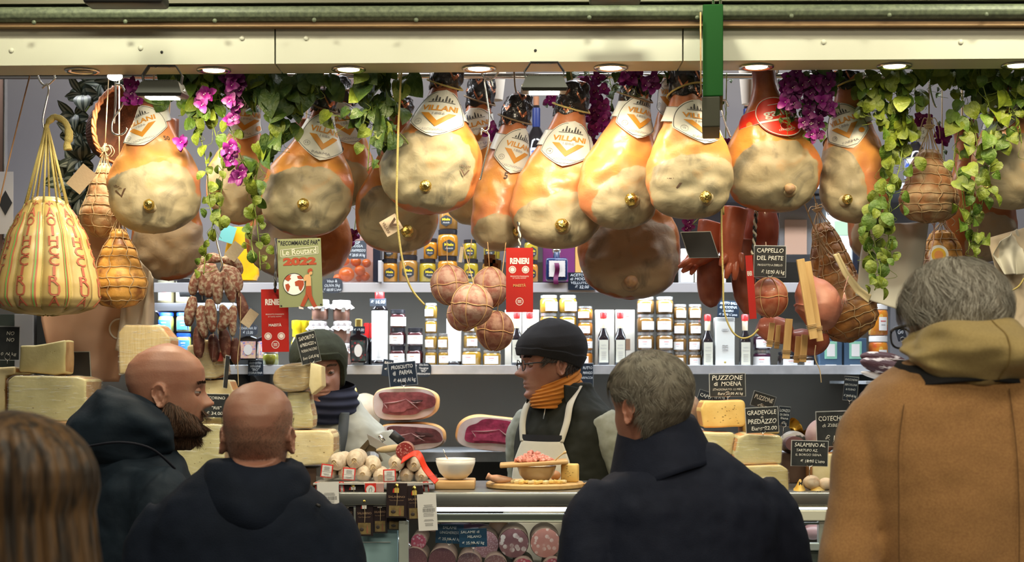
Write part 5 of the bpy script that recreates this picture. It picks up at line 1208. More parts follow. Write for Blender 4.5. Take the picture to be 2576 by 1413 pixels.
def routard(t,f,s,w,h):
 MB().box((0,0,0),(w*s,.0016,h*s),.0005).build('plate',mat('sage_green_metal',(.30,.33,.17),.3,metal=.15),t,smooth=False)
 T=lambda x,y:f(x,y,.0006); T2=lambda x,y:f(x,y,.0012)
 mb=MB(); put_text(mb,'RECOMMANDÉ PAR',T,0,75,15,94,bold=.02,shear=.15)
 mb.build('black_print',mat('plaque_black',(.02,.02,.02),.5),t,smooth=False)
 mb=MB(); put_text(mb,'Le Routard',T,0,53,21,86,bold=.02,rot=.05)
 fr=[(-47,41),(47,47),(47,65),(-47,59)]
 for i in range(4):
  (x0,y0),(x1,y1)=fr[i],fr[(i+1)%4]; dx,dy=x1-x0,y1-y0; L=math.hypot(dx,dy); nx,ny=-dy/L*.7,dx/L*.7
  mb.add([T(x0+nx,y0+ny),T(x0-nx,y0-ny),T(x1-nx,y1-ny),T(x1+nx,y1+ny)],[(0,1,2,3)])
 mb.build('pale_print',mat('plaque_pale',(.62,.62,.48),.5),t,smooth=False)
 M_pr=mat('plaque_red',(.38,.06,.02),.5)
 mb=MB(); put_text(mb,'2022',T,0,28,24,84,bold=.06); mb.build('year_print',M_pr,t,smooth=False)
 mb=MB(); gx,gy,gr=-16,-28,27; mb.add([T(gx+gr*cos(2*pi*q/36),gy+gr*sin(2*pi*q/36)) for q in range(36)],[tuple(range(36))]); mb.build('globe_print',M_lab,t,smooth=False)
 mb=MB(); n=40
 for q in range(n):
  a0=2*pi*q/n;a1=2*pi*(q+1)/n; mb.add([T2(gx+(gr+1)*cos(a),gy+(gr+1)*sin(a)) for a in (a0,a1)]+[T2(gx+(gr-.4)*cos(a),gy+(gr-.4)*sin(a)) for a in (a1,a0)],[(0,1,2,3)])
 mb.build('globe_outline',MATS['plaque_black'],t,smooth=False)
 def P(pts,m,name,off=T2): mb=MB().add([off(x,y) for x,y in pts],[tuple(range(len(pts)))]); return mb.build(name,m,t,smooth=False)
 P([(-40,-14),(-33,-6),(-22,-4),(-26,-10),(-23,-14),(-30,-20),(-34,-18)],M_pr,'continent_print')
 P([(-38,-28),(-30,-26),(-26,-33),(-30,-44),(-33,-47),(-37,-38)],M_pr,'continent_print')
 P([(-14,-22),(-4,-18),(8,-20),(9,-30),(4,-40),(0,-46),(-4,-40),(-5,-33),(-13,-32)],M_pr,'continent_print')
 P([(-8,-8),(2,-6),(8,-14),(2,-16),(-6,-14)],M_pr,'continent_print')
 T3=lambda x,y:f(x,y,.0018)
 P([(14,-34),(24,-34),(22,-56),(12,-76),(6,-86),(-2,-83),(4,-70),(12,-54)],M_pr,'walker_print',T3)
 P([(15,-34),(27,-34),(28,-58),(38,-82),(42,-86),(30,-88),(22,-70),(14,-52)],M_pr,'walker_print',lambda x,y:f(x,y,.0026))
 P([(13,-6),(24,-4),(27,-12),(27,-34),(14,-34),(15,-20),(10,-22),(8,-14)],mat('plaque_tan',(.62,.36,.16),.5),'walker_print',lambda x,y:f(x,y,.0030))
 P([(20,2),(26,4),(31,1),(30,-5),(24,-7)],MATS['plaque_tan'],'walker_print',T3)
 P([(19,0),(20,8),(27,11),(32,8),(31,3),(26,3),(22,-1)],M_pr,'walker_print',lambda x,y:f(x,y,.0022))
 P([(-6,-84),(5,-88),(6,-92),(-6,-90)],M_pale,'walker_print',T3); P([(30,-88),(43,-87),(44,-91),(30,-92)],M_pale,'walker_print',T3)
 mb=MB()
 for sx in (-1,1):
  for sy in (-1,1): mb.ell(f(sx*(w/2-5),sy*(h/2-5),.001),(.0025,.001,.0025),8,6)
 mb.build('rivet',M_iron,t)
leaflet(755,686,110,172,4.425,2,'green metal guide plaque reading RECOMMANDÉ PAR Le Routard 2022',routard)
# loose paper tag on lower ham
t=thing('paper_tag','crumpled paper tag printed VILLANI upside down on the lower ham','tag',W(984,566,4.40),(0,math.radians(60),0))
k=4.4/F
MB().grid(lambda u,v:((u-.5)*42*k,-.004*sin(u*5)*sin(v*4),(v-.5)*46*k),8,8).build('paper',mat('tag_paper',(.60,.46,.32),.6),t)
mb=MB(); put_text(mb,'VILLANI',lambda x,y:(x,-.006,y),0,-.016,.011,.034,bold=.02); put_text(mb,'V',lambda x,y:(x,-.006,y),0,.006,.03,.028,bold=.05); mb.build('print',M_brown,t,smooth=False)
t=thing('paper_tag','white price tag tied beside the right netted culatello','tag',W(2319,338,4.5),(0,.05,0)); MB().box((0,0,0),(.034,.001,.042)).build('paper',M_lab,t,smooth=False); mb=MB(); put_text(mb,'7,5',lambda x,y:(x,-.001,y),0,.006,.012); put_text(mb,'€ 29',lambda x,y:(x,-.001,y),0,-.01,.010); mb.build('writing',M_ink,t,smooth=False)
for (x,y,r_,sz,l) in ((205,450,-40,(.05,.001,.075),'cream tag behind the pale netted culatello at left'),(590,632,-38,(.036,.001,.05),'beige ribbed tag behind the small salami hook'),(628,800,-35,(.03,.001,.05),'beige ribbed tag low on the small salami bunch'),(1160,640,-8,(.010,.001,.045),'thin beige tag on the strings of the round salami')):
 t=thing('paper_tag',l,'tag',W(x,y,4.56),(0,math.radians(r_)*-1,.1)); MB().box((0,0,0),sz).build('paper',mat('beige_paper',(.55,.46,.32),.6,col2=(.48,.38,.26),scale=90,stretch=(1,1,8)),t,smooth=False)
for i,(x,y) in enumerate([(1232,655),(1246,668)]):
 t=thing('kraft_tag','small kraft tag with printed picture, %s one behind round salami strings'%['upper','lower'][i],'tag',W(x,y,4.86),(0,.1*i,0)); MB().tube([(0,0,.018),(.0,0,.16)],.001,5).build('tag_string',M_twine,t); MB().box((0,0,0),(.034,.001,.036)).build('paper',mat('kraft',(.36,.22,.12),.7),t,smooth=False); MB().box((0,-.001,0),(.016,.001,.014)).build('print',mat('kraft_print',(.18,.05,.02),.7),t,smooth=False)
# ------------------------------------------------------------------ plants
M_leaf=mat('bright_leaf',(.10,.18,.014),.55,col2=(.055,.12,.008),scale=45,bump=.9,bscale=110)
M_leafy=mat('yellow_green_leaf',(.17,.22,.014),.55,col2=(.10,.15,.010),scale=45,bump=.9,bscale=110)
M_leafd=mat('deep_leaf',(.03,.075,.012),.5,col2=(.07,.12,.015),scale=45,bump=.9,bscale=110)
M_stem=mat('vine_stem',(.22,.30,.05),.6)
M_mag=mat('magenta_petal',(.19,.004,.14),.5,col2=(.11,.003,.09),scale=50,bump=.5,bscale=120); M_magb=mat('bright_magenta',(.26,.008,.21),.5); M_anther=mat('anther',(.8,.75,.6),.6)
for _m in (M_leaf,M_leafy,M_mag):
 _b=_m.node_tree.nodes['Principled BSDF']
def leaf(mb,p,size,az,pitch,roll,kind='heart',nu=6,nv=8,cols=False):
 M=Matrix.Translation(p)@Euler((pitch,roll,az)).to_matrix().to_4x4()
 def f(u,v):
  if kind=='heart': hw=.50*(max(0,sin(pi*min(1,(v*.97+.03))**.62))**.85); back=-.12*(1-abs(2*u-1))*0+ (.12*(abs(2*u-1)) if v<.15 else 0)
  elif kind=='narrow': hw=.20*sin(pi*min(1,v*.96+.03))**.8; back=0
  else: hw=.42*sin(pi*(v*.94+.03))**.7; back=0
  x=(2*u-1)*hw; z=-(v-back*.8)
  y=-.22*abs(x)-.12*sin(pi*v)+.10*v*v + .02*sin(v*22)*abs(2*u-1)
  return (x*size,y*size,z*size)
 mb.grid(f,nu,nv,M=M)
 if kind=='narrow' or cols:
  n=(nu-1)*(nv-1); mb.mi[-n:]=[(q%(nu-1))%2 for q in range(n)]
def vine(name,label,d,strands,leafm,size,n,flowers=None,seed=0,cat_='plant',spread=.02,kind='heart',top=True,group=None,avoid=0):
 """strands: list of pixel polylines; n leaves per strand"""
 R=random.Random(seed); p0=strands[0][0]; t=thing(name,label,cat_,W(p0[0],p0[1],d),group=group)
 st=MB(); lf=MB(); tn=MB()
 for si,S in enumerate(strands):
  P=crv([W(x,y,d+R.uniform(-.02,.02)) for x,y in S],8); st.tube(P,.0016,5)
  m=len(P); cnt=n[si] if isinstance(n,(list,tuple)) else n
  for q in range(cnt):
   f=(q+R.uniform(0,.9))/cnt; i=min(m-1,int(f*(m-1))); b=P[i]
   sz=size*R.uniform(.6,1.15)*(1.05-.35*f)
   off=Vector((R.uniform(-1,1)*spread,R.uniform(-.8,.5)*spread,R.uniform(-.5,.5)*spread*.6)); q_=b+off
   lf.mi=lf.mi; lf.cur=0 if R.random()<.7 else 1
   leaf(lf,q_+Vector((0,0,sz*.3)),sz,R.uniform(-1.0,1.0)+(0 if off.x<0 else 0),R.uniform(-.7,.25),R.uniform(-.8,.8),kind)
   st.tube([b,b.lerp(q_,.6)+Vector((0,-.004,.006)),q_+Vector((0,0,sz*.3))],.0009,4)
   if R.random()<.25:
    c=b; tn.tube(crv([c,c+Vector((R.uniform(-.02,.02),-.012,-.02)),c+Vector((R.uniform(-.03,.03),-.014,-.045)),c+Vector((R.uniform(-.03,.03),-.006,-.052))],4),.0007,4)
 st.v+=[]; st.build('stem',M_stem,t,local=False)
 if tn.f: tn.build('tendril',M_leafy,t,local=False)
 lm=leafm if isinstance(leafm,(list,tuple)) else (leafm,leafm)
 o=lf.build('foliage',list(lm),t,local=False)
 if flowers: flower_part(t,flowers,d,seed)
 return t
def flower_part(t,fl,d,seed):
 R=random.Random(seed+5); pb=MB(); an=MB()
 for (x,y,cnt,spx) in fl:
  for q in range(cnt):
   c=W(x+R.uniform(-1,1)*spx,y+R.uniform(-1,1)*spx*1.3,d-.03+R.uniform(-.03,.03)); s_=R.uniform(.018,.027)
   az=R.uniform(0,6.28)
   pb.cur=0 if R.random()<.75 else 1
   for k in range(3): 
    a=az+2.09*k; leaf(pb,c,s_,R.uniform(-.4,.4),-.5,a,'round',4,5)
   an.ell(c+Vector((0,-.006,0)),(.0018,.0018,.0018),6,4); an.ell(c+Vector((.004,-.007,.003)),(.0014,.0014,.0014),6,4)
 pb.build('flower_petals',[M_mag,M_magb],t,local=False); an.build('flower_centres',M_anther,t,local=False)
vine('trailing_vine','leafy vine with long trailing stems and purple blooms, left of centre',4.40,[[(455,185),(470,260),(500,330),(520,420),(525,500),(535,560),(520,620),(512,690)],[(500,185),(510,250),(540,330),(560,420),(555,500),(550,560)],[(540,190),(560,280),(590,350),(620,440),(640,520),(650,600),(655,680)],[(430,215),(450,250),(480,270),(520,290)],[(610,400),(645,470),(640,540),(632,600),(640,650)]],(M_leafy,M_leaf),.045,[26,24,22,14,14],[(590,210,16,22),(588,260,10,12),(583,300,5,8),(580,375,7,12),(577,400,4,6),(600,440,6,9),(460,365,3,6),(335,230,9,18),(348,250,4,8),(510,240,5,20)],seed=1,spread=.03,kind='round')
vine('trailing_vine','dense vine crown hiding the beam just right of left floodlight',4.44,[[(480,185),(500,230),(520,290)],[(560,185),(570,225),(550,270)],[(640,190),(660,240),(640,270)],[(430,190),(500,200),(600,195)],[(400,240),(430,250),(450,240)]],(M_leafd,M_leaf),.062,[18,18,14,18,8],None,seed=2,spread=.05,kind='heart')
vine('big_leaf_vine','broad leaved vine hanging above the PARMA ham, over the guide plaque',4.42,[[(640,185),(690,220),(740,250),(790,230)],[(660,190),(680,260),(700,300),(710,340)],[(740,190),(750,250),(740,290)],[(690,330),(680,370),(660,390),(650,420),(640,470)],[(790,190),(800,230)]],(M_leafd,M_leafy),.070,[14,14,12,14,6],None,seed=3,spread=.045)
vine('big_leaf_vine','broad leaved vine hanging between PARMA ham and biggest ham',4.38,[[(910,185),(930,240),(940,300),(930,360),(925,430)],[(960,190),(970,240),(950,300),(960,350),(975,370)],[(1000,190),(990,250),(985,290)],[(930,230),(905,290),(870,300),(850,290)],[(960,280),(990,320),(1020,350),(1030,370)]],(M_leafd,M_leafy),.066,[16,14,9,9,6],None,seed=4,spread=.038)
vine('trailing_vine','long narrow vine dropping between the side-on ham and netted culatello',4.38,[[(2200,178),(2210,260),(2230,340),(2220,430),(2215,520),(2200,600),(2215,680),(2200,730)],[(2250,178),(2260,250),(2270,330),(2265,410),(2240,500),(2235,590),(2245,660)],[(2290,180),(2285,240),(2275,300),(2280,350)],[(2180,190),(2175,240),(2190,290)],[(2220,520),(2190,570),(2180,620),(2205,660)]],(M_leafy,M_leaf),.052,[46,46,26,20,14],None,seed=5,spread=.038,kind='round')
vine('trailing_vine','thick vine at the right edge hanging before the cut-off ham',4.36,[[(2400,178),(2420,250),(2450,320),(2460,400),(2450,480),(2440,560),(2460,660)],[(2460,178),(2480,240),(2500,320),(2490,420),(2470,520)],[(2520,180),(2530,240),(2560,300),(2570,360)],[(2570,180),(2560,230),(2540,290)],[(2420,300),(2400,400),(2420,480),(2430,560),(2440,620)],[(2340,182),(2380,200),(2420,210)]],(M_leafy,M_leaf),.050,[28,24,18,14,20,9],None,seed=6,spread=.036,kind='heart')
vine('trailing_vine','dark green vine mass up under the beam at right edge',4.44,[[(2400,178),(2450,230),(2500,250)],[(2480,178),(2540,220),(2576,250)],[(2440,190),(2470,260)]],(M_leafd,M_leaf),.055,[12,12,8],None,seed=16,spread=.04)
def boug(label,d,strands,fl,n,seed,size=.036): return vine('bougainvillea',label,d,strands,(M_leafd,M_leaf),size,n,fl,seed=seed,spread=.028,kind='heart')
boug('purple flowering branch right of the right floodlight',4.80,[[(1480,182),(1500,240),(1500,300),(1490,360),(1510,400)],[(1440,190),(1410,250),(1390,260)],[(1530,185),(1540,240),(1530,300)]],[(1495,225,14,24),(1505,300,16,26),(1400,250,7,11),(1385,255,3,6),(1480,360,9,16),(1240,330,7,10),(1505,265,10,18)],[12,5,8],7)
boug('small purple flowering branch over the torn-fat ham',4.40,[[(1560,182),(1590,195),(1630,200)],[(1640,184),(1680,195),(1700,190)]],[(1580,192,7,12),(1632,210,7,12),(1600,185,5,14)],[7,7],8)
boug('dark purple flower mass between red labelled ham and side-on ham',4.38,[[(1990,182),(2010,240),(2030,300),(2040,360)],[(2050,182),(2060,240),(2050,320)],[(2100,185),(2090,230),(2080,290)],[(1970,200),(1975,270),(1985,310)]],[(2000,215,22,30),(2060,210,18,30),(2040,290,16,22),(2080,270,8,14),(2050,340,7,10),(1985,250,8,14)],[16,16,12,10],9)
boug('purple blossoms behind the right netted culatello',4.75,[[(2300,180),(2305,270),(2320,340)],[(2370,182),(2370,300),(2375,400)]],[(2320,310,8,10),(2372,345,9,10)],[3,4],10,.02)
boug('purple blossoms between the stamped ham and the red labelled ham',4.78,[[(1828,182),(1826,300),(1825,400)]],[(1828,372,6,8)],[3],21,.02)
boug('pink blossoms beside the blank black card',4.78,[[(1790,500),(1760,545),(1735,570)]],[(1730,568,5,8)],[2],22,.02)
boug('pink blossom above the grey € 28.00 card',5.0,[[(900,500),(895,550),(890,590)]],[(890,596,5,7)],[1],23,.02)
# variegated plant at left
t=thing('variegated_plant','dark plant with white striped leaves behind the wicker basket','plant',W(240,200,4.95))
R=random.Random(3); lf=MB(); sp=MB()
for (cx,cy,n_) in ((255,210,9),(205,235,8),(190,290,5),(195,340,9),(205,410,8),(215,470,9),(185,500,8),(160,450,5),(215,555,6),(235,350,5),(290,190,8),(240,520,6),(160,560,6)):
 for q in range(n_):
  a=2*pi*q/n_+R.uniform(-.3,.3); c=W(cx+R.uniform(-6,6),cy+R.uniform(-6,6),4.95+R.uniform(-.03,.03)); sz=R.uniform(.05,.075)
  pit=R.uniform(-.7,-.2)
  leaf(lf,c,sz,R.uniform(-.3,.3),pit,a,'round' if R.random()<.5 else 'narrow',6,7,True)
for a_,b_ in (((255,200),(200,300)),((200,300),(200,420)),((200,420),(200,560)),((255,200),(190,240))): sp.tube(crv([W(*a_,4.97),W((a_[0]+b_[0])/2+8,(a_[1]+b_[1])/2,4.96),W(*b_,4.97)],5),.003,6)
sp.build('stem',M_stem,t,local=False)
def varieg():
 m=mat('variegated_leaf',(.03,.06,.03),.4); nt,N,L,B=nodes_of(m); tc=N.new('ShaderNodeTexCoord'); w=N.new('ShaderNodeTexWave'); w.inputs['Scale'].default_value=30; w.inputs['Distortion'].default_value=9; w.inputs['Detail'].default_value=2; L.new(tc.outputs['Object'],w.inputs['Vector'])
 r=N.new('ShaderNodeValToRGB'); r.color_ramp.elements[0].position=.6; r.color_ramp.elements[1].position=.75; r.color_ramp.elements[0].color=(.025,.05,.028,1); r.color_ramp.elements[1].color=(.42,.46,.38,1); L.new(w.outputs[0],r.inputs[0]); L.new(r.outputs[0],B.inputs['Base Color']); return m
lf.build('foliage',[mat('dark_variegated',(.02,.035,.02),.45),mat('pale_stripe',(.22,.25,.19),.45)],t,local=False)
# wicker basket
t=thing('wicker_basket','dark wicker basket hanging on its side behind the chrome hook','basket',W(285,320,4.82),(0,math.radians(12),math.radians(38)))
k=4.82/F
def bk(u,v,off=0):
 a=2*pi*u; r=lerp(96,60,v**1.5)*k+.0025*sin(u*2*pi*34+ (pi if int(v*26)%2 else 0))+off; y=v*.13
 if v>.999: pass
 return Vector((r*.72*cos(a),y-.05,r*1.0*sin(a)))
mb=MB().grid(bk,204,53,cu=True,flip=True); mb.grid(lambda u,v:Vector((bk(u,1).x*(1-v),bk(u,1).y,bk(u,1).z*(1-v))),204,3,cu=True)
mb.build('woven_side',mat('wicker',(.16,.055,.025),.5,col2=(.08,.03,.015),scale=40),t)
mb=MB()
for q in range(3):
 mb.tube([bk(i/60,0)*(1.02)+Vector((.005*cos(i*1.1+q*2.1),.005*sin(i*1.1+q*2.1)-.004,0)) for i in range(60)],.0045,6,closed=True)
mb.build('braided_rim',mat('wicker_rim',(.42,.15,.05),.5),t)
# ------------------------------------------------------------------ hanging cloths and papers
def sheet(name,label,poly,d,m,fold=.01,cat_='apron',seed=0,cuts=14,thick=.001):
 """poly: left edge list and right edge list, from top to bottom"""
 L_,R_=poly; t=thing(name,label,cat_,W(L_[0][0],L_[0][1],d))
 def at(E,v):
  k=v*(len(E)-1); i=min(int(k),len(E)-2); q=k-i; return (lerp(E[i][0],E[i+1][0],q),lerp(E[i][1],E[i+1][1],q))
 def f(u,v):
  a=at(L_,v);b=at(R_,v); p=W(lerp(a[0],b[0],u),lerp(a[1],b[1],u),d); 
  p.y+=fold*(sin(u*9+seed+v*2)*.5+nz((u*3,v*2,0),1,seed)*1.2+.4*sin(v*3)); return p
 o=MB().grid(f,34,40).build('fabric' if cat_=='apron' else 'sheet',m,t,local=False); o.modifiers.new('s','SOLIDIFY').thickness=thick; return t
sheet('pink_paper','large pink wrapping paper hanging under the big cheese',([(130,560),(100,800),(140,960)],[(300,560),(370,740),(300,960)]),4.80,mat('pink_paper',(.56,.36,.26),.7,col2=(.50,.30,.20),scale=5),.015,'paper',1)
sheet('clear_bag','translucent plastic bag beside the orange netted culatello',([(340,640),(300,760),(290,880)],[(392,700),(385,780),(378,900)]),4.75,mat('bag_plastic',(.62,.56,.46),.25,alpha=.75),.03,'bag',2)
sheet('white_apron','white cloth bag hanging behind the right long vine',([(2180,560),(2165,640),(2158,700),(2150,742)],[(2335,560),(2328,640),(2315,720),(2290,790)]),4.62,mat('white_linen',(.60,.57,.48),.6,col2=(.52,.50,.41),scale=5),.014,'apron',3)
t=sheet('paper_strap','curved cream strap hanging over the white cloth bag',([(2096,640),(2120,690),(2150,735),(2185,762)],[(2110,636),(2135,684),(2165,722),(2192,742)]),4.48,mat('cream_strap',(.62,.52,.30),.6),.002,'strap',3)
sheet('cream_apron','cream cloth apron hanging at the right edge behind the grey-haired man',([(2480,600),(2510,700),(2505,820),(2540,960),(2560,1100)],[(2620,560),(2640,700),(2640,820),(2640,960),(2640,1100)]),4.55,mat('cream_linen',(.62,.52,.38),.7,col2=(.56,.46,.33),scale=5),.03,'apron',5)
sheet('paper_bag_top','crumpled white paper standing above the cream apron',([(2512,610),(2500,640),(2530,690)],[(2560,575),(2576,620),(2580,690)]),4.52,mat('white_linen',(.6,.57,.48)),.02,'paper',6)
t=thing('paper_cup_lid','round white lid leaning on the pink paper','lid',W(301,827,4.8),(.0,0,0))
MB().tube([(.030*cos(a*pi/16),0,.030*sin(a*pi/16)) for a in range(32)],.003,8,closed=True).build('rim',M_lab,t)
MB().prism([(.029*cos(a*pi/16),.029*sin(a*pi/16)) for a in range(32)],-.001,.001,lambda x,y,z:(x,y,z)).build('disc',mat('tan_disc',(.5,.33,.2),.6),t,smooth=False)
# white paper cones hanging
for i,(x,w_,yb,d) in enumerate([(1243,52,252,5.1),(1883,40,262,5.0)]):
 t=thing('paper_cone','white %s hanging from the stall ceiling, %s'%(['paper cone','paper cone'][i],['left of the right floodlight','right of the green sign'][i]),'paper cone',W(x,yb,d))
 k=d/F; MB().lathe([(w_*.42*k,0),(w_*.6*k,80*k),(w_*.9*k,190*k)],28,cap=False).build('paper',mat('cone_paper',(.62,.58,.50),.7),t)
 MB().tube([(0,0,150*k),(0,0,2.97-t.location.z)],.004).build('holder_rod',M_iron,t)
# brown sign panel behind on wall
t=thing('brown_menu_board','brown board with gold ornament on the back wall','board',W(840,200,5.9))
a=W(770,120,6.03);b=W(893,262,6.03); MB().box(((a.x+b.x)/2,6.035,(a.z+b.z)/2),(b.x-a.x,.02,a.z-b.z)).build('panel',mat('plum_brown',(.13,.08,.08),.6),t,local=False,smooth=False)
mb=MB(); mb.tube(crv([W(788,205,5.94),W(800,212,5.94),W(815,208,5.94),W(800,222,5.94),W(812,235,5.94),W(826,222,5.94)],6),.003,5); mb.build('gold_ornament',M_gold,t,local=False)
# ------------------------------------------------------------------ cheeses
M_ch=mat('cheese_pale',(.80,.70,.42),.5,col2=(.72,.60,.31),scale=16,detail=9,bump=.4,bscale=30); M_chy=mat('cheese_yellow',(.82,.60,.21),.5,col2=(.74,.50,.15),scale=16,detail=9,bump=.4,bscale=30); M_chg=mat('cheese_greenish',(.68,.63,.34),.45,col2=(.55,.50,.24),scale=14,detail=9,coat=.2,bump=.4,bscale=30)
M_rind=mat('cheese_rind',(.50,.33,.16),.65,col2=(.38,.23,.10),scale=25,bump=.3,bscale=60); M_rindo=mat('orange_rind',(.66,.32,.10),.55,col2=(.55,.25,.08),scale=25)
M_film=mat('cling_film',(.85,.85,.80),.08,alpha=.16,spec=1.0,bump=1.0,bscale=18,stretch=(1,1,3))
_nt,_N,_L,_B=nodes_of(M_film); _tc=_N.new('ShaderNodeTexCoord'); _mp=_N.new('ShaderNodeMapping'); _mp.inputs['Rotation'].default_value=(0,.9,0); _mp.inputs['Scale'].default_value=(1,1,9); _n=_N.new('ShaderNodeTexNoise'); _n.inputs['Scale'].default_value=26; _n.inputs['Detail'].default_value=5; _n.inputs['Distortion'].default_value=.6
_L.new(_tc.outputs['Object'],_mp.inputs[0]); _L.new(_mp.outputs[0],_n.inputs['Vector']); _r=_N.new('ShaderNodeValToRGB'); _r.color_ramp.elements[0].position=.55; _r.color_ramp.elements[1].position=.78; _r.color_ramp.elements[0].color=(.07,.07,.07,1); _r.color_ramp.elements[1].color=(.75,.75,.75,1); _L.new(_n.outputs[0],_r.inputs[0]); _L.new(_r.outputs[0],_B.inputs['Alpha'])  # sheen on the crinkles drawn as whitish streaks in the film's opacity
M_hole=mat('cheese_hole',(.34,.24,.08),.6)
def cheese(label,poly,d,depth,m,rind=None,top=None,film=False,group=None,holes=0,seed=0,name='cheese_wedge',bev=.006,rz=0,cat_='cheese'):
 pts=[W(x,y,d) for x,y in poly]; zb=min(p.z for p in pts); cx=sum(p.x for p in pts)/len(pts)
 t=thing(name,label,cat_,(cx,d+depth/2,zb),(0,0,math.radians(rz)),group=group)
 base=Vector((cx,d+depth/2,zb))
 def mk(scale,nm,mm,wob=0):
  bm=bmesh.new(); n=len(pts)
  c=sum((p for p in pts),Vector())/n
  fr=[bm.verts.new((c+(p-c)*scale)-base+Vector((0,-(scale-1)*depth*.5,0))) for p in pts]; bk_=[bm.verts.new((c+(p-c)*scale)-base+Vector((0,depth+(scale-1)*depth*.5,0))) for p in pts]
  f0=bm.faces.new(fr); f0.material_index=0; f1=bm.faces.new(bk_[::-1]); f1.material_index=1
  for i in range(n):
   f=bm.faces.new((fr[i],bk_[i],bk_[(i+1)%n],fr[(i+1)%n])); f.material_index=1
  bm.normal_update(); bmesh.ops.recalc_face_normals(bm,faces=bm.faces[:])
  bmesh.ops.bevel(bm,geom=bm.edges[:],offset=bev,segments=3,affect='EDGES',profile=.5)
  bmesh.ops.triangulate(bm,faces=[f for f in bm.faces if len(f.verts)>4])
  bmesh.ops.subdivide_edges(bm,edges=[e for e in bm.edges if e.calc_length()>.02],cuts=3,use_grid_fill=True)
  for v in bm.verts: v.co+=Vector((nz(v.co,18,seed),nz(v.co,18,seed+1),nz(v.co,18,seed+2)))*(.0025+wob)
  me=bpy.data.meshes.new(nm); bm.to_mesh(me); bm.free()
  for x in (mm if isinstance(mm,list) else [mm]): me.materials.append(x)
  if not isinstance(mm,list): me.polygons.foreach_set('material_index',[0]*len(me.polygons))
  me.polygons.foreach_set('use_smooth',[True]*len(me.polygons)); me.set_sharp_from_angle(angle=math.radians(50))
  o=bpy.data.objects.new(nm,me); scn.collection.objects.link(o); o.parent=t; return o
 mk(1.0,'cheese_body',[m,rind or m])
 if holes:
  R=random.Random(seed); mb=MB(); xs=[p.x for p in pts]; zs=[p.z for p in pts]
  for q in range(holes):
   x=lerp(min(xs),max(xs),R.uniform(.15,.85)); z=lerp(min(zs),max(zs),R.uniform(.15,.8)); r=R.uniform(.001,.0028)
   mb.ell(Vector((x,d-.0002,z))-base,(r*R.uniform(.6,1.3),.0008,r*.55),8,6)
  mb.build('eye_holes',M_hole,t)
 if film: mk(1.035,'cling_film',M_film,.003)
 return t
WB=W(0,0,1)
# left group
cheese('tall ridged pale cheese block above the bald bearded man',[(297,836),(312,816),(402,817),(428,850),(424,930),(300,940)],4.62,.12,mat('cheese_ridged',(.76,.62,.34),.4,col2=(.66,.50,.22),scale=30,stretch=(9,1,.6),coat=.2),M_rindo,film=True,seed=1)
cheese('smooth yellow cheese wedge with brown rind on the far left stack',[(50,868),(85,868),(120,862),(164,854),(163,940),(140,943),(48,936)],4.60,.10,M_chg,M_rind,holes=14,seed=2)
cheese('large film-wrapped pale green cheese block under the far left wedge',[(20,958),(35,945),(190,946),(216,955),(216,1060),(18,1060)],4.56,.18,M_chg,M_rind,film=True,holes=10,seed=3)
cheese('tan cheese block cut by the left edge',[(-60,925),(38,922),(38,941),(13,946),(13,1100),(-60,1100)],4.60,.2,M_ch,M_rindo,seed=4,holes=6)
cheese('brown-crusted cheese wheel at the bottom of the far left stack',[(14,1062),(200,1060),(216,1070),(216,1215),(14,1215)],4.55,.2,mat('brown_crust',(.26,.15,.07),.6,col2=(.34,.21,.10),scale=60,stretch=(6,1,1),bump=.4,bscale=90),None,seed=5,name='round_cheese')
cheese('pale block under the tan cheese at the left edge',[(-60,1102),(12,1102),(12,1215),(-60,1215)],4.62,.2,M_ch,M_rind,seed=6)
cheese('film-wrapped wedge with red printed rind behind the bearded man',[(470,868),(492,866),(502,882),(508,856),(552,852),(560,870),(567,940),(540,952),(500,950),(470,940)],4.62,.09,M_ch,M_rind,film=True,seed=7)
t=thing('cheese_label','small red stamp on the film-wrapped wedge','label',W(550,897,4.60),(0,0,0)); MB().box((0,0,0),(.026,.001,.026)).build('red_print',mat('stamp_red',(.60,.08,.05),.5),t,smooth=False)
cheese('low yellow cheese block under the red stamped wedge',[(500,962),(512,956),(575,955),(586,985),(584,1050),(500,1050)],4.64,.12,M_ch,M_rindo,seed=8,holes=4)
cheese('flat cheese slab below the PECORINO card',[(500,1050),(560,1046),(562,1068),(498,1068)],4.6,.12,M_chg,M_rind,seed=9)
cheese('film-wrapped greenish cheese block between the two bald men',[(436,1072),(450,1066),(560,1068),(566,1080),(566,1215),(436,1215)],4.55,.2,M_chg,M_rind,film=True,seed=10,holes=6)
cheese('film-wrapped cheese lump with ribbed side under the SAPORITO card',[(684,955),(690,930),(712,916),(780,908),(786,918),(784,965),(760,984),(715,986),(692,975)],4.52,.10,mat('cheese_ridged2',(.70,.56,.30),.3,col2=(.60,.45,.22),scale=30,stretch=(1,1,7),coat=.4),None,film=True,seed=11,bev=.012)
cheese('pale cut triangular end of the film-wrapped cheese lump',[(782,912),(808,922),(809,972),(784,994),(778,970)],4.50,.10,M_ch,M_ch,seed=12,bev=.003)
cheese('upright greenish wedge with curved side under the wrapped lump',[(722,986),(778,984),(780,1010),(788,1050),(786,1076),(728,1078),(724,1030)],4.54,.10,M_chg,M_rind,film=True,seed=13)
cheese('broad yellow cheese wedge at the base of the centre stack',[(700,1100),(725,1082),(828,1082),(838,1095),(838,1140),(828,1166),(700,1176)],4.50,.16,M_ch,M_rind,film=True,holes=12,seed=14)
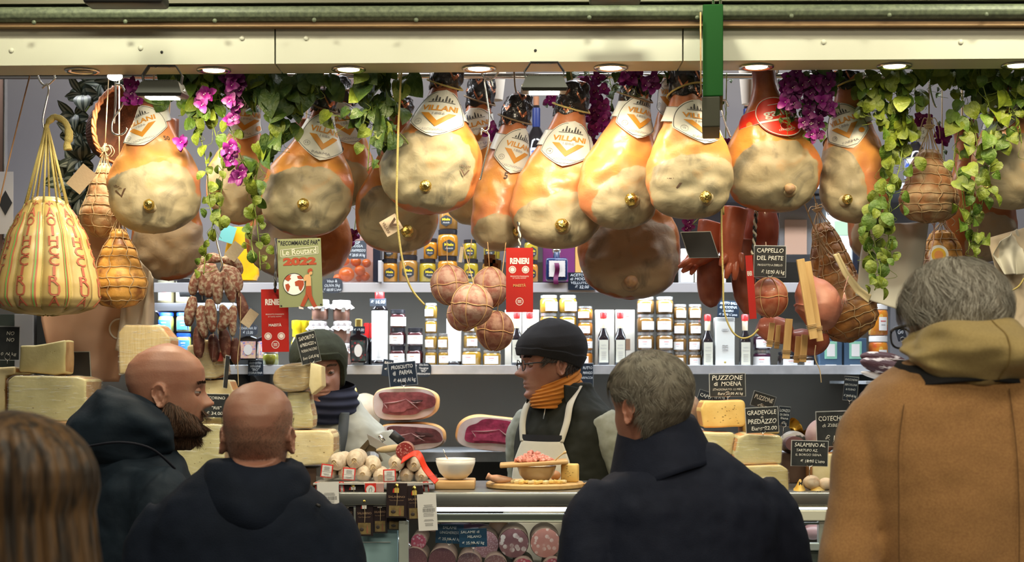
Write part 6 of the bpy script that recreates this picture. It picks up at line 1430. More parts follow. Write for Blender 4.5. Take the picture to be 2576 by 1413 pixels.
t=thing('dark_riser','dark brown crate under the centre cheese stack','crate',W(740,1222,4.6)); a=W(640,1176,4.54);b=W(797,1222,4.54); MB().box(((a.x+b.x)/2,4.62,(a.z+b.z)/2),(b.x-a.x,.18,a.z-b.z),.003).build('crate_body',mat('dark_riser',(.10,.055,.035),.5),t,local=False,smooth=False)
t=thing('dark_riser','brown crate under the left cheese stacks','crate',W(300,1222,4.65)); a=W(-60,1216,4.54);b=W(600,1224,4.54); MB().box(((a.x+b.x)/2,4.64,(a.z+b.z)/2),(b.x-a.x,.22,a.z-b.z),.001).build('crate_body',MATS['dark_riser'],t,local=False,smooth=False)
# right group
cheese('orange-yellow cheese half with dotted cut under the PUZZONE di MOENA card',[(1762,1030),(1772,1008),(1870,1006),(1876,1014),(1876,1068),(1868,1074),(1770,1075)],4.56,.12,M_chy,M_rindo,holes=26,seed=15)
cheese('yellow cheese just visible around the GRADEVOLE card',[(1868,1068),(1880,1060),(1960,1064),(1962,1092),(1868,1092)],4.60,.10,M_chy,M_rindo,seed=16)
cheese('film-wrapped cheese block beside the navy collar',[(1745,1098),(1760,1086),(1845,1088),(1848,1100),(1842,1145),(1745,1150)],4.50,.14,M_chg,M_rindo,film=True,seed=17)
cheese('film-wrapped greenish block in the middle of the right stack',[(1850,1140),(1858,1098),(1880,1090),(1962,1094),(1970,1104),(1966,1166),(1846,1170)],4.44,.14,M_chg,M_rindo,film=True,seed=18)
cheese('film-wrapped pale block at the bottom of the right stack',[(1846,1240),(1850,1172),(1965,1168),(1982,1180),(1984,1236),(1975,1240)],4.42,.14,mat('cheese_light',(.62,.55,.28),.4,col2=(.55,.46,.2),scale=14,coat=.2),M_rindo,film=True,seed=19)
cheese('lower film-wrapped block under the navy collar cheese',[(1745,1152),(1842,1148),(1842,1240),(1745,1240)],4.50,.14,M_chg,M_rindo,film=True,seed=20)
cheese('pale orange cheese block behind the SALAMINO card',[(2045,1144),(2055,1142),(2130,1140),(2130,1238),(2045,1238)],4.62,.12,M_ch,M_rindo,seed=21)
t=thing('cutting_board','wooden board under the right cheese stack','board',W(1940,1252,4.36)); a=W(1780,1238,4.36);b=W(2032,1254,4.36); MB().box(((a.x+b.x)/2,4.50,(a.z+b.z)/2),(b.x-a.x,.26,a.z-b.z),.004).build('board_body',M_wood,t,local=False,smooth=False)
# small round cheeses / salamini in yellow paper
for i,(x,y,r) in enumerate([(2042,1213,22),(2078,1218,20)]):
 k=4.42/F; o=MB().ell((0,0,0),(r*k,r*k,r*k*.85),28,18,fn=lambda p:p*(1+.08*nz(p,60,i))).build('truffle_salami',mat('floury_skin',(.66,.54,.40),.7,col2=(.55,.34,.20),scale=40,contrast=(.5,.75)),None); o.location=W(x,y,4.44); tag(o,'small floury round salami, %s, below the SALAMINO card'%['left one','right one'][i],'salami')
t=thing('paper_tray','yellow printed paper tray holding the floury round salami','tray',W(2030,1238,4.42))
sh=MB().grid(lambda u,v:W(lerp(1996,2105,u),lerp(1228,1246,v)-(22*max(0,1-abs(u-.16)*9)+6*sin(u*14))*(1-v),4.38+.05*(1-v)),30,5); sh.build('paper',mat('yellow_paper',(.72,.42,.05),.5,col2=(.60,.48,.2),scale=30),t,local=False)
for i,(x,y) in enumerate([(2014,1216),(2060,1240)]):
 mb=MB(); put_text(mb,'M',lambda a_,b_:W(x,y,4.372)+Vector((a_,0,b_)),0,0,.014,bold=.03); mb.build('print',M_ink,t,local=False,smooth=False)
# cured pieces on the back shelf at right
def lumpy(label,cx,cy,rx,ry,d,m,seed=0,amp=.12,name='cured_meat_piece',rot=0,cat_='cured meat',fz=8):
 k=d/F; o=MB().ell((0,0,0),(rx*k,min(rx,ry)*k*.9,ry*k),36,26,fn=lambda p:p*(1+amp*nz(p,fz,seed)+amp*.4*nz(p,30,seed))).build(name,m,None); o.location=W(cx,cy,d); o.rotation_euler=(0,math.radians(rot),0); return tag(o,label,cat_)
M_speck=mat('speck',(.07,.022,.022),.6,col2=(.66,.56,.48),scale=20,detail=8,stretch=(1,1,4),contrast=(.52,.60),bump=.6,bscale=40)
lumpy('striped dark speck slab on the shelf beside the camel coat, upper one',2222,902,58,17,5.5,M_speck,1,.15,'speck_slab',8)
lumpy('striped dark speck slab with white fat below, lower one',2232,925,74,21,5.48,M_speck,2,.15,'speck_slab',14)
lumpy('white fat edge under the speck slabs',2228,950,66,10,5.48,mat('white_fat',(.66,.58,.48),.45),3,.1,'fat_slab',13)
lumpy('pink loaf under the narrow blue card at the camel sleeve',2120,1085,56,52,4.78,mat('pink_loaf',(.52,.34,.36),.55,col2=(.60,.45,.45),scale=50),4,.06,'sliced_loaf')
lumpy('lilac wrapped loaf behind the COTECHINO card',2066,1098,40,44,4.76,MATS['pink_loaf'],5,.05,'sliced_loaf')
lumpy('wrapped pale garlic-like meat bundle beside navy collar',1738,1036,26,44,4.78,mat('wrapped_bundle',(.55,.44,.34),.3,col2=(.38,.22,.16),scale=30,coat=.5),6,.2,'wrapped_meat',0,'cured meat',16)
lumpy('reddish film-wrapped meat below the pale bundle',1754,1108,26,34,4.78,mat('wrapped_red',(.46,.28,.22),.2,col2=(.6,.55,.5),scale=40,coat=.6),7,.2,'wrapped_meat',0,'cured meat',16)
t=thing('dark_riser','dark long crate behind the right cheeses carrying the loaves','crate',W(1900,1222,4.79)); MB().box(((W(1690,0,4.79).x+W(2260,0,4.79).x)/2,4.79,(CT+W(0,1138,4.79).z)/2),(W(2260,0,4.79).x-W(1690,0,4.79).x,.11,W(0,1138,4.79).z-CT),.002).build('crate_body',MATS['dark_riser'],t,local=False,smooth=False)
t=thing('wall_shelf','short shelf at the right carrying the speck slabs','shelf',W(2260,962,5.7)); MB().box((W(2270,0,5.5).x,5.7,W(0,962,5.45).z),(.30,.62,.01)).build('shelf_board',M_steelsh,t,local=False,smooth=False)
lumpy('salami wrapped in white and black paper, left of the SALAMINO card',1995,1112,34,28,4.78,mat('wrapped_white',(.50,.48,.44),.35,col2=(.03,.035,.03),scale=24,contrast=(.55,.6),coat=.3),9,.18,'wrapped_salami',0,'salami',20)
cutf=MB(); 
t=thing('cut_salami','cut purple salami face showing out of its paper wrap','salami',W(2000,1116,4.70)); MB().prism([(.028*cos(a*pi/14),.022*sin(a*pi/14)) for a in range(28)],0,.05,lambda x,y,z:(x,y,z)).build('salami_body',mat('purple_cut',(.20,.10,.11),.35),t,smooth=False)
t=thing('gold_wrapper','crumpled gold wrapper standing behind the right cheeses','wrapper',W(2014,1100,4.82))
def gw(u,v): 
 x=lerp(1985,2035,u); y=lerp(1095,1050,v*(.6+.4*sin(u*5+1)) ); p=W(x+6*sin(v*7+u*4),y,4.82); p.y+=.02*sin(u*11)+.012*sin(v*9+u*7); return p
MB().grid(gw,16,14).build('foil',mat('gold_wrap',(.50,.30,.04),.3,metal=.7),t,local=False)
lumpy('dark knotted meat top behind the camel shoulder',2190,1060,34,80,4.80,mat('dark_knot',(.16,.09,.06),.5,col2=(.6,.5,.45),scale=22,contrast=(.55,.65)),11,.2,'cured_meat_piece',-10)
# ------------------------------------------------------------------ cut hams on the low shelf
def cutham(cx,cy,w,h,d,label,lean,redcol,dark=False,seed=0,rot=0):
 k=d/F; t=thing('cut_ham',label,'ham',W(cx,cy,d),(0,math.radians(rot),0),group='cut hams on the low shelf')
 A=w/2*k; Bh=h/2*k
 def outl(a,s=1.0):
  c,s_=cos(a),sin(a); x=A*math.copysign(abs(c)**.62,c)*s; z=Bh*math.copysign(abs(s_)**.68,s_)*s
  z+=Bh*.12*cos(a)*(.5) ; x+=A*.05*sin(2*a+seed); return x,z
 mb=MB()
 def shell(u,v):
  a=2*pi*u; s=interp([(0,.97),(.06,1.0),(.5,1.06),(.8,.9),(1,.3)],v); x,z=outl(a,s); return (x+nz((x,v,z),9,seed)*.006,lerp(0,.20,v),z+nz((x,v,z),9,seed+1)*.006)
 mb.grid(shell,64,16,cu=True,flip=False); mb.build('rind',mat('ham_rind_gold',(.66,.38,.12),.45,col2=(.50,.24,.08),scale=14,coat=.2),t)
 def layer(r0,m,name,y,amp,fr=3,shift=(0,0),flat=1.0,bulge=.004):
  def f(u,v):
   a=2*pi*u; rr=(r0*(1+amp*sin(a*fr+seed)+amp*.6*sin(a*5+seed*2)))*v; x,z=outl(a,rr); 
   return (x+shift[0]*A,-y-bulge*(1-v*v),z*flat+shift[1]*Bh)
  MB().grid(f,56,10,cu=True,flip=True).build(name,m,t)
 fatm=mat('cut_fat',(.74,.62,.58),.5,col2=(.66,.45,.40),scale=16)
 layer(.985,fatm,'fat_layer',0,.0)
 rm=mat('cut_red_'+str(seed),redcol,.5,col2=tuple(c*.55 for c in redcol),scale=34,detail=9,bump=.5,bscale=60,contrast=(.38,.62))
 layer(.84,rm,'lean_meat',.0045,.09,3,(.06,.08),.86,.002)
 layer(.42,mat('cut_rose_'+str(seed),tuple(min(1,c*1.25+.03) for c in redcol),.5,col2=tuple(c*.7 for c in redcol),scale=44,detail=9,bump=.3,bscale=60),'inner_muscle',.0075,.12,3,(-.12,-.12),.85,.001)
 [MB().tube(crv([(x0*A,-.0095,z0*Bh),((x0+x1)/2*A+.004,-.0098,(z0+z1)/2*Bh-.003),(x1*A,-.0095,z1*Bh)],6),[.0003,.0006,.0009,.0012,.0014,.0016,.0016,.0014,.0012,.001,.0007,.0005,.0003],6).build('fat_seam',mat('pink_fat',(.55,.33,.30),.5),t) for x0,z0,x1,z1 in ((-.62,.05,.1,.32),(.1,.32,.5,-.3),(.2,.1,.62,.2),(-.5,-.3,-.62,.05))]
 layer(.22 if dark else .12,mat('cavity',(.06,.014,.012),.6),'bone_cavity',.0100,.3,3,(.42,.14),1.0,.001)
 return t
cutham(1014,1016,158,80,5.48,'upper cut prosciutto face, rosy meat with fat rim, under its price card',0,(.34,.075,.075),seed=1)
cutham(1026,1099,172,66,5.44,'lower cut prosciutto with dark dried cut, under the rosy one',0,(.20,.045,.045),dark=True,seed=2)
cutham(1245,1092,190,84,5.46,'cut prosciutto with bright pink-red meat left of black vest vendor',0,(.42,.03,.09),seed=3,rot=6)
lumpy('pale speckled ham end with foil knot behind the cream shoulder',900,1062,52,76,5.72,mat('grey_ham_end',(.44,.35,.24),.5,col2=(.62,.52,.38),scale=14),12,.08,'ham_end',25)
lumpy('pink and white cut meat beside the navy scarf',876,1012,24,22,5.60,mat('pinkwhite',(.62,.30,.26),.4,col2=(.74,.62,.56),scale=24,contrast=(.48,.55),coat=.3),13,.08,'cut_ham_end',25)
t=thing('foil_knot','gold foil wrapped bone knob on the speckled ham end','foil',W(890,984,5.64)); MB().ell((0,0,0),(.014,.012,.014),18,12,fn=lambda p:p*(1+.15*nz(p,120))).build('foil_ball',M_goldf,t)
# pig bits behind vendor
# ------------------------------------------------------------------ counter items, centre
bz=CT
def on_counter(px,d): return Vector(((px-1288)*d/F,d,CT))
t=thing('serving_board','thick wooden block under the white bowl','board',on_counter(1146,4.52)); MB().box((0,0,.0125),(.112,.15,.025),.004).build('board_body',M_wood,t)
t=thing('serving_bowl','stacked white bowls with a sauce and spoon on wooden block','bowl',on_counter(1146,4.50)+Vector((0,0,.0255)))
M_cer=mat('white_ceramic',(.74,.73,.68),.25,coat=.3)
MB().lathe([(.020,0),(.030,.004),(.046,.020),(.054,.042),(.0565,.054),(.0545,.054),(.050,.040),(.02,.022),(.001,.02)],40,cap=False).build('bowl_body',M_cer,t)
MB().lathe([(.0545,.050),(.0560,.060),(.0540,.060),(.050,.050)],40,cap=False).build('inner_bowl',M_cer,t)
MB().lathe([(.0535,.0555),(.001,.056)],30,cap=False).build('sauce',mat('sauce',(.40,.15,.08),.4,col2=(.6,.4,.25),scale=50),t)
t=thing('spoon','thin clear spoon standing in the white bowl','spoon',on_counter(1130,4.49)+Vector((0,0,.075))); MB().tube([(.0,0,0),(-.012,0,.024),(-.016,0,.036)],.0016,6).build('spoon_handle',M_chrome,t)
t=thing('round_board','round wooden tasting board under the cream bowl','board',on_counter(1346,4.54)); MB().lathe([(.136,0),(.140,.004),(.140,.013),(.136,.017)],56).build('board_body',mat('light_board',(.62,.42,.18),.5,col2=(.54,.33,.12),scale=14,stretch=(1,6,6)),t,auto=40)
t=thing('round_board','small wooden board at the right of the tasting board','board',on_counter(1510,4.52)); MB().lathe([(.044,0),(.047,.003),(.047,.012),(.044,.015)],40).build('board_body',MATS['board_wood'],t,auto=40)
t=thing('serving_bowl','cream bowl carrying the board of diced meat','bowl',on_counter(1350,4.52)+Vector((0,0,.0175)))
MB().lathe([(.022,0),(.034,.004),(.048,.020),(.055,.042),(.056,.046),(.053,.046),(.045,.030),(.001,.016)],40,cap=False).build('bowl_body',mat('cream_ceramic',(.62,.52,.36),.25,coat=.3),t)
t=thing('serving_board','thin wooden board balanced on the cream bowl','board',on_counter(1343,4.50)+Vector((0,0,.0655)),(0,math.radians(-3.5),0)); MB().box((0,0,.006),(.192,.11,.011),.003).build('board_body',M_wood,t)
R=random.Random(9); mb=MB()
M_dice=spots('diced_meat',(.62,.25,.20),(.70,.42,.36),90,.3,.45,(.55,.20,.16))
for q in range(230):
 a=R.uniform(0,6.28); rr=R.random()**.5; x=.052*rr*cos(a); y=.036*rr*sin(a); hmax=.030*(1-rr); z=.014+R.uniform(.3,1)*hmax
 mb.box((x,y,z),(.0095,.0095,.0085),.0008,(R.uniform(0,3),R.uniform(0,3),R.uniform(0,3)),seg=1)
o=mb.build('diced_meat_pile',M_dice,None); o.location=on_counter(1343,4.50)+Vector((0,0,.0655)); tag(o,'heap of pink diced meat on the balanced board','diced meat',kind='stuff')
t=thing('tasting_fork','small wooden fork sticking out of the diced meat','fork',on_counter(1392,4.46)+Vector((0,0,.075)),(0,0,0)); MB().tube(crv([(0,0,0),(.012,-.005,.014),(.030,-.008,.028),(.036,-.008,.030)],4),[.0018]*8+[.004]*5,8).build('fork_handle',mat('clear_wood',(.6,.42,.2),.3),t)
R=random.Random(4)
for q,(x,dy,s_) in enumerate([(1300,4.45,1),(1312,4.43,1.2),(1325,4.44,1),(1336,4.43,1.1),(1352,4.42,1.2),(1361,4.44,.9),(1373,4.43,1.1),(1388,4.44,1),(1398,4.46,1.1),(1290,4.47,1),(1345,4.46,1),(1408,4.44,.9),(1418,4.46,1)]):
 o=MB().box((0,0,0),(.015*s_,.012,.009),.002,(R.uniform(-.2,.2),R.uniform(-.2,.2),R.uniform(0,3))).build('cheese_chunk',M_chy if q%3 else M_ch,None); o.location=on_counter(x,dy)+Vector((0,0,.0225)); tag(o,'little cheese chunk on the tasting board, %s from the left'%(['ninth','first','second','third','fourth','fifth','sixth','seventh','eighth'][0] if False else ['second','third','fourth','fifth','seventh','eighth','ninth','tenth','eleventh','first','sixth','twelfth','thirteenth'][q]),'cheese chunk','cheese chunks on the tasting board')
t=thing('cheese_wedge','upright yellow cheese wedge on the tasting board by the black vest','cheese',on_counter(1434,4.52)+Vector((0,0,.0175)),(0,0,math.radians(-12)))
MB().box((0,0,.026),(.048,.035,.052),.005).build('cheese_body',M_chy,t)
mb=MB()
for q in range(9): mb.ell((R.uniform(-.016,.016),-.0176,R.uniform(.01,.045)),(.0025,.001,.0008),8,5)
mb.build('eye_holes',M_hole,t)
t=thing('ham_bone','short dried sausage stub lying on the tasting board','sausage',on_counter(1262,4.47)+Vector((0,0,.028)))
MB().tube(crv([(-.042,0,.010),(-.025,0,.003),(0,0,0),(.03,0,-.001)],5),[.008,.011,.009,.008,.0085,.010,.011,.012,.012,.012,.011,.010,.009,.007,.006,.004],12).build('sausage_body',mat('dried_sausage',(.50,.25,.14),.5,col2=(.60,.38,.26),scale=30),t)
t=thing('onion','small brown round piece behind the cream bowl','food',on_counter(1397,4.62)+Vector((0,0,.030))); MB().ell((0,0,0),(.016,.014,.014),18,12).build('food_body',mat('brown_food',(.36,.17,.07),.5),t)
lumpy('pale cheese corner showing above the navy shoulder',1546,1192,10,10,4.5,M_ch,15,.1,'cheese_corner',0,'cheese')
# ------------------------------------------------------------------ pile of small whole salami with tags
M_moldy=mat('floury_salami',(.50,.40,.29),.75,col2=(.66,.58,.46),scale=45,contrast=(.4,.6),bump=.4,bscale=90)
PS=[(843,1162,22,-8),(892,1157,24,0),(938,1172,22,6),(994,1165,20,-4),(1041,1168,19,5),(913,1192,21,0),(868,1192,20,2),(957,1198,20,4),(1022,1196,19,0),(1060,1198,18,3),(825,1190,18,-5),(985,1196,16,2)]
for i,(x,y,r,az) in enumerate(PS):
 d=4.42+.02*(i%3) if i<5 else 4.44; k=d/F
 t=thing('floury_salami','small floury salami end in the pile, %s'%['far left top','second from left on top, roundest','top one with knotted string end','top one left of the cut salami','top one behind the red flap','bottom one below the knotted end','bottom one second from left','bottom one in the centre','bottom one under the red flap','bottom far right one','bottom far left one','squeezed one right of centre'][i],'salami',W(x,y,d),(0,0,math.radians(az)),group='floury salami pile')
 R_=r*k
 def f(u,v): 
  a=2*pi*u; z=interp([(0,0),(.08,.55),(.2,.85),(.4,1),(.8,1),(.95,.7),(1,.1)],v)*R_; yy=interp([(0,-.012),(.2,.004),(1,.14)],v); p=Vector((z*cos(a),yy,z*sin(a)*1.05)); return p+p.normalized()*.0022*nz(p,60,i)
 MB().grid(f,30,20,cu=True).build('salami_body',M_moldy,t)
 mb=MB()
 for q in range(3): mb.tube([(.004*cos(a*pi/5)*(1+.4*q),-.013-.001*q,.004*sin(a*pi/5)*(1+.3*q)) for a in range(10)],.0009,5,closed=True)
 for q in range(3): mb.tube(crv([(0,-.013,0),(.008*cos(q*2.1),-.018,-.006),(.014*cos(q*2.1+.4),-.017,-.014)],4),.0008,4)
 mb.build('string_knot',M_twine,t)
t=thing('cut_salami','cut red salami face held above the pile','salami',W(1018,1134,4.42)); k=4.42/F
MB().prism([(23*k*cos(a*pi/16),23*k*sin(a*pi/16)) for a in range(32)],0,.06,lambda x,y,z:(x,y,z)).build('casing',mat('casing',(.34,.16,.12),.5),t)
MB().prism([(21.5*k*cos(a*pi/16),21.5*k*sin(a*pi/16)) for a in range(32)],-.001,.001,lambda x,y,z:(x,y,z)).build('cut_face',spots('cut_red',(.26,.03,.03),(.55,.26,.22),150,.32,.3,(.34,.06,.05),coat=.3),t,smooth=False)
t=thing('red_flap','bright red plastic flap draped over the salami pile','flap',W(1050,1150,4.36))
def rf(u,v):
 P=crv([W(1012,1158,4.38),W(1042,1140,4.37),W(1056,1148,4.36),W(1070,1178,4.36),W(1098,1212,4.36)],8); i=min(len(P)-2,int(u*(len(P)-1))); q=u*(len(P)-1)-i; p=P[i].lerp(P[i+1],q); p=p+Vector((-.004,-.01,.0))+Vector((.010*v*(1 if u>.3 else .4),.02*v,.014*(v-.5)*1.2*(1-u*.4))); return p
o=MB().grid(rf,40,6).build('plastic_sheet',mat('red_plastic',(.80,.05,.015),.35),t,local=False); o.modifiers.new('s','SOLIDIFY').thickness=.0015
# clear tray
t=thing('salami_tray','clear plastic tray holding the floury salami pile','tray',on_counter(945,4.42))
def tr(u,v): return W(lerp(795,1100,u),lerp(1212,1196,v)+3*sin(u*30)*v,4.37-.02*v)
MB().grid(tr,50,4).build('tray_wall',mat('tray_clear',(.7,.7,.68),.1,alpha=.4,spec=.9),t,local=False)
MB().box(W(945,1212,4.45),(.33,.16,.004)).build('tray_floor',mat('tray_white',(.6,.6,.58),.3),t,local=False,smooth=False)
# hanging red framed tags on the pile
M_tagr=mat('tag_red',(.72,.04,.03),.45)
def smtag(x,y,w,h,rot,d,label,frame=M_tagr,face=M_lab,round_=False):
 k=d/F; t=thing('salami_tag',label,'tag',W(x,y,d),(0,math.radians(-rot),0),group='red framed tags on the salami')
 MB().box((0,0,0),(w*k,.0012,h*k),.0005,seg=1).build('tag_frame',frame,t,smooth=False)
 MB().box((0,-.0009,0),((w-6)*k,.0006,(h-6)*k)).build('tag_face',face,t,smooth=False)
 mb=MB()
 for q,(yy,ww) in enumerate([(.30,.5),(.22,.6),(.14,.5),(.06,.6),(-.22,.6),(-.30,.5)]): mb.box((0,-.0014,yy*h*k),(ww*w*k*.8,.0003,.0012))
 mb.box((0,-.0014,-.05*h*k),(w*k*.8,.0003,.0008)); mb.build('print',M_greyp,t,smooth=False); return t
smtag(822,1184,30,34,-7,4.36,'red framed tag far left on the salami pile')
smtag(878,1192,32,32,-4,4.37,'red framed tag on the salami second from left')
smtag(980,1196,32,32,2,4.37,'red framed tag right of the centre on the pile')
smtag(1072,1226,14,32,6,4.39,'red framed tag at the right end below the flap')
smtag(860,1226,12,32,5,4.38,'red framed tag under the left white slip')
smtag(799,1226,12,28,5,4.385,'red framed tag cut by the left white slip')
t=thing('round_tag','round red tag with white seal on the packages','tag',W(932,1231,4.355)); k=4.355/F
MB().box((0,0,0),(28*k,.001,32*k)).build('tag_card',M_tagr,t,smooth=False)
MB().prism([(11*k*cos(a*pi/14),11*k*sin(a*pi/14)) for a in range(28)],-.0014,-.0006,lambda x,y,z:(x,y,z)).build('tag_seal',M_lab,t,smooth=False)
mb=MB(); mb.tube(crv([(-.004,-.0016,-.006),(-.003,-.0016,.002),(.002,-.0016,.006),(.004,-.0016,0),(.002,-.0016,-.006)],5),.0006,4); mb.build('seal_drawing',M_ink,t)
# white slips with barcodes
def slip(x,y,w,h,rot,d,label):
 k=d/F; t=thing('paper_slip',label,'paper slip',W(x,y,d),(0,math.radians(-rot),0))
 MB().box((0,0,0),(w*k,.0008,h*k)).build('paper',M_lab,t,smooth=False)
 mb=MB(); R=random.Random(int(x))
 xx=-w*.22
 while xx<w*.38:
  ww=R.choice([.6,.9,1.4]); mb.box((xx*k,-.0007,h*.06*k),(ww*k,.0003,9*k)); xx+=ww+R.choice([.7,1.1])
 for q,yy in enumerate([.2,.17,.14,-.02,-.06,-.10,-.20,-.23,-.30,-.33,-.36]): mb.box((.06*w*k,-.0007,yy*h*k),(w*.6*k*R.uniform(.6,1),.0003,.8*k))
 mb.build('barcode_print',mat('faint_print',(.25,.25,.25),.6),t,smooth=False); return t
slip(826,1258,54,92,2,4.34,'white barcode slip at the left of the dark packages')
slip(1075,1288,48,92,3,4.34,'white barcode slip at the right of the dark packages')
# dark salamino packages
M_pack=mat('dark_package',(.022,.012,.014),.4,coat=.1); M_packp=mat('package_print',(.16,.07,.04),.5)
def pack(x,y,w,h,rot,d,tagc,label,txt=True):
 k=d/F; t=thing('salami_package',label,'package',W(x,y,d),(0,math.radians(-rot),0),group='hanging dark salami packages')
 MB().box((0,0,0),(w*k,.006,h*k),.0015,seg=1).build('carton',M_pack,t,smooth=False)
 mb=MB(); T=lambda a,b:(a,-.0036,b)
 put_text(mb,'SALAMINO',T,0,.10*h*k,.085*h*k,w*.8*k,bold=.01); put_text(mb,'"Cuor Nostrano DOP"',T,0,-.0*h*k,.045*h*k,w*.7*k)
 mb.build('print',mat('package_text',(.34,.22,.14),.5),t,smooth=False)
 mb=MB(); put_text(mb,'♦',T,-.14*w*k,.27*h*k,.12*h*k,None) if False else mb.add([T(-.2*w*k,.22*h*k),T(-.1*w*k,.22*h*k),T(-.08*w*k,.30*h*k),T(-.14*w*k,.36*h*k),T(-.19*w*k,.30*h*k)],[(0,1,2,3,4)]); mb.build('red_emblem',M_tagr,t,smooth=False)
 zz=-.30*h*k; MB().box((0,-.0034,zz),(w*.72*k,.0006,.30*h*k),.0).build('picture',mat('pasture_print',(.26,.19,.07),.5,col2=(.15,.10,.04),scale=60),t,smooth=False)
 mb=MB(); mb.ell((-.15*w*k,-.0042,zz-.02*h*k),(.12*w*k,.0004,.05*h*k),10,6); mb.build('picture_animal',mat('dark_animal',(.05,.035,.03),.5),t)
 mb=MB(); mb.prism([(.12*w*k,zz-.12*h*k),(.22*w*k,zz-.12*h*k),(.2*w*k,zz+.05*h*k),(.16*w*k,zz+.1*h*k),(.13*w*k,zz+.03*h*k)],-.0044,-.0038,lambda a,b,c:(a,b,c)); mb.build('picture_figure',mat('figure_print',(.30,.12,.06),.5),t,smooth=False)
 if tagc:
  g=MB().ell((0,-.007,.42*h*k),(.006,.004,.006),14,10); g.tube([(.0,-.006,.42*h*k),(.001,-.007,.5*h*k)],.001,5); g.build('gold_button',M_goldf,t)
  mb=MB().prism([(-.006,.22*h*k),(.006,.22*h*k),(.0065,.34*h*k),(.003,.38*h*k),(-.003,.38*h*k),(-.0065,.34*h*k)],-.0075,-.0065,lambda a,b,c:(a,b,c)); mb.build('hang_tag',mat('gold_tag',(.72,.55,.12),.4) if tagc=='g' else M_lab,t,smooth=False)
  MB().tube(crv([(0,-.008,.36*h*k),(.002,-.009,.1*h*k),(.001,-.008,-.15*h*k)],5),.0008,4).build('string_loop',M_twine,t)
 return t
pack(873,1298,34,96,1,4.375,'w','dark salami package second row far left, behind barcode slip')
pack(917,1300,44,96,0,4.36,'w','dark salami package lowest at centre left with white tag')
pack(956,1296,36,90,1,4.37,'w','dark salami package between the two lower ones')
pack(890,1245,54,62,2,4.385,'w','dark salami package upper left behind the round red tag')
pack(998,1258,52,88,-1,4.345,'g','dark salami package upper centre right with big gold tag')
pack(1044,1264,42,88,2,4.35,'g','dark salami package upper far right with gold tag')
pack(998,1300,50,66,-1,4.38,None,'dark salami package lower right peeking below the gold tagged one')
t=thing('pink_package','pale pink package end behind the round red tag','package',W(952,1222,4.37)); MB().box((0,0,-.006),(.03,.01,.03),.002).build('package_body',mat('pale_pink',(.62,.38,.36),.3),t,smooth=False)
# slicer/knife behind pile
t=thing('ham_slicer','steel blade and clamp of a slicing machine behind the salami pile','slicer',W(960,1110,4.9))
mb=MB(); 
def qd(pts,d0,d1): mb.prism([( (x-1288)*d0/F, ZC+(YH-y)*d0/F) for x,y in pts],d0,d1,lambda x,y,z:(x,y,z))
qd([(923,1092),(935,1098),(1040,1160),(1028,1172),(930,1118)],4.80,4.82); mb.build('blade_guard',mat('slicer_steel',(.62,.62,.58),.25,metal=.8),t,local=False,smooth=False)
mb=MB(); qd([(893,1140),(925,1105),(932,1112),(905,1150)],4.84,4.87); qd([(925,1108),(938,1112),(962,1160),(940,1165),(915,1140)],4.86,4.90); mb.build('clamp_arm',mat('slicer_dark',(.22,.17,.10),.35,metal=.7),t,local=False,smooth=False)
MB().tube([W(955,1095,4.82),W(966,1110,4.82)],.006,10).build('screw_knob',M_chrome,t,local=False)
MB().tube([W(985,1090,4.84),W(1012,1112,4.84)],.014,14).build('black_handle',mat('matt_black',(.015,.015,.015)),t,local=False)
mb=MB(); mb.tube([W(930,1150,4.86),W(935,1208,4.8)],.03,10); mb.build('machine_base',MATS['slicer_steel'],t,local=False)
lumpy('piece of crusted bread-like cheese on the slicer blade',982,1128,36,9,4.78,mat('crusty',(.55,.40,.20),.6,col2=(.66,.52,.30),scale=30),21,.2,'cheese_crust',-8,'cheese')
# ------------------------------------------------------------------ salami in the chilled case
def caseS(x,y,r,m,label,d=4.52,tilt=0):
 k=d/F; t=thing('cut_salami',label,'salami',W(x,y,d),(math.radians(0),0,math.radians(tilt)),group='cut salami in the chilled case'); R_=r*k
 def f(u,v):
  a=2*pi*u; rr=R_*interp([(0,.985),(.05,1),(.85,.97),(1,.6)],v); return (rr*cos(a),lerp(0,.24,v),rr*sin(a)*.98)
 MB().grid(f,36,10,cu=True,flip=False).build('casing',mat('salami_casing',(.34,.22,.14),.55,col2=(.24,.15,.10),scale=20),t)
 MB().prism([(R_*.955*cos(a*pi/18),R_*.94*sin(a*pi/18)) for a in range(36)],-.003,.002,lambda x_,y_,z_:(x_,y_,z_)).build('cut_face',m,t,smooth=False)
 return t
S_a=spots('cut_finocchiona',(.17,.07,.07),(.60,.52,.44),52,.34,.45,(.24,.11,.10)); S_b=spots('cut_milano',(.30,.14,.14),(.46,.30,.29),240,.4,.45,(.34,.18,.18)); S_c=spots('cut_rose',(.46,.19,.14),(.66,.48,.38),60,.30,.45,(.50,.24,.18))
S_d=spots('cut_fine',(.24,.09,.10),(.34,.16,.16),300,.35,.45,(.27,.10,.12)); S_e=spots('cut_cherry',(.50,.08,.12),(.70,.42,.42),110,.35,.35,(.55,.12,.16),coat=.2)
caseS(1292,1365,39,S_a,'cut salami with big white fat pieces, in the case, left of the two large'); caseS(1372,1365,39,S_c,'rosy cut salami with fat pieces, in the case, right of the two large')
caseS(1220,1368,36,S_b,'grained cut salami behind the SALAME di MILANO card',4.56); caseS(1053,1362,20,S_e,'small bright cherry salami at left in the case',4.5)
caseS(1040,1412,36,S_d,'dark purple cut salami, bottom row far left',4.46); caseS(1112,1412,36,S_d,'purple-grey cut salami, bottom row second from left',4.46)
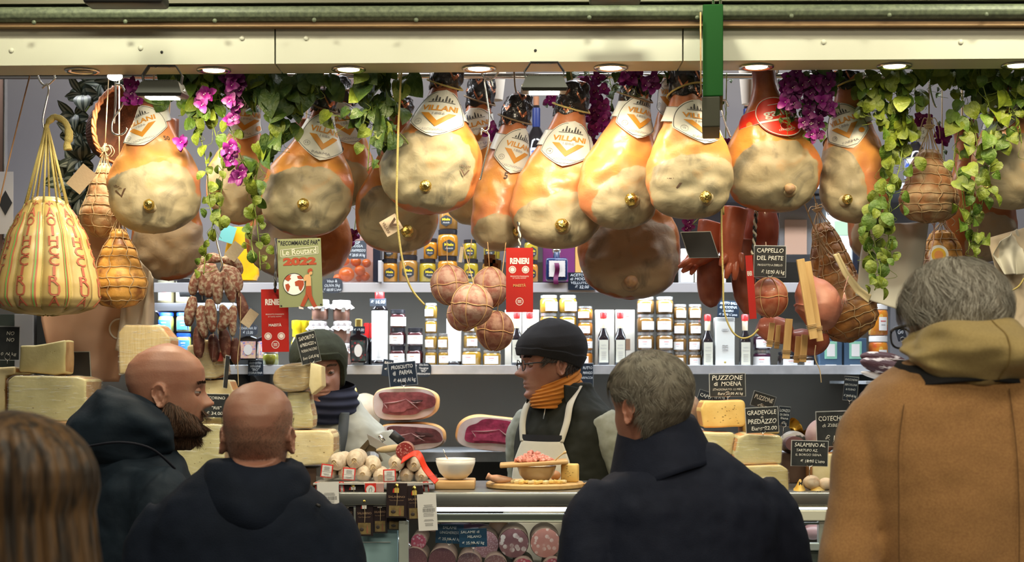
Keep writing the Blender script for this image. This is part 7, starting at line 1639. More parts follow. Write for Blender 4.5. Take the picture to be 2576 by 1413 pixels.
caseS(1180,1420,32,S_b,'grained cut salami, bottom row third from left',4.46); caseS(1246,1424,30,S_b,'grained cut salami, bottom row fourth from left',4.46); caseS(1316,1430,28,S_e,'red cut salami, bottom row fifth from left',4.46); caseS(1392,1430,28,S_e,'red cut salami, bottom row sixth from left',4.46); caseS(1452,1420,22,S_c,'pale salami at the case post, bottom row',4.46)
for i,(x,y,l) in enumerate([(1150,1318,'dark purple wrapped meat hanging back in the case, left'),(1200,1330,'dark purple wrapped meat hanging back in the case, middle'),(1090,1322,'beige lump back in the case behind the barcode slip')]): lumpy(l,x,y,38 if i<2 else 16,14,4.72,mat('dark_purple',(.07,.02,.05),.3,coat=.5) if i<2 else MATS['dried_sausage'],30+i,.15,'case_meat')
lumpy('brown ham side standing back in the case',1255,1345,30,48,4.72,mat('case_ham',(.30,.15,.07),.5),34,.05,'case_ham')
t=thing('paper_sign','yellow paper ticket in the case beside the rosy salami','ticket',W(1413,1375,4.42),(0,-.1,0)); MB().box((0,0,0),(.014,.001,.04)).build('paper',MATS['yellow_paper'],t,smooth=False)
lumpy('beige crumbly cheese at the right end of the case',1428,1380,16,24,4.52,M_moldy,35,.1,'case_cheese',0,'cheese')
for i,(x,y,rx) in enumerate([(1995,1335,34),(2045,1338,30),(1960,1342,24)]): lumpy('film-wrapped pink meat in the right case, %s'%['middle one','right one','left one'][i],x,y,rx,20,4.52,mat('case_pink',(.36,.17,.16),.25,col2=(.50,.30,.28),scale=12,coat=.5),40+i,.12,'wrapped_meat')
t=thing('steel_tube','steel tube lying in the case at left','tube',W(1010,1360,4.5)); MB().tube([W(998,1345,4.5),W(1030,1378,4.48)],.011,14).build('tube_body',M_chrome,t,local=False)
# far left shelf things
cbox(36,84,790,960,5.3,.1,mat('grey_column',(.28,.27,.25),.5),'pale grey upright column behind the left cheeses',name='column_cover',cat_='column')
cbox(-20,36,790,960,5.35,.1,mat('dark_cabinet',(.05,.06,.045),.3),'dark glass cabinet at the far left edge',name='glass_cabinet',cat_='cabinet')
cbox(92,125,780,960,5.3,.08,mat('dark_cabinet2',(.03,.03,.025),.4),'dark cabinet strip beside the pink paper',name='cabinet_strip',cat_='cabinet')
cbox(-60,8,185,700,5.2,.03,mat('brown_left',(.10,.055,.035),.6),'brown panel at the far left edge',name='side_panel',cat_='panel')
cbox(8,12,185,600,5.19,.03,M_chrome,'thin metal post at the far left edge',name='metal_post',cat_='post')
t=thing('logo_sheet','white sheet with black diamond mark behind the big cheese','sheet',W(14,510,5.1)); MB().box((0,0,0),(.05,.001,.2)).build('sheet',mat('dull_white',(.42,.40,.38),.6),t,smooth=False); MB().prism([(-.022,0),(0,-.04),(.022,0),(0,.04)],-.002,-.001,lambda x,y,z:(x,y,z)).build('black_diamond',M_black,t,smooth=False)
# right back: fridge and white screens
cbox(2085,2150,520,690,5.7,.2,mat('lit_screen',(.75,.85,.9),.4,emit=(.8,.92,1),estr=.9),'bright white lit panel behind the netted meats',name='light_panel',cat_='panel')
cbox(2100,2140,555,592,5.69,.01,mat('green_print',(.4,.58,.42),.4),'pale green picture on the bright panel',name='picture_card',cat_='picture')
cbox(1960,2088,500,640,5.75,.1,mat('steel_appliance',(.25,.26,.27),.3,metal=.5),'grey steel appliance behind the netted meats',name='steel_cabinet',cat_='cabinet')
cbox(1974,2030,552,640,5.745,.004,mat('tan_paper',(.42,.27,.19),.7),'tan paper sheet with small writing behind the card',name='paper_sheet',cat_='paper')
cbox(2240,2500,700,1000,5.9,.1,mat('grey_cupboard',(.16,.16,.17),.5),'grey cupboard behind the grey-haired man',name='cupboard',cat_='cupboard')
cbox(2145,2158,600,710,5.68,.06,mat('dark_box',(.015,.02,.035),.3),'dark slim bottle box behind the white cloth bag')
t=thing('tie_tassel','small pink tassel hanging on the brown netted meat','tassel',W(2118,730,4.45))
mb=MB(); mb.tube(crv([W(2134,695,4.45),W(2128,715,4.45),W(2122,735,4.45)],4),.0016,5)
for q in range(5): mb.tube([W(2124,735,4.45),W(2117+q*4,765+q%2*6,4.45)],.0014,5)
mb.build('threads',M_redtw,t,local=False)
# ------------------------------------------------------------------ people
TW=[(0,.020),(.006,.034),(.02,.045),(.045,.056),(.075,.063),(.105,.068),(.135,.0735),(.165,.0755),(.19,.070),(.212,.055),(.227,.033),(.235,.002)]
TF=[(0,.070),(.006,.083),(.02,.090),(.035,.086),(.05,.088),(.07,.090),(.09,.088),(.115,.085),(.135,.090),(.15,.092),(.175,.089),(.197,.075),(.215,.052),(.227,.030),(.235,.002)]
TB=[(0,-.035),(.02,.0),(.045,.035),(.07,.062),(.10,.088),(.13,.101),(.155,.104),(.18,.096),(.205,.074),(.222,.045),(.231,.022),(.235,.002)]
def lin(tab,x):
 if x<=tab[0][0]: return tab[0][1]
 for (a,b),(c,d) in zip(tab,tab[1:]):
  if x<=c: return b+(d-b)*(x-a)/(c-a)
 return tab[-1][1]
def gs(x,s): return math.exp(-(x/s)**2)
def headP(az,z,off=0,feat=True,nose=1.0):
 w=lin(TW,z); f=lin(TF,z); b=lin(TB,z)
 sa,ca=sin(az),cos(az)
 p=.86
 x=w*math.copysign(abs(sa)**p,sa)
 y=-(f)*abs(ca)**p if ca>0 else (b)*abs(ca)**p
 if ca>0 and b<0 : pass
 if ca<=0 and b<0: y=-(-b)*1.0
 P=Vector((x,y,z))
 if feat and ca>0:
  d=0; X=abs(x)
  nr=lin([(.072,0),(.078,.016),(.086,.030),(.092,.028),(.105,.017),(.12,.008),(.132,.004),(.145,0)],z) if .072<z<.145 else 0
  nw=lin([(.075,.0165),(.09,.0145),(.11,.009),(.13,.008),(.145,.012)],z)
  d+=nr*gs(x,nw)*nose
  d+=.006*gs(X-.015,.007)*gs(z-.083,.007)          # nostril wings
  d-=.010*gs(X-.031,.017)*gs(z-.116,.013)          # eye sockets
  d+=.004*gs(X-.030,.022)*gs(z-.137,.008)          # brow
  d+=.004*gs(X-.044,.018)*gs(z-.090,.018)          # cheekbone
  d+=.0065*gs(x,.021)*gs(z-.0575,.0045)+.0070*gs(x,.019)*gs(z-.0455,.0050)-.003*gs(x,.026)*gs(z-.0515,.0022)
  d-=.0045*gs(x,.02)*gs(z-.034,.006); d+=.005*gs(x,.020)*gs(z-.017,.010)
  d-=.0025*gs(x,.004)*gs(z-.068,.006)
  d-=.004*gs(X-.036+.15*(.09-z)*0,.006)*gs(z-.065,.018)*.6   # fold
  P.y-=d*max(0,ca)**.3
 if off:
  n=Vector((sa/max(w,.01),-ca/max(f if ca>0 else max(b,.01),.01),0)).normalized(); up=max(0,(z-.15)/.085)**1.6
  P+= (n*(1-up)+Vector((0,0,1))*up).normalized()*off
 return P
def ear(mb,side,M,s=1.0):
 """ear plate with rim, rooted on the side of the head"""
 def f(u,v):
  a=2*pi*u; r=v
  ox=.017*cos(a)*(1+.15*sin(a)); oz=.031*sin(a)*(1-.12*cos(a))
  if oz<0: ox*=.75
  y=ox*r; z=oz*r
  h=.004+.006*math.exp(-((r-.88)/.13)**2)-.006*math.exp(-((r-.5)/.22)**2)*(1 if z<.01 else .6)+.004*math.exp(-((r-.62)/.08)**2)*(1 if cos(a)<.3 else .2)
  if v>.97: h=-.002
  flare=.012*max(0,(y+.012)/.03)**1.0
  return Vector((h+flare,y,z))
 R_=Matrix.Translation((side*.0700,.012,.103))@Matrix.Rotation(side*math.radians(36),4,'Z')@Matrix.Rotation(math.radians(-8),4,'X')
 if side<0: R_=R_@Matrix.Scale(-1,4,(1,0,0))
 mb.grid(lambda u,v:f(u,v)*s,36,16,cu=True,M=M@R_,flip=(side>0))
 # back of the ear: thickness shell
 def g(u,v):
  a=2*pi*u; ox=.0165*cos(a); oz=.030*sin(a)
  if oz<0: ox*=.75
  k=1-v; y=ox*(.3+.7*k); z=oz*(.35+.65*k); fl=.012*max(0,(y+.012)/.03); return Vector((-.001-.022*v+fl*k,y*1.0-.004*v,z))*s
 mb.grid(g,36,6,cu=True,M=M@R_,flip=(side<0))
M_skin=mat('skin_fair',(.44,.235,.165),.45,col2=(.38,.175,.12),scale=18,sss=.15,bump=.12,bscale=220)
M_skinb=mat('skin_ruddy',(.46,.21,.14),.45,col2=(.40,.16,.10),scale=18,sss=.15,bump=.12,bscale=220)
M_skint=mat('skin_tan',(.42,.215,.145),.45,col2=(.36,.16,.105),scale=18,sss=.15,bump=.12,bscale=220)
M_eye=mat('eye_white',(.40,.36,.33),.3); M_iris=mat('iris_dark',(.05,.03,.02),.1,coat=.6)
def headmatrix(pos,th,pitch=0,roll=0):
 """pos: world point of the chin level under the ear axis"""
 return Matrix.Translation(pos)@Matrix.Rotation(math.radians(th),4,'Z')@Matrix.Translation((0,.0,.05))@Matrix.Rotation(math.radians(pitch),4,'X')@Matrix.Rotation(math.radians(roll),4,'Y')@Matrix.Translation((0,0,-.05))
def body(t,M,neckbase,skin,nose=1.0,neck_r=.056,ears=(1,1),eyes=True,brow=None):
 mb=MB()
 nz_=88; nu=96
 def zv(v): return .235*(v) if v<1 else .235
 pts=[]
 mb.grid(lambda u,v:headP(2*pi*u,lerp(.0,.2349,.5*(v+ (1-cos(pi*v))/2)),0,True,nose),nu,nz_,cu=True,M=M)
 mb.grid(lambda u,v:headP(2*pi*u,.0,0,True,nose)*Vector((1,1,1)).x if False else Vector((headP(2*pi*u,0).x*(1-v),lerp(headP(2*pi*u,0).y,-.03,v),-.004*v)),nu,5,cu=True,M=M,flip=True)
 for s_,on in ((-1,ears[0]),(1,ears[1])):
  if on: ear(mb,s_,M)
 # neck and hidden torso in the same mesh
 top=M@Vector((0,.025,.075)); nb=Vector(neckbase)
 c=crv([top,top.lerp(nb,.5)+Vector((0,0,0)),nb,nb+Vector((0,0,-.07)),nb+Vector((0,0,-.18)),nb+Vector((0,0,-.42))],6)
 m=len(c); R=[interp([(0,neck_r*.85),(.2,neck_r),(.4,neck_r*1.12),(.62,.10),(.8,.12),(1,.11)],i/(m-1)) for i in range(m)]
 mb.tube(c,R,40)
 o=mb.build('body',skin,t,local=False)
 r=o.modifiers.new('join','REMESH'); r.mode='VOXEL'; r.voxel_size=.0030; r.use_smooth_shade=True
 s=o.modifiers.new('smooth','SMOOTH'); s.iterations=2; s.factor=.5
 if eyes:
  for sx in (-1,1):
   c_=M@Vector((sx*.031,-.0690,.1165))
   mb=MB().ell((0,0,0),(.0115,.0115,.0115),20,14); e=mb.build('eyeball',M_eye,t); e.location=c_-wloc(t)
   d=(M.to_3x3()@Vector((0,-1,-.05))).normalized()
   ir=MB().ell((0,0,0),(.0064,.0064,.0064),14,10).build('iris',M_iris,t); ir.location=c_-wloc(t)+d*.0078
   lid=MB(); 
   lid.grid(lambda u,v:Vector((sx*.031,-.0690,.1165))+Vector((.0126*cos(pi*u)*cos(lerp(.06,1.2,v)),-.0132*sin(pi*u)*cos(lerp(.06,1.2,v))-.0002,.0126*sin(lerp(.06,1.2,v))+.0006)),18,8,M=M)
   lid.grid(lambda u,v:Vector((sx*.031,-.0690,.1165))+Vector((.0124*cos(pi*u)*cos(lerp(-.28,-1.2,v)),-.0130*sin(pi*u)*cos(lerp(-.28,-1.2,v)),.0124*sin(lerp(-.28,-1.2,v)))),18,6,M=M)
   lid.build('eyelids',skin,t,local=False)
 if brow:
  mb=MB(); R_=random.Random(1)
  for sx in (-1,1):
   for q in range(60):
    x=sx*R_.uniform(.014,.048); az=math.asin(min(.99,abs(x)/.078))*(1 if x>0 else -1)
    z=.136+.004*sin(abs(x)*60)+R_.uniform(-.0028,.0028); p=headP(az,z,.001); q2=headP(az+sx*.10,z+.003,.0035)
    mb.tube([M@p,M@q2],.0006,3,cap=False)
  mb.build('eyebrow',brow,t,local=False)
 return o
def strands(M,n,region,length,m1,seed,t,name='hair',wid=.0008,lift=.010,curl=.25,flow=None,steps=5,base=None):
 """region(az,z)->bool; ribbons lying along the scalp"""
 R=random.Random(seed); mb=MB(); ms=m1 if isinstance(m1,(list,tuple)) else [m1]
 c=0; tries=0
 while c<n and tries<n*12:
  tries+=1
  az=R.uniform(-pi,pi); z=.235*(1-R.random()**1.6*1.0) if flow!='beard' else R.uniform(-.0,.085)
  if not region(az,z): continue
  c+=1; mb.cur=R.randrange(len(ms)); L=length*R.uniform(.6,1.2); da=curl*1.6*noise.noise(Vector((az*2.2,z*28,seed)))+R.uniform(-curl,curl)*.35; pts=[]
  lf=lift*R.uniform(.5,1.3)
  for k in range(steps+1):
   q=k/steps; 
   if flow=='beard': zz=z-L*q; p=headP(az+da*q,max(.0,zz),.003+lf*q*1.3); p.z=min(p.z,zz+.002) if zz<0 else p.z
   else: zz=z-L*q*(.55 if z>.21 else .9); p=headP(az+da*q,max(.001,zz),.004+lf*(.5+.6*sin(pi*min(1,q*.9))))
   pts.append(p)
  vs=[];
  for k,p in enumerate(pts):
   tdir=(pts[min(k+1,steps)]-pts[max(k-1,0)]); side=tdir.cross(Vector((p.x,p.y,p.z-.1))); side=side.normalized() if side.length>1e-7 else Vector((1,0,0))
   w=wid*(1-.7*(k/steps)); vs+=[M@(p-side*w),M@(p+side*w)]
  mb.add(vs,[(2*k,2*k+1,2*k+3,2*k+2) for k in range(steps)])
 return mb.build(name,ms,t,local=False)
def cap_hair(M,region_z,off,m,t,name='hair',nu=72,nv=40,rough=.0035,seed=0,azr=(-pi,pi)):
 def f(u,v):
  az=lerp(azr[0],azr[1],u); ze=region_z(az); z=lerp(ze,.2349,v); o=off*min(1,v*6+.05); p=headP(az,z,o,feat=False)
  return p+p.normalized()*rough*nz(p,60,seed)+Vector((0,0,0))
 return MB().grid(f,nu,nv,M=M).build(name,m,t,local=False)
def remeshed(mb,name,m,t,vox=.009,it=4,disp=.010,dscale=.09,seed=0):
 o=mb.build(name,m,t,local=False)
 r=o.modifiers.new('join','REMESH'); r.mode='VOXEL'; r.voxel_size=vox; r.use_smooth_shade=True
 s=o.modifiers.new('smooth','SMOOTH'); s.iterations=it; s.factor=.5
 if disp:
  tx=bpy.data.textures.new('folds','CLOUDS'); tx.noise_scale=dscale; tx.noise_depth=2
  d=o.modifiers.new('folds','DISPLACE'); d.texture=tx; d.strength=disp; d.mid_level=.5; d.texture_coords='LOCAL'
  t2=bpy.data.textures.new('wrinkles','CLOUDS'); t2.noise_scale=dscale*.32; t2.noise_depth=1
  d=o.modifiers.new('wrinkles','DISPLACE'); d.texture=t2; d.strength=disp*.32; d.mid_level=.5; d.texture_coords='LOCAL'
 return o
def torso(mb,C,yaw,rings,p=.80):
 """rings: (z, half width, front, back, x shift, y shift) in the body's own frame"""
 M=Matrix.Translation(C)@Matrix.Rotation(math.radians(yaw),4,'Z')
 zs=[r[0] for r in rings]
 def g(u,v):
  z=lerp(zs[0],zs[-1],v); a=2*pi*u
  val=[interp([(r[0],r[j]) for r in rings],z) for j in range(1,6)]
  w,f,b,xs,ys=val; s_,c_=sin(a),cos(a)
  return Vector((xs+w*math.copysign(abs(s_)**p,s_),ys+(-f*abs(c_)**p if c_>0 else b*abs(c_)**p),z))
 nv=48
 mb.grid(g,64,nv,cu=True,M=M)
 for v,fl in ((0,True),(1,False)):
  ring=[g(i/64,v) for i in range(64)]; mb.add(ring,[tuple(range(64))[::-1] if fl else tuple(range(64))],M)
 return M
def arm(mb,M,pts,rs,n=20):
 P=crv([M@Vector(p) for p in pts],8); m=len(P)
 mb.tube(P,[interp([(i/(len(rs)-1),r) for i,r in enumerate(rs)],q/(m-1)) for q in range(m)],n)
def legs(t,C,yaw,zhip,m,shoe):
 M=Matrix.Translation(C)@Matrix.Rotation(math.radians(yaw),4,'Z'); mb=MB()
 for s_ in (-1,1): mb.tube([M@Vector((s_*x,y,z)) for x,y,z in ((.085,0,zhip),(.095,0,zhip*.75),(.10,-.005,zhip*.5),(.105,.01,zhip*.25),(.11,.015,.07))],[.105,.095,.075,.068,.062],20)
 mb.box(M@Vector((0,0,zhip)),(.30,.20,.14),.05,(0,0,math.radians(yaw)))
 mb.build('trousers',m,t,local=False)
 for s_ in (-1,1): MB().ell((0,0,0),(.045,.13,.045),16,12,M=M@Matrix.Translation((s_*.11,-.04,.045))).build('shoe',shoe,t,local=False)
def hood(mb,M,cz,rx,ry,drop,bul,a0=-2.2,a1=2.2,seed=0,rim=.02,folds=.006,point=.6,front=.0):
 """cloth hood lying on the back; angle 0 = straight back"""
 def f(u,v):
  a=lerp(a0,a1,u); k=max(0,cos(a*.75))**point
  prof=[(0,-.045,-.06),(.12,-.02,-.012),(.22,0,rim*.3),(.32,.018,-.004)]
  if v<.32: r=interp([(x[0],x[1]) for x in prof],v); z=interp([(x[0],x[2]) for x in prof],v)
  else:
   q=(v-.32)/.68; r=.018+bul*k*sin(pi*min(1,q*.80+.05))*(1.0)-.018*q; z=-.004-drop*(.35+.65*k)*q
  wv=folds*(sin(a*3+v*9+seed)+.7*nz((a*2,v*5,seed),1.3,seed)*2)*min(1,v*2)
  R1=rx+r+wv; R2=ry+r+wv
  return Vector((R1*sin(a),R2*cos(a),cz+z+.012*nz((a,v*2,0),1.2,seed+4)-front*(1-k)))
 mb.grid(f,70,44,M=M)
 return [M@(f(.5,v/30)+Vector((0,.003,0))) for v in range(6,29)]
# ---- fabrics
M_navy=mat('navy_cloth',(.008,.012,.028),.75,col2=(.012,.017,.036),scale=30,bump=.2,bscale=400,spec=.25)
M_navyc=mat('navy_collar',(.009,.011,.020),.8,col2=(.012,.014,.024),scale=30,spec=.25)
M_park=mat('blue_parka',(.011,.022,.036),.7,col2=(.007,.014,.024),scale=10,bump=.6,bscale=28,spec=.25)
M_hoodb=mat('dark_blue_hoodie',(.010,.016,.032),.8,col2=(.007,.012,.024),scale=14,bump=.2,bscale=300,spec=.2)
M_camel=mat('camel_wool',(.43,.225,.075),.85,col2=(.34,.165,.055),scale=260,sheen=.3,bump=.25,bscale=500)
M_olive=mat('olive_hood',(.44,.33,.13),.85,col2=(.39,.29,.11),scale=200,sheen=.2,bump=.15,bscale=400)
M_char=mat('charcoal_cloth',(.022,.022,.024),.85,spec=.2)
M_trou=mat('dark_trousers',(.02,.02,.024),.8); M_shoe=mat('dark_shoe',(.015,.012,.01),.4)
M_seam=mat('seam_dark',(.15,.075,.025),.9)
def person(label,x,d): return thing('person',label,'person',((x-1288)*d/F,d,0))
# ===== navy coat man
d=3.5; k=d/F; t=person('person in a navy coat with short grey hair seen from behind, centre right',1700,d)
hp=W(1642,885,d)-Vector((0,0,.235)); M=headmatrix(hp+Vector((0,0,0)),214,6,0)
nb=(W(1668,1150,d)+Vector((0,.03,0)))
body(t,M,nb,M_skinb,ears=(1,1))
M_gh=[mat('grey_hair',(.20,.18,.14),.6),mat('grey_hair_light',(.36,.34,.28),.55),mat('grey_hair_dark',(.085,.072,.052),.6)]
hl=lambda az: lerp(.172,.045,sm((abs(az)-.55)/1.9)) if abs(az)<1.2 or abs(az)>1.75 else .118
hl2=lambda az: lerp(.175,.150,sm((abs(az)-.5)/.5)) if abs(az)<1.15 else (.128 if abs(az)<1.85 else lerp(.11,.030,sm((abs(az)-1.85)/.5)))
cap_hair(M,hl2,.008,mat('grey_scalp_hair',(.15,.13,.10),.7,col2=(.24,.22,.17),scale=60,stretch=(1,1,.3)),t,seed=1)
strands(M,13000,lambda az,z:z>hl2(az)+.003,.026,M_gh,1,t,lift=.004,curl=.30,wid=.00042)
mb=MB(); Ct=Vector(((1722-1288)*k,d+.03,0))
MT=torso(mb,Ct,196,[(.82,.235,.15,.16,0,0),(1.0,.225,.15,.15,0,0),(1.2,.222,.14,.145,0,0),(1.31,.215,.12,.135,0,0),(1.375,.185,.10,.115,0,0),(1.415,.125,.085,.10,0,0),(1.44,.085,.075,.085,0,-.01),(1.455,.07,.06,.07,0,-.015)],.82)
for s_ in (-1,1): arm(mb,MT,[(s_*.165,.0,1.345),(s_*.215,.005,1.27),(s_*.245,.02,1.10),(s_*.25,-.04,.93),(s_*.20,-.16,.86)],[.062,.070,.064,.056,.048])
remeshed(mb,'coat',M_navy,t,disp=.014,dscale=.11)
# stand-up collar
def collar(mbx,c,yaw,rx,ry,z0,z1,th,a0,a1,lean=.0,flare=.02,foldz=None,tilt=0):
 Mx=Matrix.Translation(c)@Matrix.Rotation(math.radians(yaw),4,'Z')
 def f(u,v):
  a=lerp(a0,a1,u); 
  if v<.5: q=v*2; r=0; z=lerp(z0,z1,q); r=-flare*.4*q
  else: q=(v-.5)*2; z=lerp(z1,(foldz or z0),q); r=th+flare*q; z-=tilt*sin(a)*q
  return Vector(((rx+r)*sin(a),(ry+r)*cos(a)+lean*(z-z0),z+.006*sin(a*3+1)))
 mbx.grid(f,60,24,M=Mx)
mb=MB(); collar(mb,Vector(((1672-1288)*k,d+.02,0)),205,.070,.074,1.36,1.522,.010,-2.3,2.3,-.16,.040,1.400,.035); o=mb.build('collar',M_navy,t,local=False); o.modifiers.new('s','SOLIDIFY').thickness=.006
mb=MB().tube([M@headP(-1.62,.125,.018)+Vector((0,-.002,0)),M@headP(-1.75,.118,.020),M@headP(-1.85,.105,.018)],.0035,8); mb.build('hearing_aid',mat('silver_plastic',(.6,.6,.56),.3),t,local=False)
legs(t,Ct,190,.86,M_trou,M_shoe)
# ===== bald man in dark blue hoodie
t=person('bald person in a dark blue hooded jacket seen from behind, lower left of centre',615,d)
hp=W(648,958,d)-Vector((0,0,.235)); M=headmatrix(hp,181,4,0)
body(t,M,W(648,1225,d)+Vector((0,.02,0)),M_skin,ears=(1,1),neck_r=.062)
strands(M,4200,lambda az,z:abs(az)>1.2 and .03<z<.165-.03*gs(abs(az)-pi,.8)+.012*sin(az*5),.0035,[mat('stubble',(.15,.095,.07),.7)],4,t,name='stubble',lift=-.002,curl=.05,wid=.00028,steps=2)
Ct=Vector(((612-1288)*k,d+.03,0)); mb=MB()
MT=torso(mb,Ct,182,[(.82,.235,.16,.16,0,0),(1.0,.23,.16,.15,0,0),(1.15,.222,.15,.145,0,0),(1.26,.21,.13,.14,0,0),(1.325,.185,.11,.125,0,0),(1.365,.14,.09,.11,0,0),(1.40,.095,.08,.095,0,0),(1.42,.075,.07,.08,0,0)],.82)
for s_ in (-1,1): arm(mb,MT,[(s_*.16,.0,1.295),(s_*.198,.005,1.22),(s_*.215,.02,1.06),(s_*.22,-.04,.90),(s_*.18,-.16,.85)],[.062,.068,.062,.055,.048])
remeshed(mb,'jacket',M_hoodb,t,disp=.014,dscale=.12)
mb=MB(); MH=Matrix.Translation(Vector(((638-1288)*k,d+.02,0)))@Matrix.Rotation(math.radians(180),4,'Z')
hood(mb,MH,1.415,.080,.062,.185,.060,-2.3,2.3,2,folds=.004); o=mb.build('hood',M_hoodb,t,local=False); o.modifiers.new('s','SOLIDIFY').thickness=.008
legs(t,Ct,180,.86,M_trou,M_shoe)
MB().tube([W(795,1268,3.45),W(806,1274,3.45)],.0035,8).build('cord_stopper',M_black,t,local=False)
# ===== bearded man in blue parka
d=3.95; k=d/F; t=person('bald bearded person in a blue parka with hood, in profile at left',330,d)
hp=W(418,862,d)-Vector((0,0,.235)); M=headmatrix(hp,101,2,0)
body(t,M,W(370,1120,d)+Vector((0,0,0)),M_skint,ears=(1,1),neck_r=.060,brow=mat('brown_hair',(.045,.022,.012),.7))
M_bd=[MATS['brown_hair'],mat('brown_hair_light',(.10,.055,.03),.7),mat('brown_hair_red',(.13,.06,.03),.7)]
def beardreg(az,z):
 a=abs(az)
 if a>1.62: return False
 top=lin([(0,.042),(.25,.040),(.45,.050),(.8,.062),(1.2,.075),(1.6,.10)],a)
 return z<top or (a<.42 and .059<z<.071)
def bs(u,v):
 az=lerp(-1.6,1.6,u); a=abs(az); top=lin([(0,.040),(.25,.040),(.45,.050),(.8,.060),(1.2,.072),(1.6,.095)],a); z=lerp(-.030,top,v)
 bl=sin(pi*min(1,v*.97+.03))**.6; o=.017*bl*(1 if a<1.2 else .6)*(1-.3*v)
 p=headP(az,max(.002,z),o,feat=False); p.z=z if z>0 else z*1.0; 
 if z<.0: p.y*=1+z*7; p.x*=1+z*10
 if a<.3 and v>.9: p=headP(az,z,.001)
 return p+p.normalized()*.003*nz(p,90)
mb=MB().grid(bs,60,26,M=M); mb.grid(lambda u,v:headP(lerp(-.42,.42,u),lerp(.060,.071,v),.004*sin(pi*v)+.002,feat=True),16,6,M=M); mb.build('beard',M_bd[0],t,local=False)
strands(M,4200,beardreg,.030,M_bd,3,t,name='beard',lift=.014,curl=.16,flow='beard',wid=.0007)
Ct=Vector(((335-1288)*k,d+.02,0)); mb=MB()
MT=torso(mb,Ct,122,[(.82,.22,.16,.17,0,0),(1.0,.22,.16,.16,0,0),(1.2,.215,.15,.155,0,0),(1.32,.205,.13,.145,0,0),(1.38,.175,.11,.13,0,.0),(1.425,.12,.095,.12,0,0),(1.455,.085,.085,.10,0,0),(1.48,.07,.07,.08,0,0)],.82)
for s_ in (-1,1): arm(mb,MT,[(s_*.155,.0,1.35),(s_*.205,.005,1.28),(s_*.235,.01,1.12),(s_*.235,-.06,.96),(s_*.18,-.20,.93)],[.066,.076,.068,.060,.050])
remeshed(mb,'parka',M_park,t,disp=.018,dscale=.10)
mb=MB(); MH=Matrix.Translation(W(362,1000,d)*Vector((1,1,0)))@Matrix.Rotation(math.radians(118),4,'Z')
hood(mb,MH,1.575,.085,.085,.185,.085,-2.1,2.1,1,folds=.010,front=.09); o=mb.build('hood',M_park,t,local=False); o.modifiers.new('s','SOLIDIFY').thickness=.012
mb=MB().tube(crv([W(208,1125,d-.16),W(300,1112,d-.22),W(380,1128,d-.20),W(440,1178,d-.13)],6),.003,6); mb.build('shoulder_seam',M_navyc,t,local=False)
legs(t,Ct,115,.86,M_trou,M_shoe)
# ===== camel coat man
d=3.1; k=d/F; t=person('grey-haired person with glasses in a camel coat with olive hood, right foreground',2440,d)
hp=W(2412,662,d)-Vector((0,0,.235)); M=headmatrix(hp,208,8,0)@Matrix.Scale(1.06,4)
M=headmatrix(hp-Vector((0,0,.012)),208,8,0)@Matrix.Scale(1.06,4)
body(t,M,W(2425,960,d)+Vector((0,.02,0)),M_skin,ears=(1,1),neck_r=.058)
M_wh=[mat('silver_hair',(.40,.38,.32),.55),mat('silver_hair_light',(.60,.58,.50),.5),mat('silver_hair_dark',(.14,.12,.09),.6)]
cap_hair(M,hl2,.012,mat('silver_scalp_hair',(.30,.27,.22),.7,col2=(.40,.37,.31),scale=60,stretch=(1,1,.3)),t,seed=2)
strands(M,14000,lambda az,z:z>hl2(az)+.003,.045,M_wh,5,t,lift=.010,curl=.45,wid=.0005)
mb=MB() # glasses
for sx in (-1,1):
 c=Vector((sx*.033,-.112,.113)); mb.tube([M@(c+Vector((.025*math.copysign(abs(cos(a*pi/12))**.7,cos(a*pi/12)),.002,.019*math.copysign(abs(sin(a*pi/12))**.7,sin(a*pi/12))))) for a in range(24)],.0022,6,closed=True)
 mb.tube(crv([M@Vector((sx*.057,-.110,.126)),M@Vector((sx*.074,-.07,.126)),M@Vector((sx*.079,-.01,.123)),M@Vector((sx*.079,.02,.108))],5),.0028,6)
mb.tube([M@Vector((-.009,-.113,.117)),M@Vector((.009,-.113,.117))],.0022,6); mb.build('glasses',M_black,t,local=False)
mb=MB()
for sx in (-1,1): mb.add([M@(Vector((sx*.033,-.111,.113))+Vector((.023*cos(a*pi/12),.0,.017*sin(a*pi/12)))) for a in range(24)],[tuple(range(24))])
mb.build('spectacle_lens',mat('lens_glass',(.9,.95,1),.05,alpha=.15,spec=.9),t,local=False,smooth=False)
Ct=Vector(((2452-1288)*k,d+.02,0)); mb=MB()
MT=torso(mb,Ct,184,[(.70,.26,.19,.19,0,0),(1.0,.25,.18,.18,0,0),(1.22,.205,.16,.17,0,0),(1.34,.222,.15,.165,0,0),(1.44,.240,.14,.16,0,0),(1.535,.236,.12,.145,0,0),(1.585,.205,.105,.13,0,0),(1.625,.145,.09,.11,0,0),(1.65,.08,.075,.085,0,0)],.80)
arm(mb,MT,[(.178,.0,1.53),(.215,.005,1.46),(.245,.03,1.31),(.262,.04,1.22),(.245,-.10,1.16),(.16,-.22,1.14)],[.060,.064,.060,.060,.058,.052])
arm(mb,MT,[(-.195,.0,1.535),(-.24,.005,1.47),(-.27,.03,1.26),(-.275,-.04,1.08),(-.20,-.18,1.02)],[.064,.074,.068,.060,.052])
remeshed(mb,'coat',M_camel,t,disp=.016,dscale=.16,vox=.008)
mb=MB(); MH=Matrix.Translation(Vector(((2425-1288)*k,d+.01,0)))@Matrix.Rotation(math.radians(192),4,'Z')
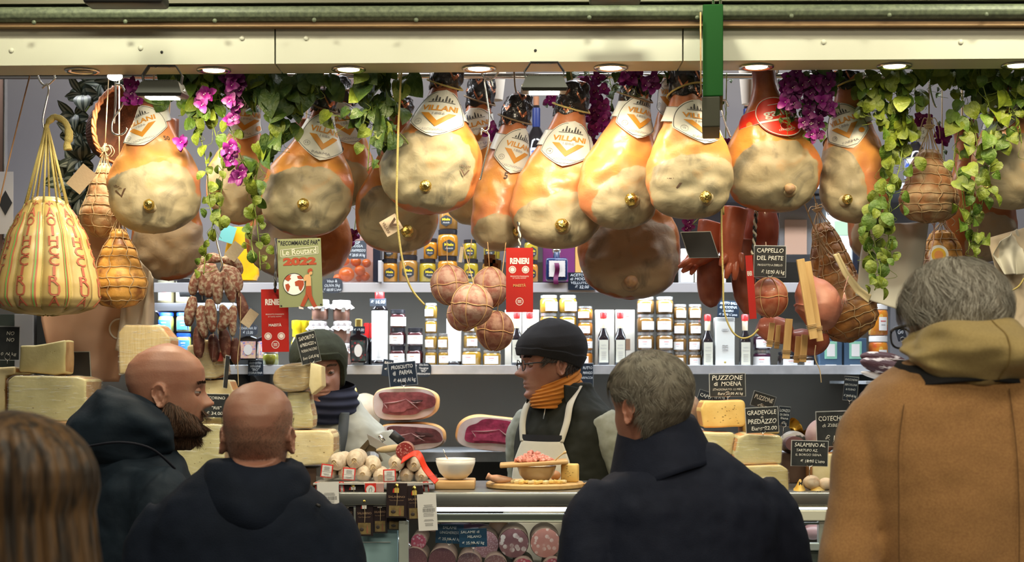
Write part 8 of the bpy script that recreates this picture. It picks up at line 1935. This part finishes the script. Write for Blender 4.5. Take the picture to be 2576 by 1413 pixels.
HS=hood(mb,MH,1.715,.088,.080,.128,.088,-2.4,2.4,3,folds=.010,front=.03,rim=.01,point=1.5); MB().tube(HS,.0014,5).build('hood_seam',mat('olive_seam',(.30,.21,.07),.9),t,local=False); o=mb.build('hood',M_olive,t,local=False); o.modifiers.new('s','SOLIDIFY').thickness=.008
mb=MB(); collar(mb,Vector(((2432-1288)*k,d+.01,0)),190,.122,.10,1.56,1.632,.010,-2.5,2.5,0,.025,1.59); o=mb.build('collar',M_char,t,local=False); o.modifiers.new('s','SOLIDIFY').thickness=.006
def onback(pts,name,r=.0015):
 r=.0011
 mb=MB().tube(crv([MT@Vector(p) for p in pts],8),r,5); return mb.build(name,M_seam,t,local=False)
onback([(-.02,.142,1.58),(-.025,.168,1.45),(-.025,.178,1.30),(-.02,.184,1.15),(-.02,.192,.9)],'back_seam',.0014)
onback([(.172,.113,1.55),(.186,.126,1.47),(.188,.132,1.38),(.188,.133,1.28),(.186,.134,1.18),(.183,.136,1.05)],'sleeve_seam',.0022)
legs(t,Ct,184,.90,M_trou,M_shoe)
# ===== woman, out of focus
d=2.2; k=d/F; t=person('person with long brown hair, out of focus, bottom left corner',55,d)
hp=W(45,1050,d)-Vector((0,0,.235)); M=headmatrix(hp,238,5,0)
body(t,M,W(62,1640,d),M_skinb,ears=(0,0),eyes=True)
M_brh=mat('long_brown_hair',(.028,.018,.011),.5,col2=(.14,.075,.028),scale=22,stretch=(3.2,3.2,.25),contrast=(.42,.62),sheen=.1)
def lh(u,v):
 az=lerp(1.05,2*pi-1.05,u) if v>0 else 0
 az=lerp(.95,2*pi-.95,u)
 if v<.42: z=lerp(.2345,.10,v/.42); p=headP(az,z,.006+.012*v,feat=False)
 else:
  q=(v-.42)/.58; p=headP(az,.10,.011,feat=False); p=Vector((p.x*(1+.22*q),p.y*(1+.25*q)+.01*q,.10-.42*q))
 n=Vector((p.x,p.y,0)); n=n.normalized() if n.length>.001 else n
 return p+n*(.006*sin(az*13+v*2)+.004*sin(az*29+v*3))*min(1,v*3)
o=MB().grid(lh,150,60,M=M).build('hair',M_brh,t,local=False); o.modifiers.new('s','SOLIDIFY').thickness=.006
Ct=Vector(((62-1288)*k,d+.02,0)); mb=MB()
MT=torso(mb,Ct,244,[(.75,.20,.14,.14,0,0),(1.0,.17,.13,.13,0,0),(1.15,.19,.12,.13,0,0),(1.22,.17,.10,.12,0,0),(1.27,.11,.08,.10,0,0),(1.30,.07,.06,.07,0,0)],.82)
for s_ in (-1,1): arm(mb,MT,[(s_*.15,.0,1.20),(s_*.185,.005,1.13),(s_*.21,.02,.98),(s_*.21,-.04,.85),(s_*.16,-.14,.84)],[.052,.056,.05,.045,.04])
remeshed(mb,'coat',mat('dark_brown_coat',(.02,.014,.010),.8),t,disp=.01)
legs(t,Ct,244,.80,M_trou,M_shoe)
# ===== vendor with black hat
d=5.10; k=d/F; t=person('vendor in black knit hat, glasses, orange scarf, black vest and cream apron',1420,d)
hp=Vector(((1388-1288)*k,d,1.6+(950-1003)*k)); M=headmatrix(hp,283,4,0)
body(t,M,W(1415,1055,d)+Vector((0,.01,0)),M_skint,ears=(1,1),nose=1.15,brow=mat('dark_hair',(.02,.017,.015),.6))
M_dh=[MATS['dark_hair'],mat('dark_hair_grey',(.10,.09,.08),.6)]
strands(M,2600,lambda az,z:1.25<abs(az) and lin([(1.25,.115),(1.7,.10),(2.0,.045),(pi,.03)],abs(az))<z<.15 and not(1.35<abs(az)<1.9 and z<.125),.022,M_dh,8,t,lift=.008,curl=.3)
def hat(t,M,edge,off,m,seed=0,top=.02,slouch=.012,band=.02,back=.02,name='knit_hat'):
 def f(u,v):
  az=2*pi*u; ze=edge(az if az<pi else az-2*pi)
  if v<.08: q=v/.08; p=headP(az,ze,lerp(.002,off*1.3,q),feat=False); return p
  q=(v-.08)/.92; z=lerp(ze,.2349,q**.9); o=off*(1.25 if q<.22 else 1.0)+slouch*sin(pi*q)+(top*sm((q-.5)/.5))
  p=headP(az,z,o,feat=False); p.y+=back*sm((q-.3)/.7); 
  return p+p.normalized()*(.0035*nz(p,22,seed)+.0006*sin(az*110))*min(1,q*5)
 MB().grid(f,120,60,cu=True,M=M).build(name,m,t,local=False)
hat(t,M,lambda a:lin([(0,.150),(1.0,.142),(1.5,.128),(2.2,.100),(pi,.085)],abs(a)),.012,mat('black_knit',(.010,.010,.011),.9,bump=.3,bscale=500),1,top=.012,slouch=.008,back=.012)
mb=MB()
for sx in (-1,1):
 c=Vector((sx*.032,-.100,.114)); mb.tube([M@(c+Vector((.023*cos(a*pi/12),.004*abs(sx*cos(a*pi/12)),.017*sin(a*pi/12)))) for a in range(24)],.0016,6,closed=True)
 mb.tube(crv([M@Vector((sx*.055,-.100,.118)),M@Vector((sx*.074,-.06,.120)),M@Vector((sx*.080,0,.118))],5),.0022,6)
mb.tube([M@Vector((-.009,-.110,.115)),M@Vector((.009,-.110,.115))],.0018,6); mb.build('glasses',M_black,t,local=False)
Ct=Vector(((1428-1288)*k,d+.02,0)); 
rings=[(.90,.19,.15,.14,0,0),(1.1,.19,.15,.135,0,0),(1.3,.19,.14,.13,0,0),(1.42,.185,.12,.12,0,0),(1.49,.16,.10,.11,0,0),(1.53,.11,.09,.10,0,0),(1.56,.08,.08,.085,0,0),(1.585,.075,.075,.08,0,-.005)]
mb=MB(); MT=torso(mb,Ct,318,rings,.82)
remeshed(mb,'vest',mat('black_vest',(.012,.013,.008),.8,col2=(.017,.018,.012),scale=30,spec=.2),t,vox=.007,disp=.012,dscale=.08)
mb=MB()
for s_ in (-1,1): arm(mb,MT,[(s_*.145,.0,1.465),(s_*.190,.005,1.40),(s_*.215,.03,1.25),(s_*.205,-.02,1.12),(s_*.12,-.16,1.12)],[.058,.062,.055,.05,.042])
remeshed(mb,'shirt_sleeves',mat('grey_green_knit',(.27,.28,.22),.85,col2=(.23,.24,.18),scale=60),t,vox=.006,disp=.008,dscale=.05)
mb=MB(); collar(mb,W(1402,1000,d)*Vector((1,1,0)),318,.082,.086,1.50,1.575,.006,-2.15,2.15,0,.012,1.515); o=mb.build('vest_collar',MATS['black_vest'],t,local=False); o.modifiers.new('s','SOLIDIFY').thickness=.004
mb=MB() # scarf
MS=Matrix.Translation(W(1402,0,d)*Vector((1,1,0)))@Matrix.Rotation(math.radians(300),4,'Z')
def scf(u,v):
 a=2*pi*u; z=lerp(1.50,1.625,v); z+=(.02*cos(a)*(v-.2)); r=.070+.012*sin(pi*v)+.003*sin(v*40+a*3); return Vector((r*.92*sin(a),r*1.05*cos(a)-.012*(1-v),z-.028*(1-cos(a))*.6*v))
mb.grid(scf,60,40,cu=True,M=MS); mb.build('scarf',mat('orange_scarf',(.62,.24,.03),.85,col2=(.50,.17,.02),scale=30,stretch=(1,1,6)),t,local=False)
mb=MB() # apron
def ap(u,v):
 z=lerp(1.02,1.44,v); hw=lin([(1.02,.17),(1.34,.115),(1.395,.088),(1.41,.080),(1.44,.075)],z) if z<1.40 else .082
 x=lerp(-hw,hw,u); f=interp([(r[0],r[2]) for r in rings],z); w=interp([(r[0],r[1]) for r in rings],z); y=-f*max(0,1-(abs(x)/w)**2.4)**.42-.012
 if z>1.40: z=1.40+(z-1.40)*.1
 return Vector((x,y,z))
mb.grid(ap,30,40,M=MT); o=mb.build('apron',mat('cream_apron_cloth',(.56,.52,.40),.75,col2=(.52,.48,.37),scale=10,bump=.2,bscale=40),t,local=False); o.modifiers.new('s','SOLIDIFY').thickness=.003
mb=MB()
for s_ in (-1,1):
 for q in range(1): 
  P=crv([(s_*.078,-.122,1.398),(s_*.092,-.108,1.46),(s_*.088,-.085,1.52),(s_*.070,-.02,1.575)],8)
  mb.grid(lambda u,v,P=P:Vector(P[min(len(P)-1,int(v*(len(P)-1)))])+Vector(((u-.5)*.026,-.006,0)),3,len(P),M=MT)
o=mb.build('apron_strap',MATS['cream_apron_cloth'],t,local=False); o.modifiers.new('s','SOLIDIFY').thickness=.002
MB().grid(lambda u,v:Vector((lerp(-.083,.083,u),-interp([(r[0],r[2]) for r in rings],1.405)*max(0,1-(abs(lerp(-.083,.083,u))/.18)**2.4)**.42-.0125,1.398+.022*v)),20,3,M=MT).build('apron_trim',M_char,t,local=False)
MB().tube([MT@Vector((0,-.118,1.47)),MT@Vector((.001,-.108,1.51)),MT@Vector((0,-.1,1.55))],.0022,6).build('zip',M_chrome,t,local=False)
legs(t,Ct,318,.92,M_trou,M_shoe)
# ===== vendor with green hat
d=5.15; k=d/F; t=person('vendor in dark green knit hat, navy scarf and pale shirt leaning behind the cheese stack',840,d)
hp=Vector(((810-1288)*k,d,1.6+(950-1022)*k)); M=headmatrix(hp,10,4,-6)@Matrix.Scale(.97,4)
body(t,M,W(835,1075,d)+Vector((0,.05,0)),M_skint,ears=(0,0),brow=MATS['brown_hair_light'])
hat(t,M,lambda a:lin([(0,.160),(.7,.155),(1.05,.125),(1.35,.065),(2.2,.050),(pi,.05)],abs(a)),.012,mat('green_knit',(.030,.036,.018),.9,col2=(.04,.047,.024),scale=60,bump=.3,bscale=500),2,top=.014,slouch=.010,back=.0)
Ct=Vector(((845-1288)*k,d+.04,0)); rings2=[(.90,.19,.15,.14,0,0),(1.2,.19,.15,.13,0,0),(1.36,.185,.13,.12,0,0),(1.43,.155,.11,.115,0,0),(1.475,.11,.09,.10,0,0),(1.51,.08,.075,.085,0,0),(1.53,.07,.07,.08,0,0)]
mb=MB(); MT=torso(mb,Ct,345,rings2,.82)
for s_ in (-1,1): arm(mb,MT,[(s_*.14,.0,1.41),(s_*.175,-.005,1.34),(s_*.20,-.04,1.22),(s_*.17,-.16,1.18),(s_*.08,-.26,1.22)][:4],[.056,.060,.054,.048])
remeshed(mb,'shirt',mat('pale_shirt',(.44,.44,.36),.8,col2=(.40,.40,.33),scale=20),t,vox=.007,disp=.010,dscale=.07)
MS=Matrix.Translation(W(826,0,d)*Vector((1,1,0)))@Matrix.Rotation(math.radians(350),4,'Z')
def scf2(u,v):
 a=2*pi*u; z=lerp(1.468,1.575,v); r=.080+.016*sin(pi*v)+.004*sin(v*24+a*2)+.004*sin(a*5); return Vector((r*sin(a),-r*.95*cos(a),z-.018*cos(a)))
MB().grid(scf2,60,30,cu=True,M=MS).build('scarf',mat('navy_scarf',(.010,.013,.035),.85),t,local=False)
P=crv([(.050,-.10,1.24),(.062,-.128,1.34),(.072,-.118,1.42),(.066,-.085,1.49)],8)
o=MB().grid(lambda u,v:Vector(P[min(len(P)-1,int(v*(len(P)-1)))])+Vector(((u-.5)*.034,-.022,0)),3,len(P),M=MT).build('apron_strap',mat('slate_strap',(.045,.055,.06),.7),t,local=False); o.modifiers.new('s','SOLIDIFY').thickness=.002
legs(t,Ct,345,.92,M_trou,M_shoe)
# ------------------------------------------------------------------ nest prints and trims under the part that carries them
NEST={'lettering':('card',),'label_border':('label_shield',),'brand_print':('label_shield',),'small_print':('label_shield',),'engraving_print':('label_shield',),'origin_seal':('label_shield',),'label_print':('label_disc',),'strap_border':('collar_strap',),'print':('label','paper','carton','white_sleeve'),'white_print':('paper',),'gold_print':('paper',),'black_print':('plate',),'pale_print':('plate',),'year_print':('plate',),'globe_outline':('globe_print',),'continent_print':('globe_print',),'barcode_print':('paper',),'picture_animal':('picture',),'picture_figure':('picture',),'iris':('eyeball',),'eye_holes':('cheese_body',),'string_knot':('salami_body',),'zip':('vest',),'apron_trim':('apron',),'back_seam':('coat',),'sleeve_seam':('coat',),'label_oval':('label',),'lamp_lens':('trim_ring',),'cooling_fins':('housing',),'glass':('housing',),'red_emblem':('carton',),'seal_drawing':('tag_seal',)}
bn=lambda n:n.rsplit('.',1)[0] if n[-4:-3]=='.' else n
KM={}
for o in scn.collection.objects:
 if o.parent is not None: KM.setdefault(o.parent,[]).append(o)
for par,ch in KM.items():
 if par.type!='EMPTY': continue
 for c in ch:
  for w in NEST.get(bn(c.name),()):
   h=[x for x in ch if bn(x.name)==w and x is not c]
   if len(h)>=1:
    q=h[0]
    if bn(c.name)=='iris': q=min(h,key=lambda x:(x.location-c.location).length)
    c.parent=q; c.location=c.location-q.location; break
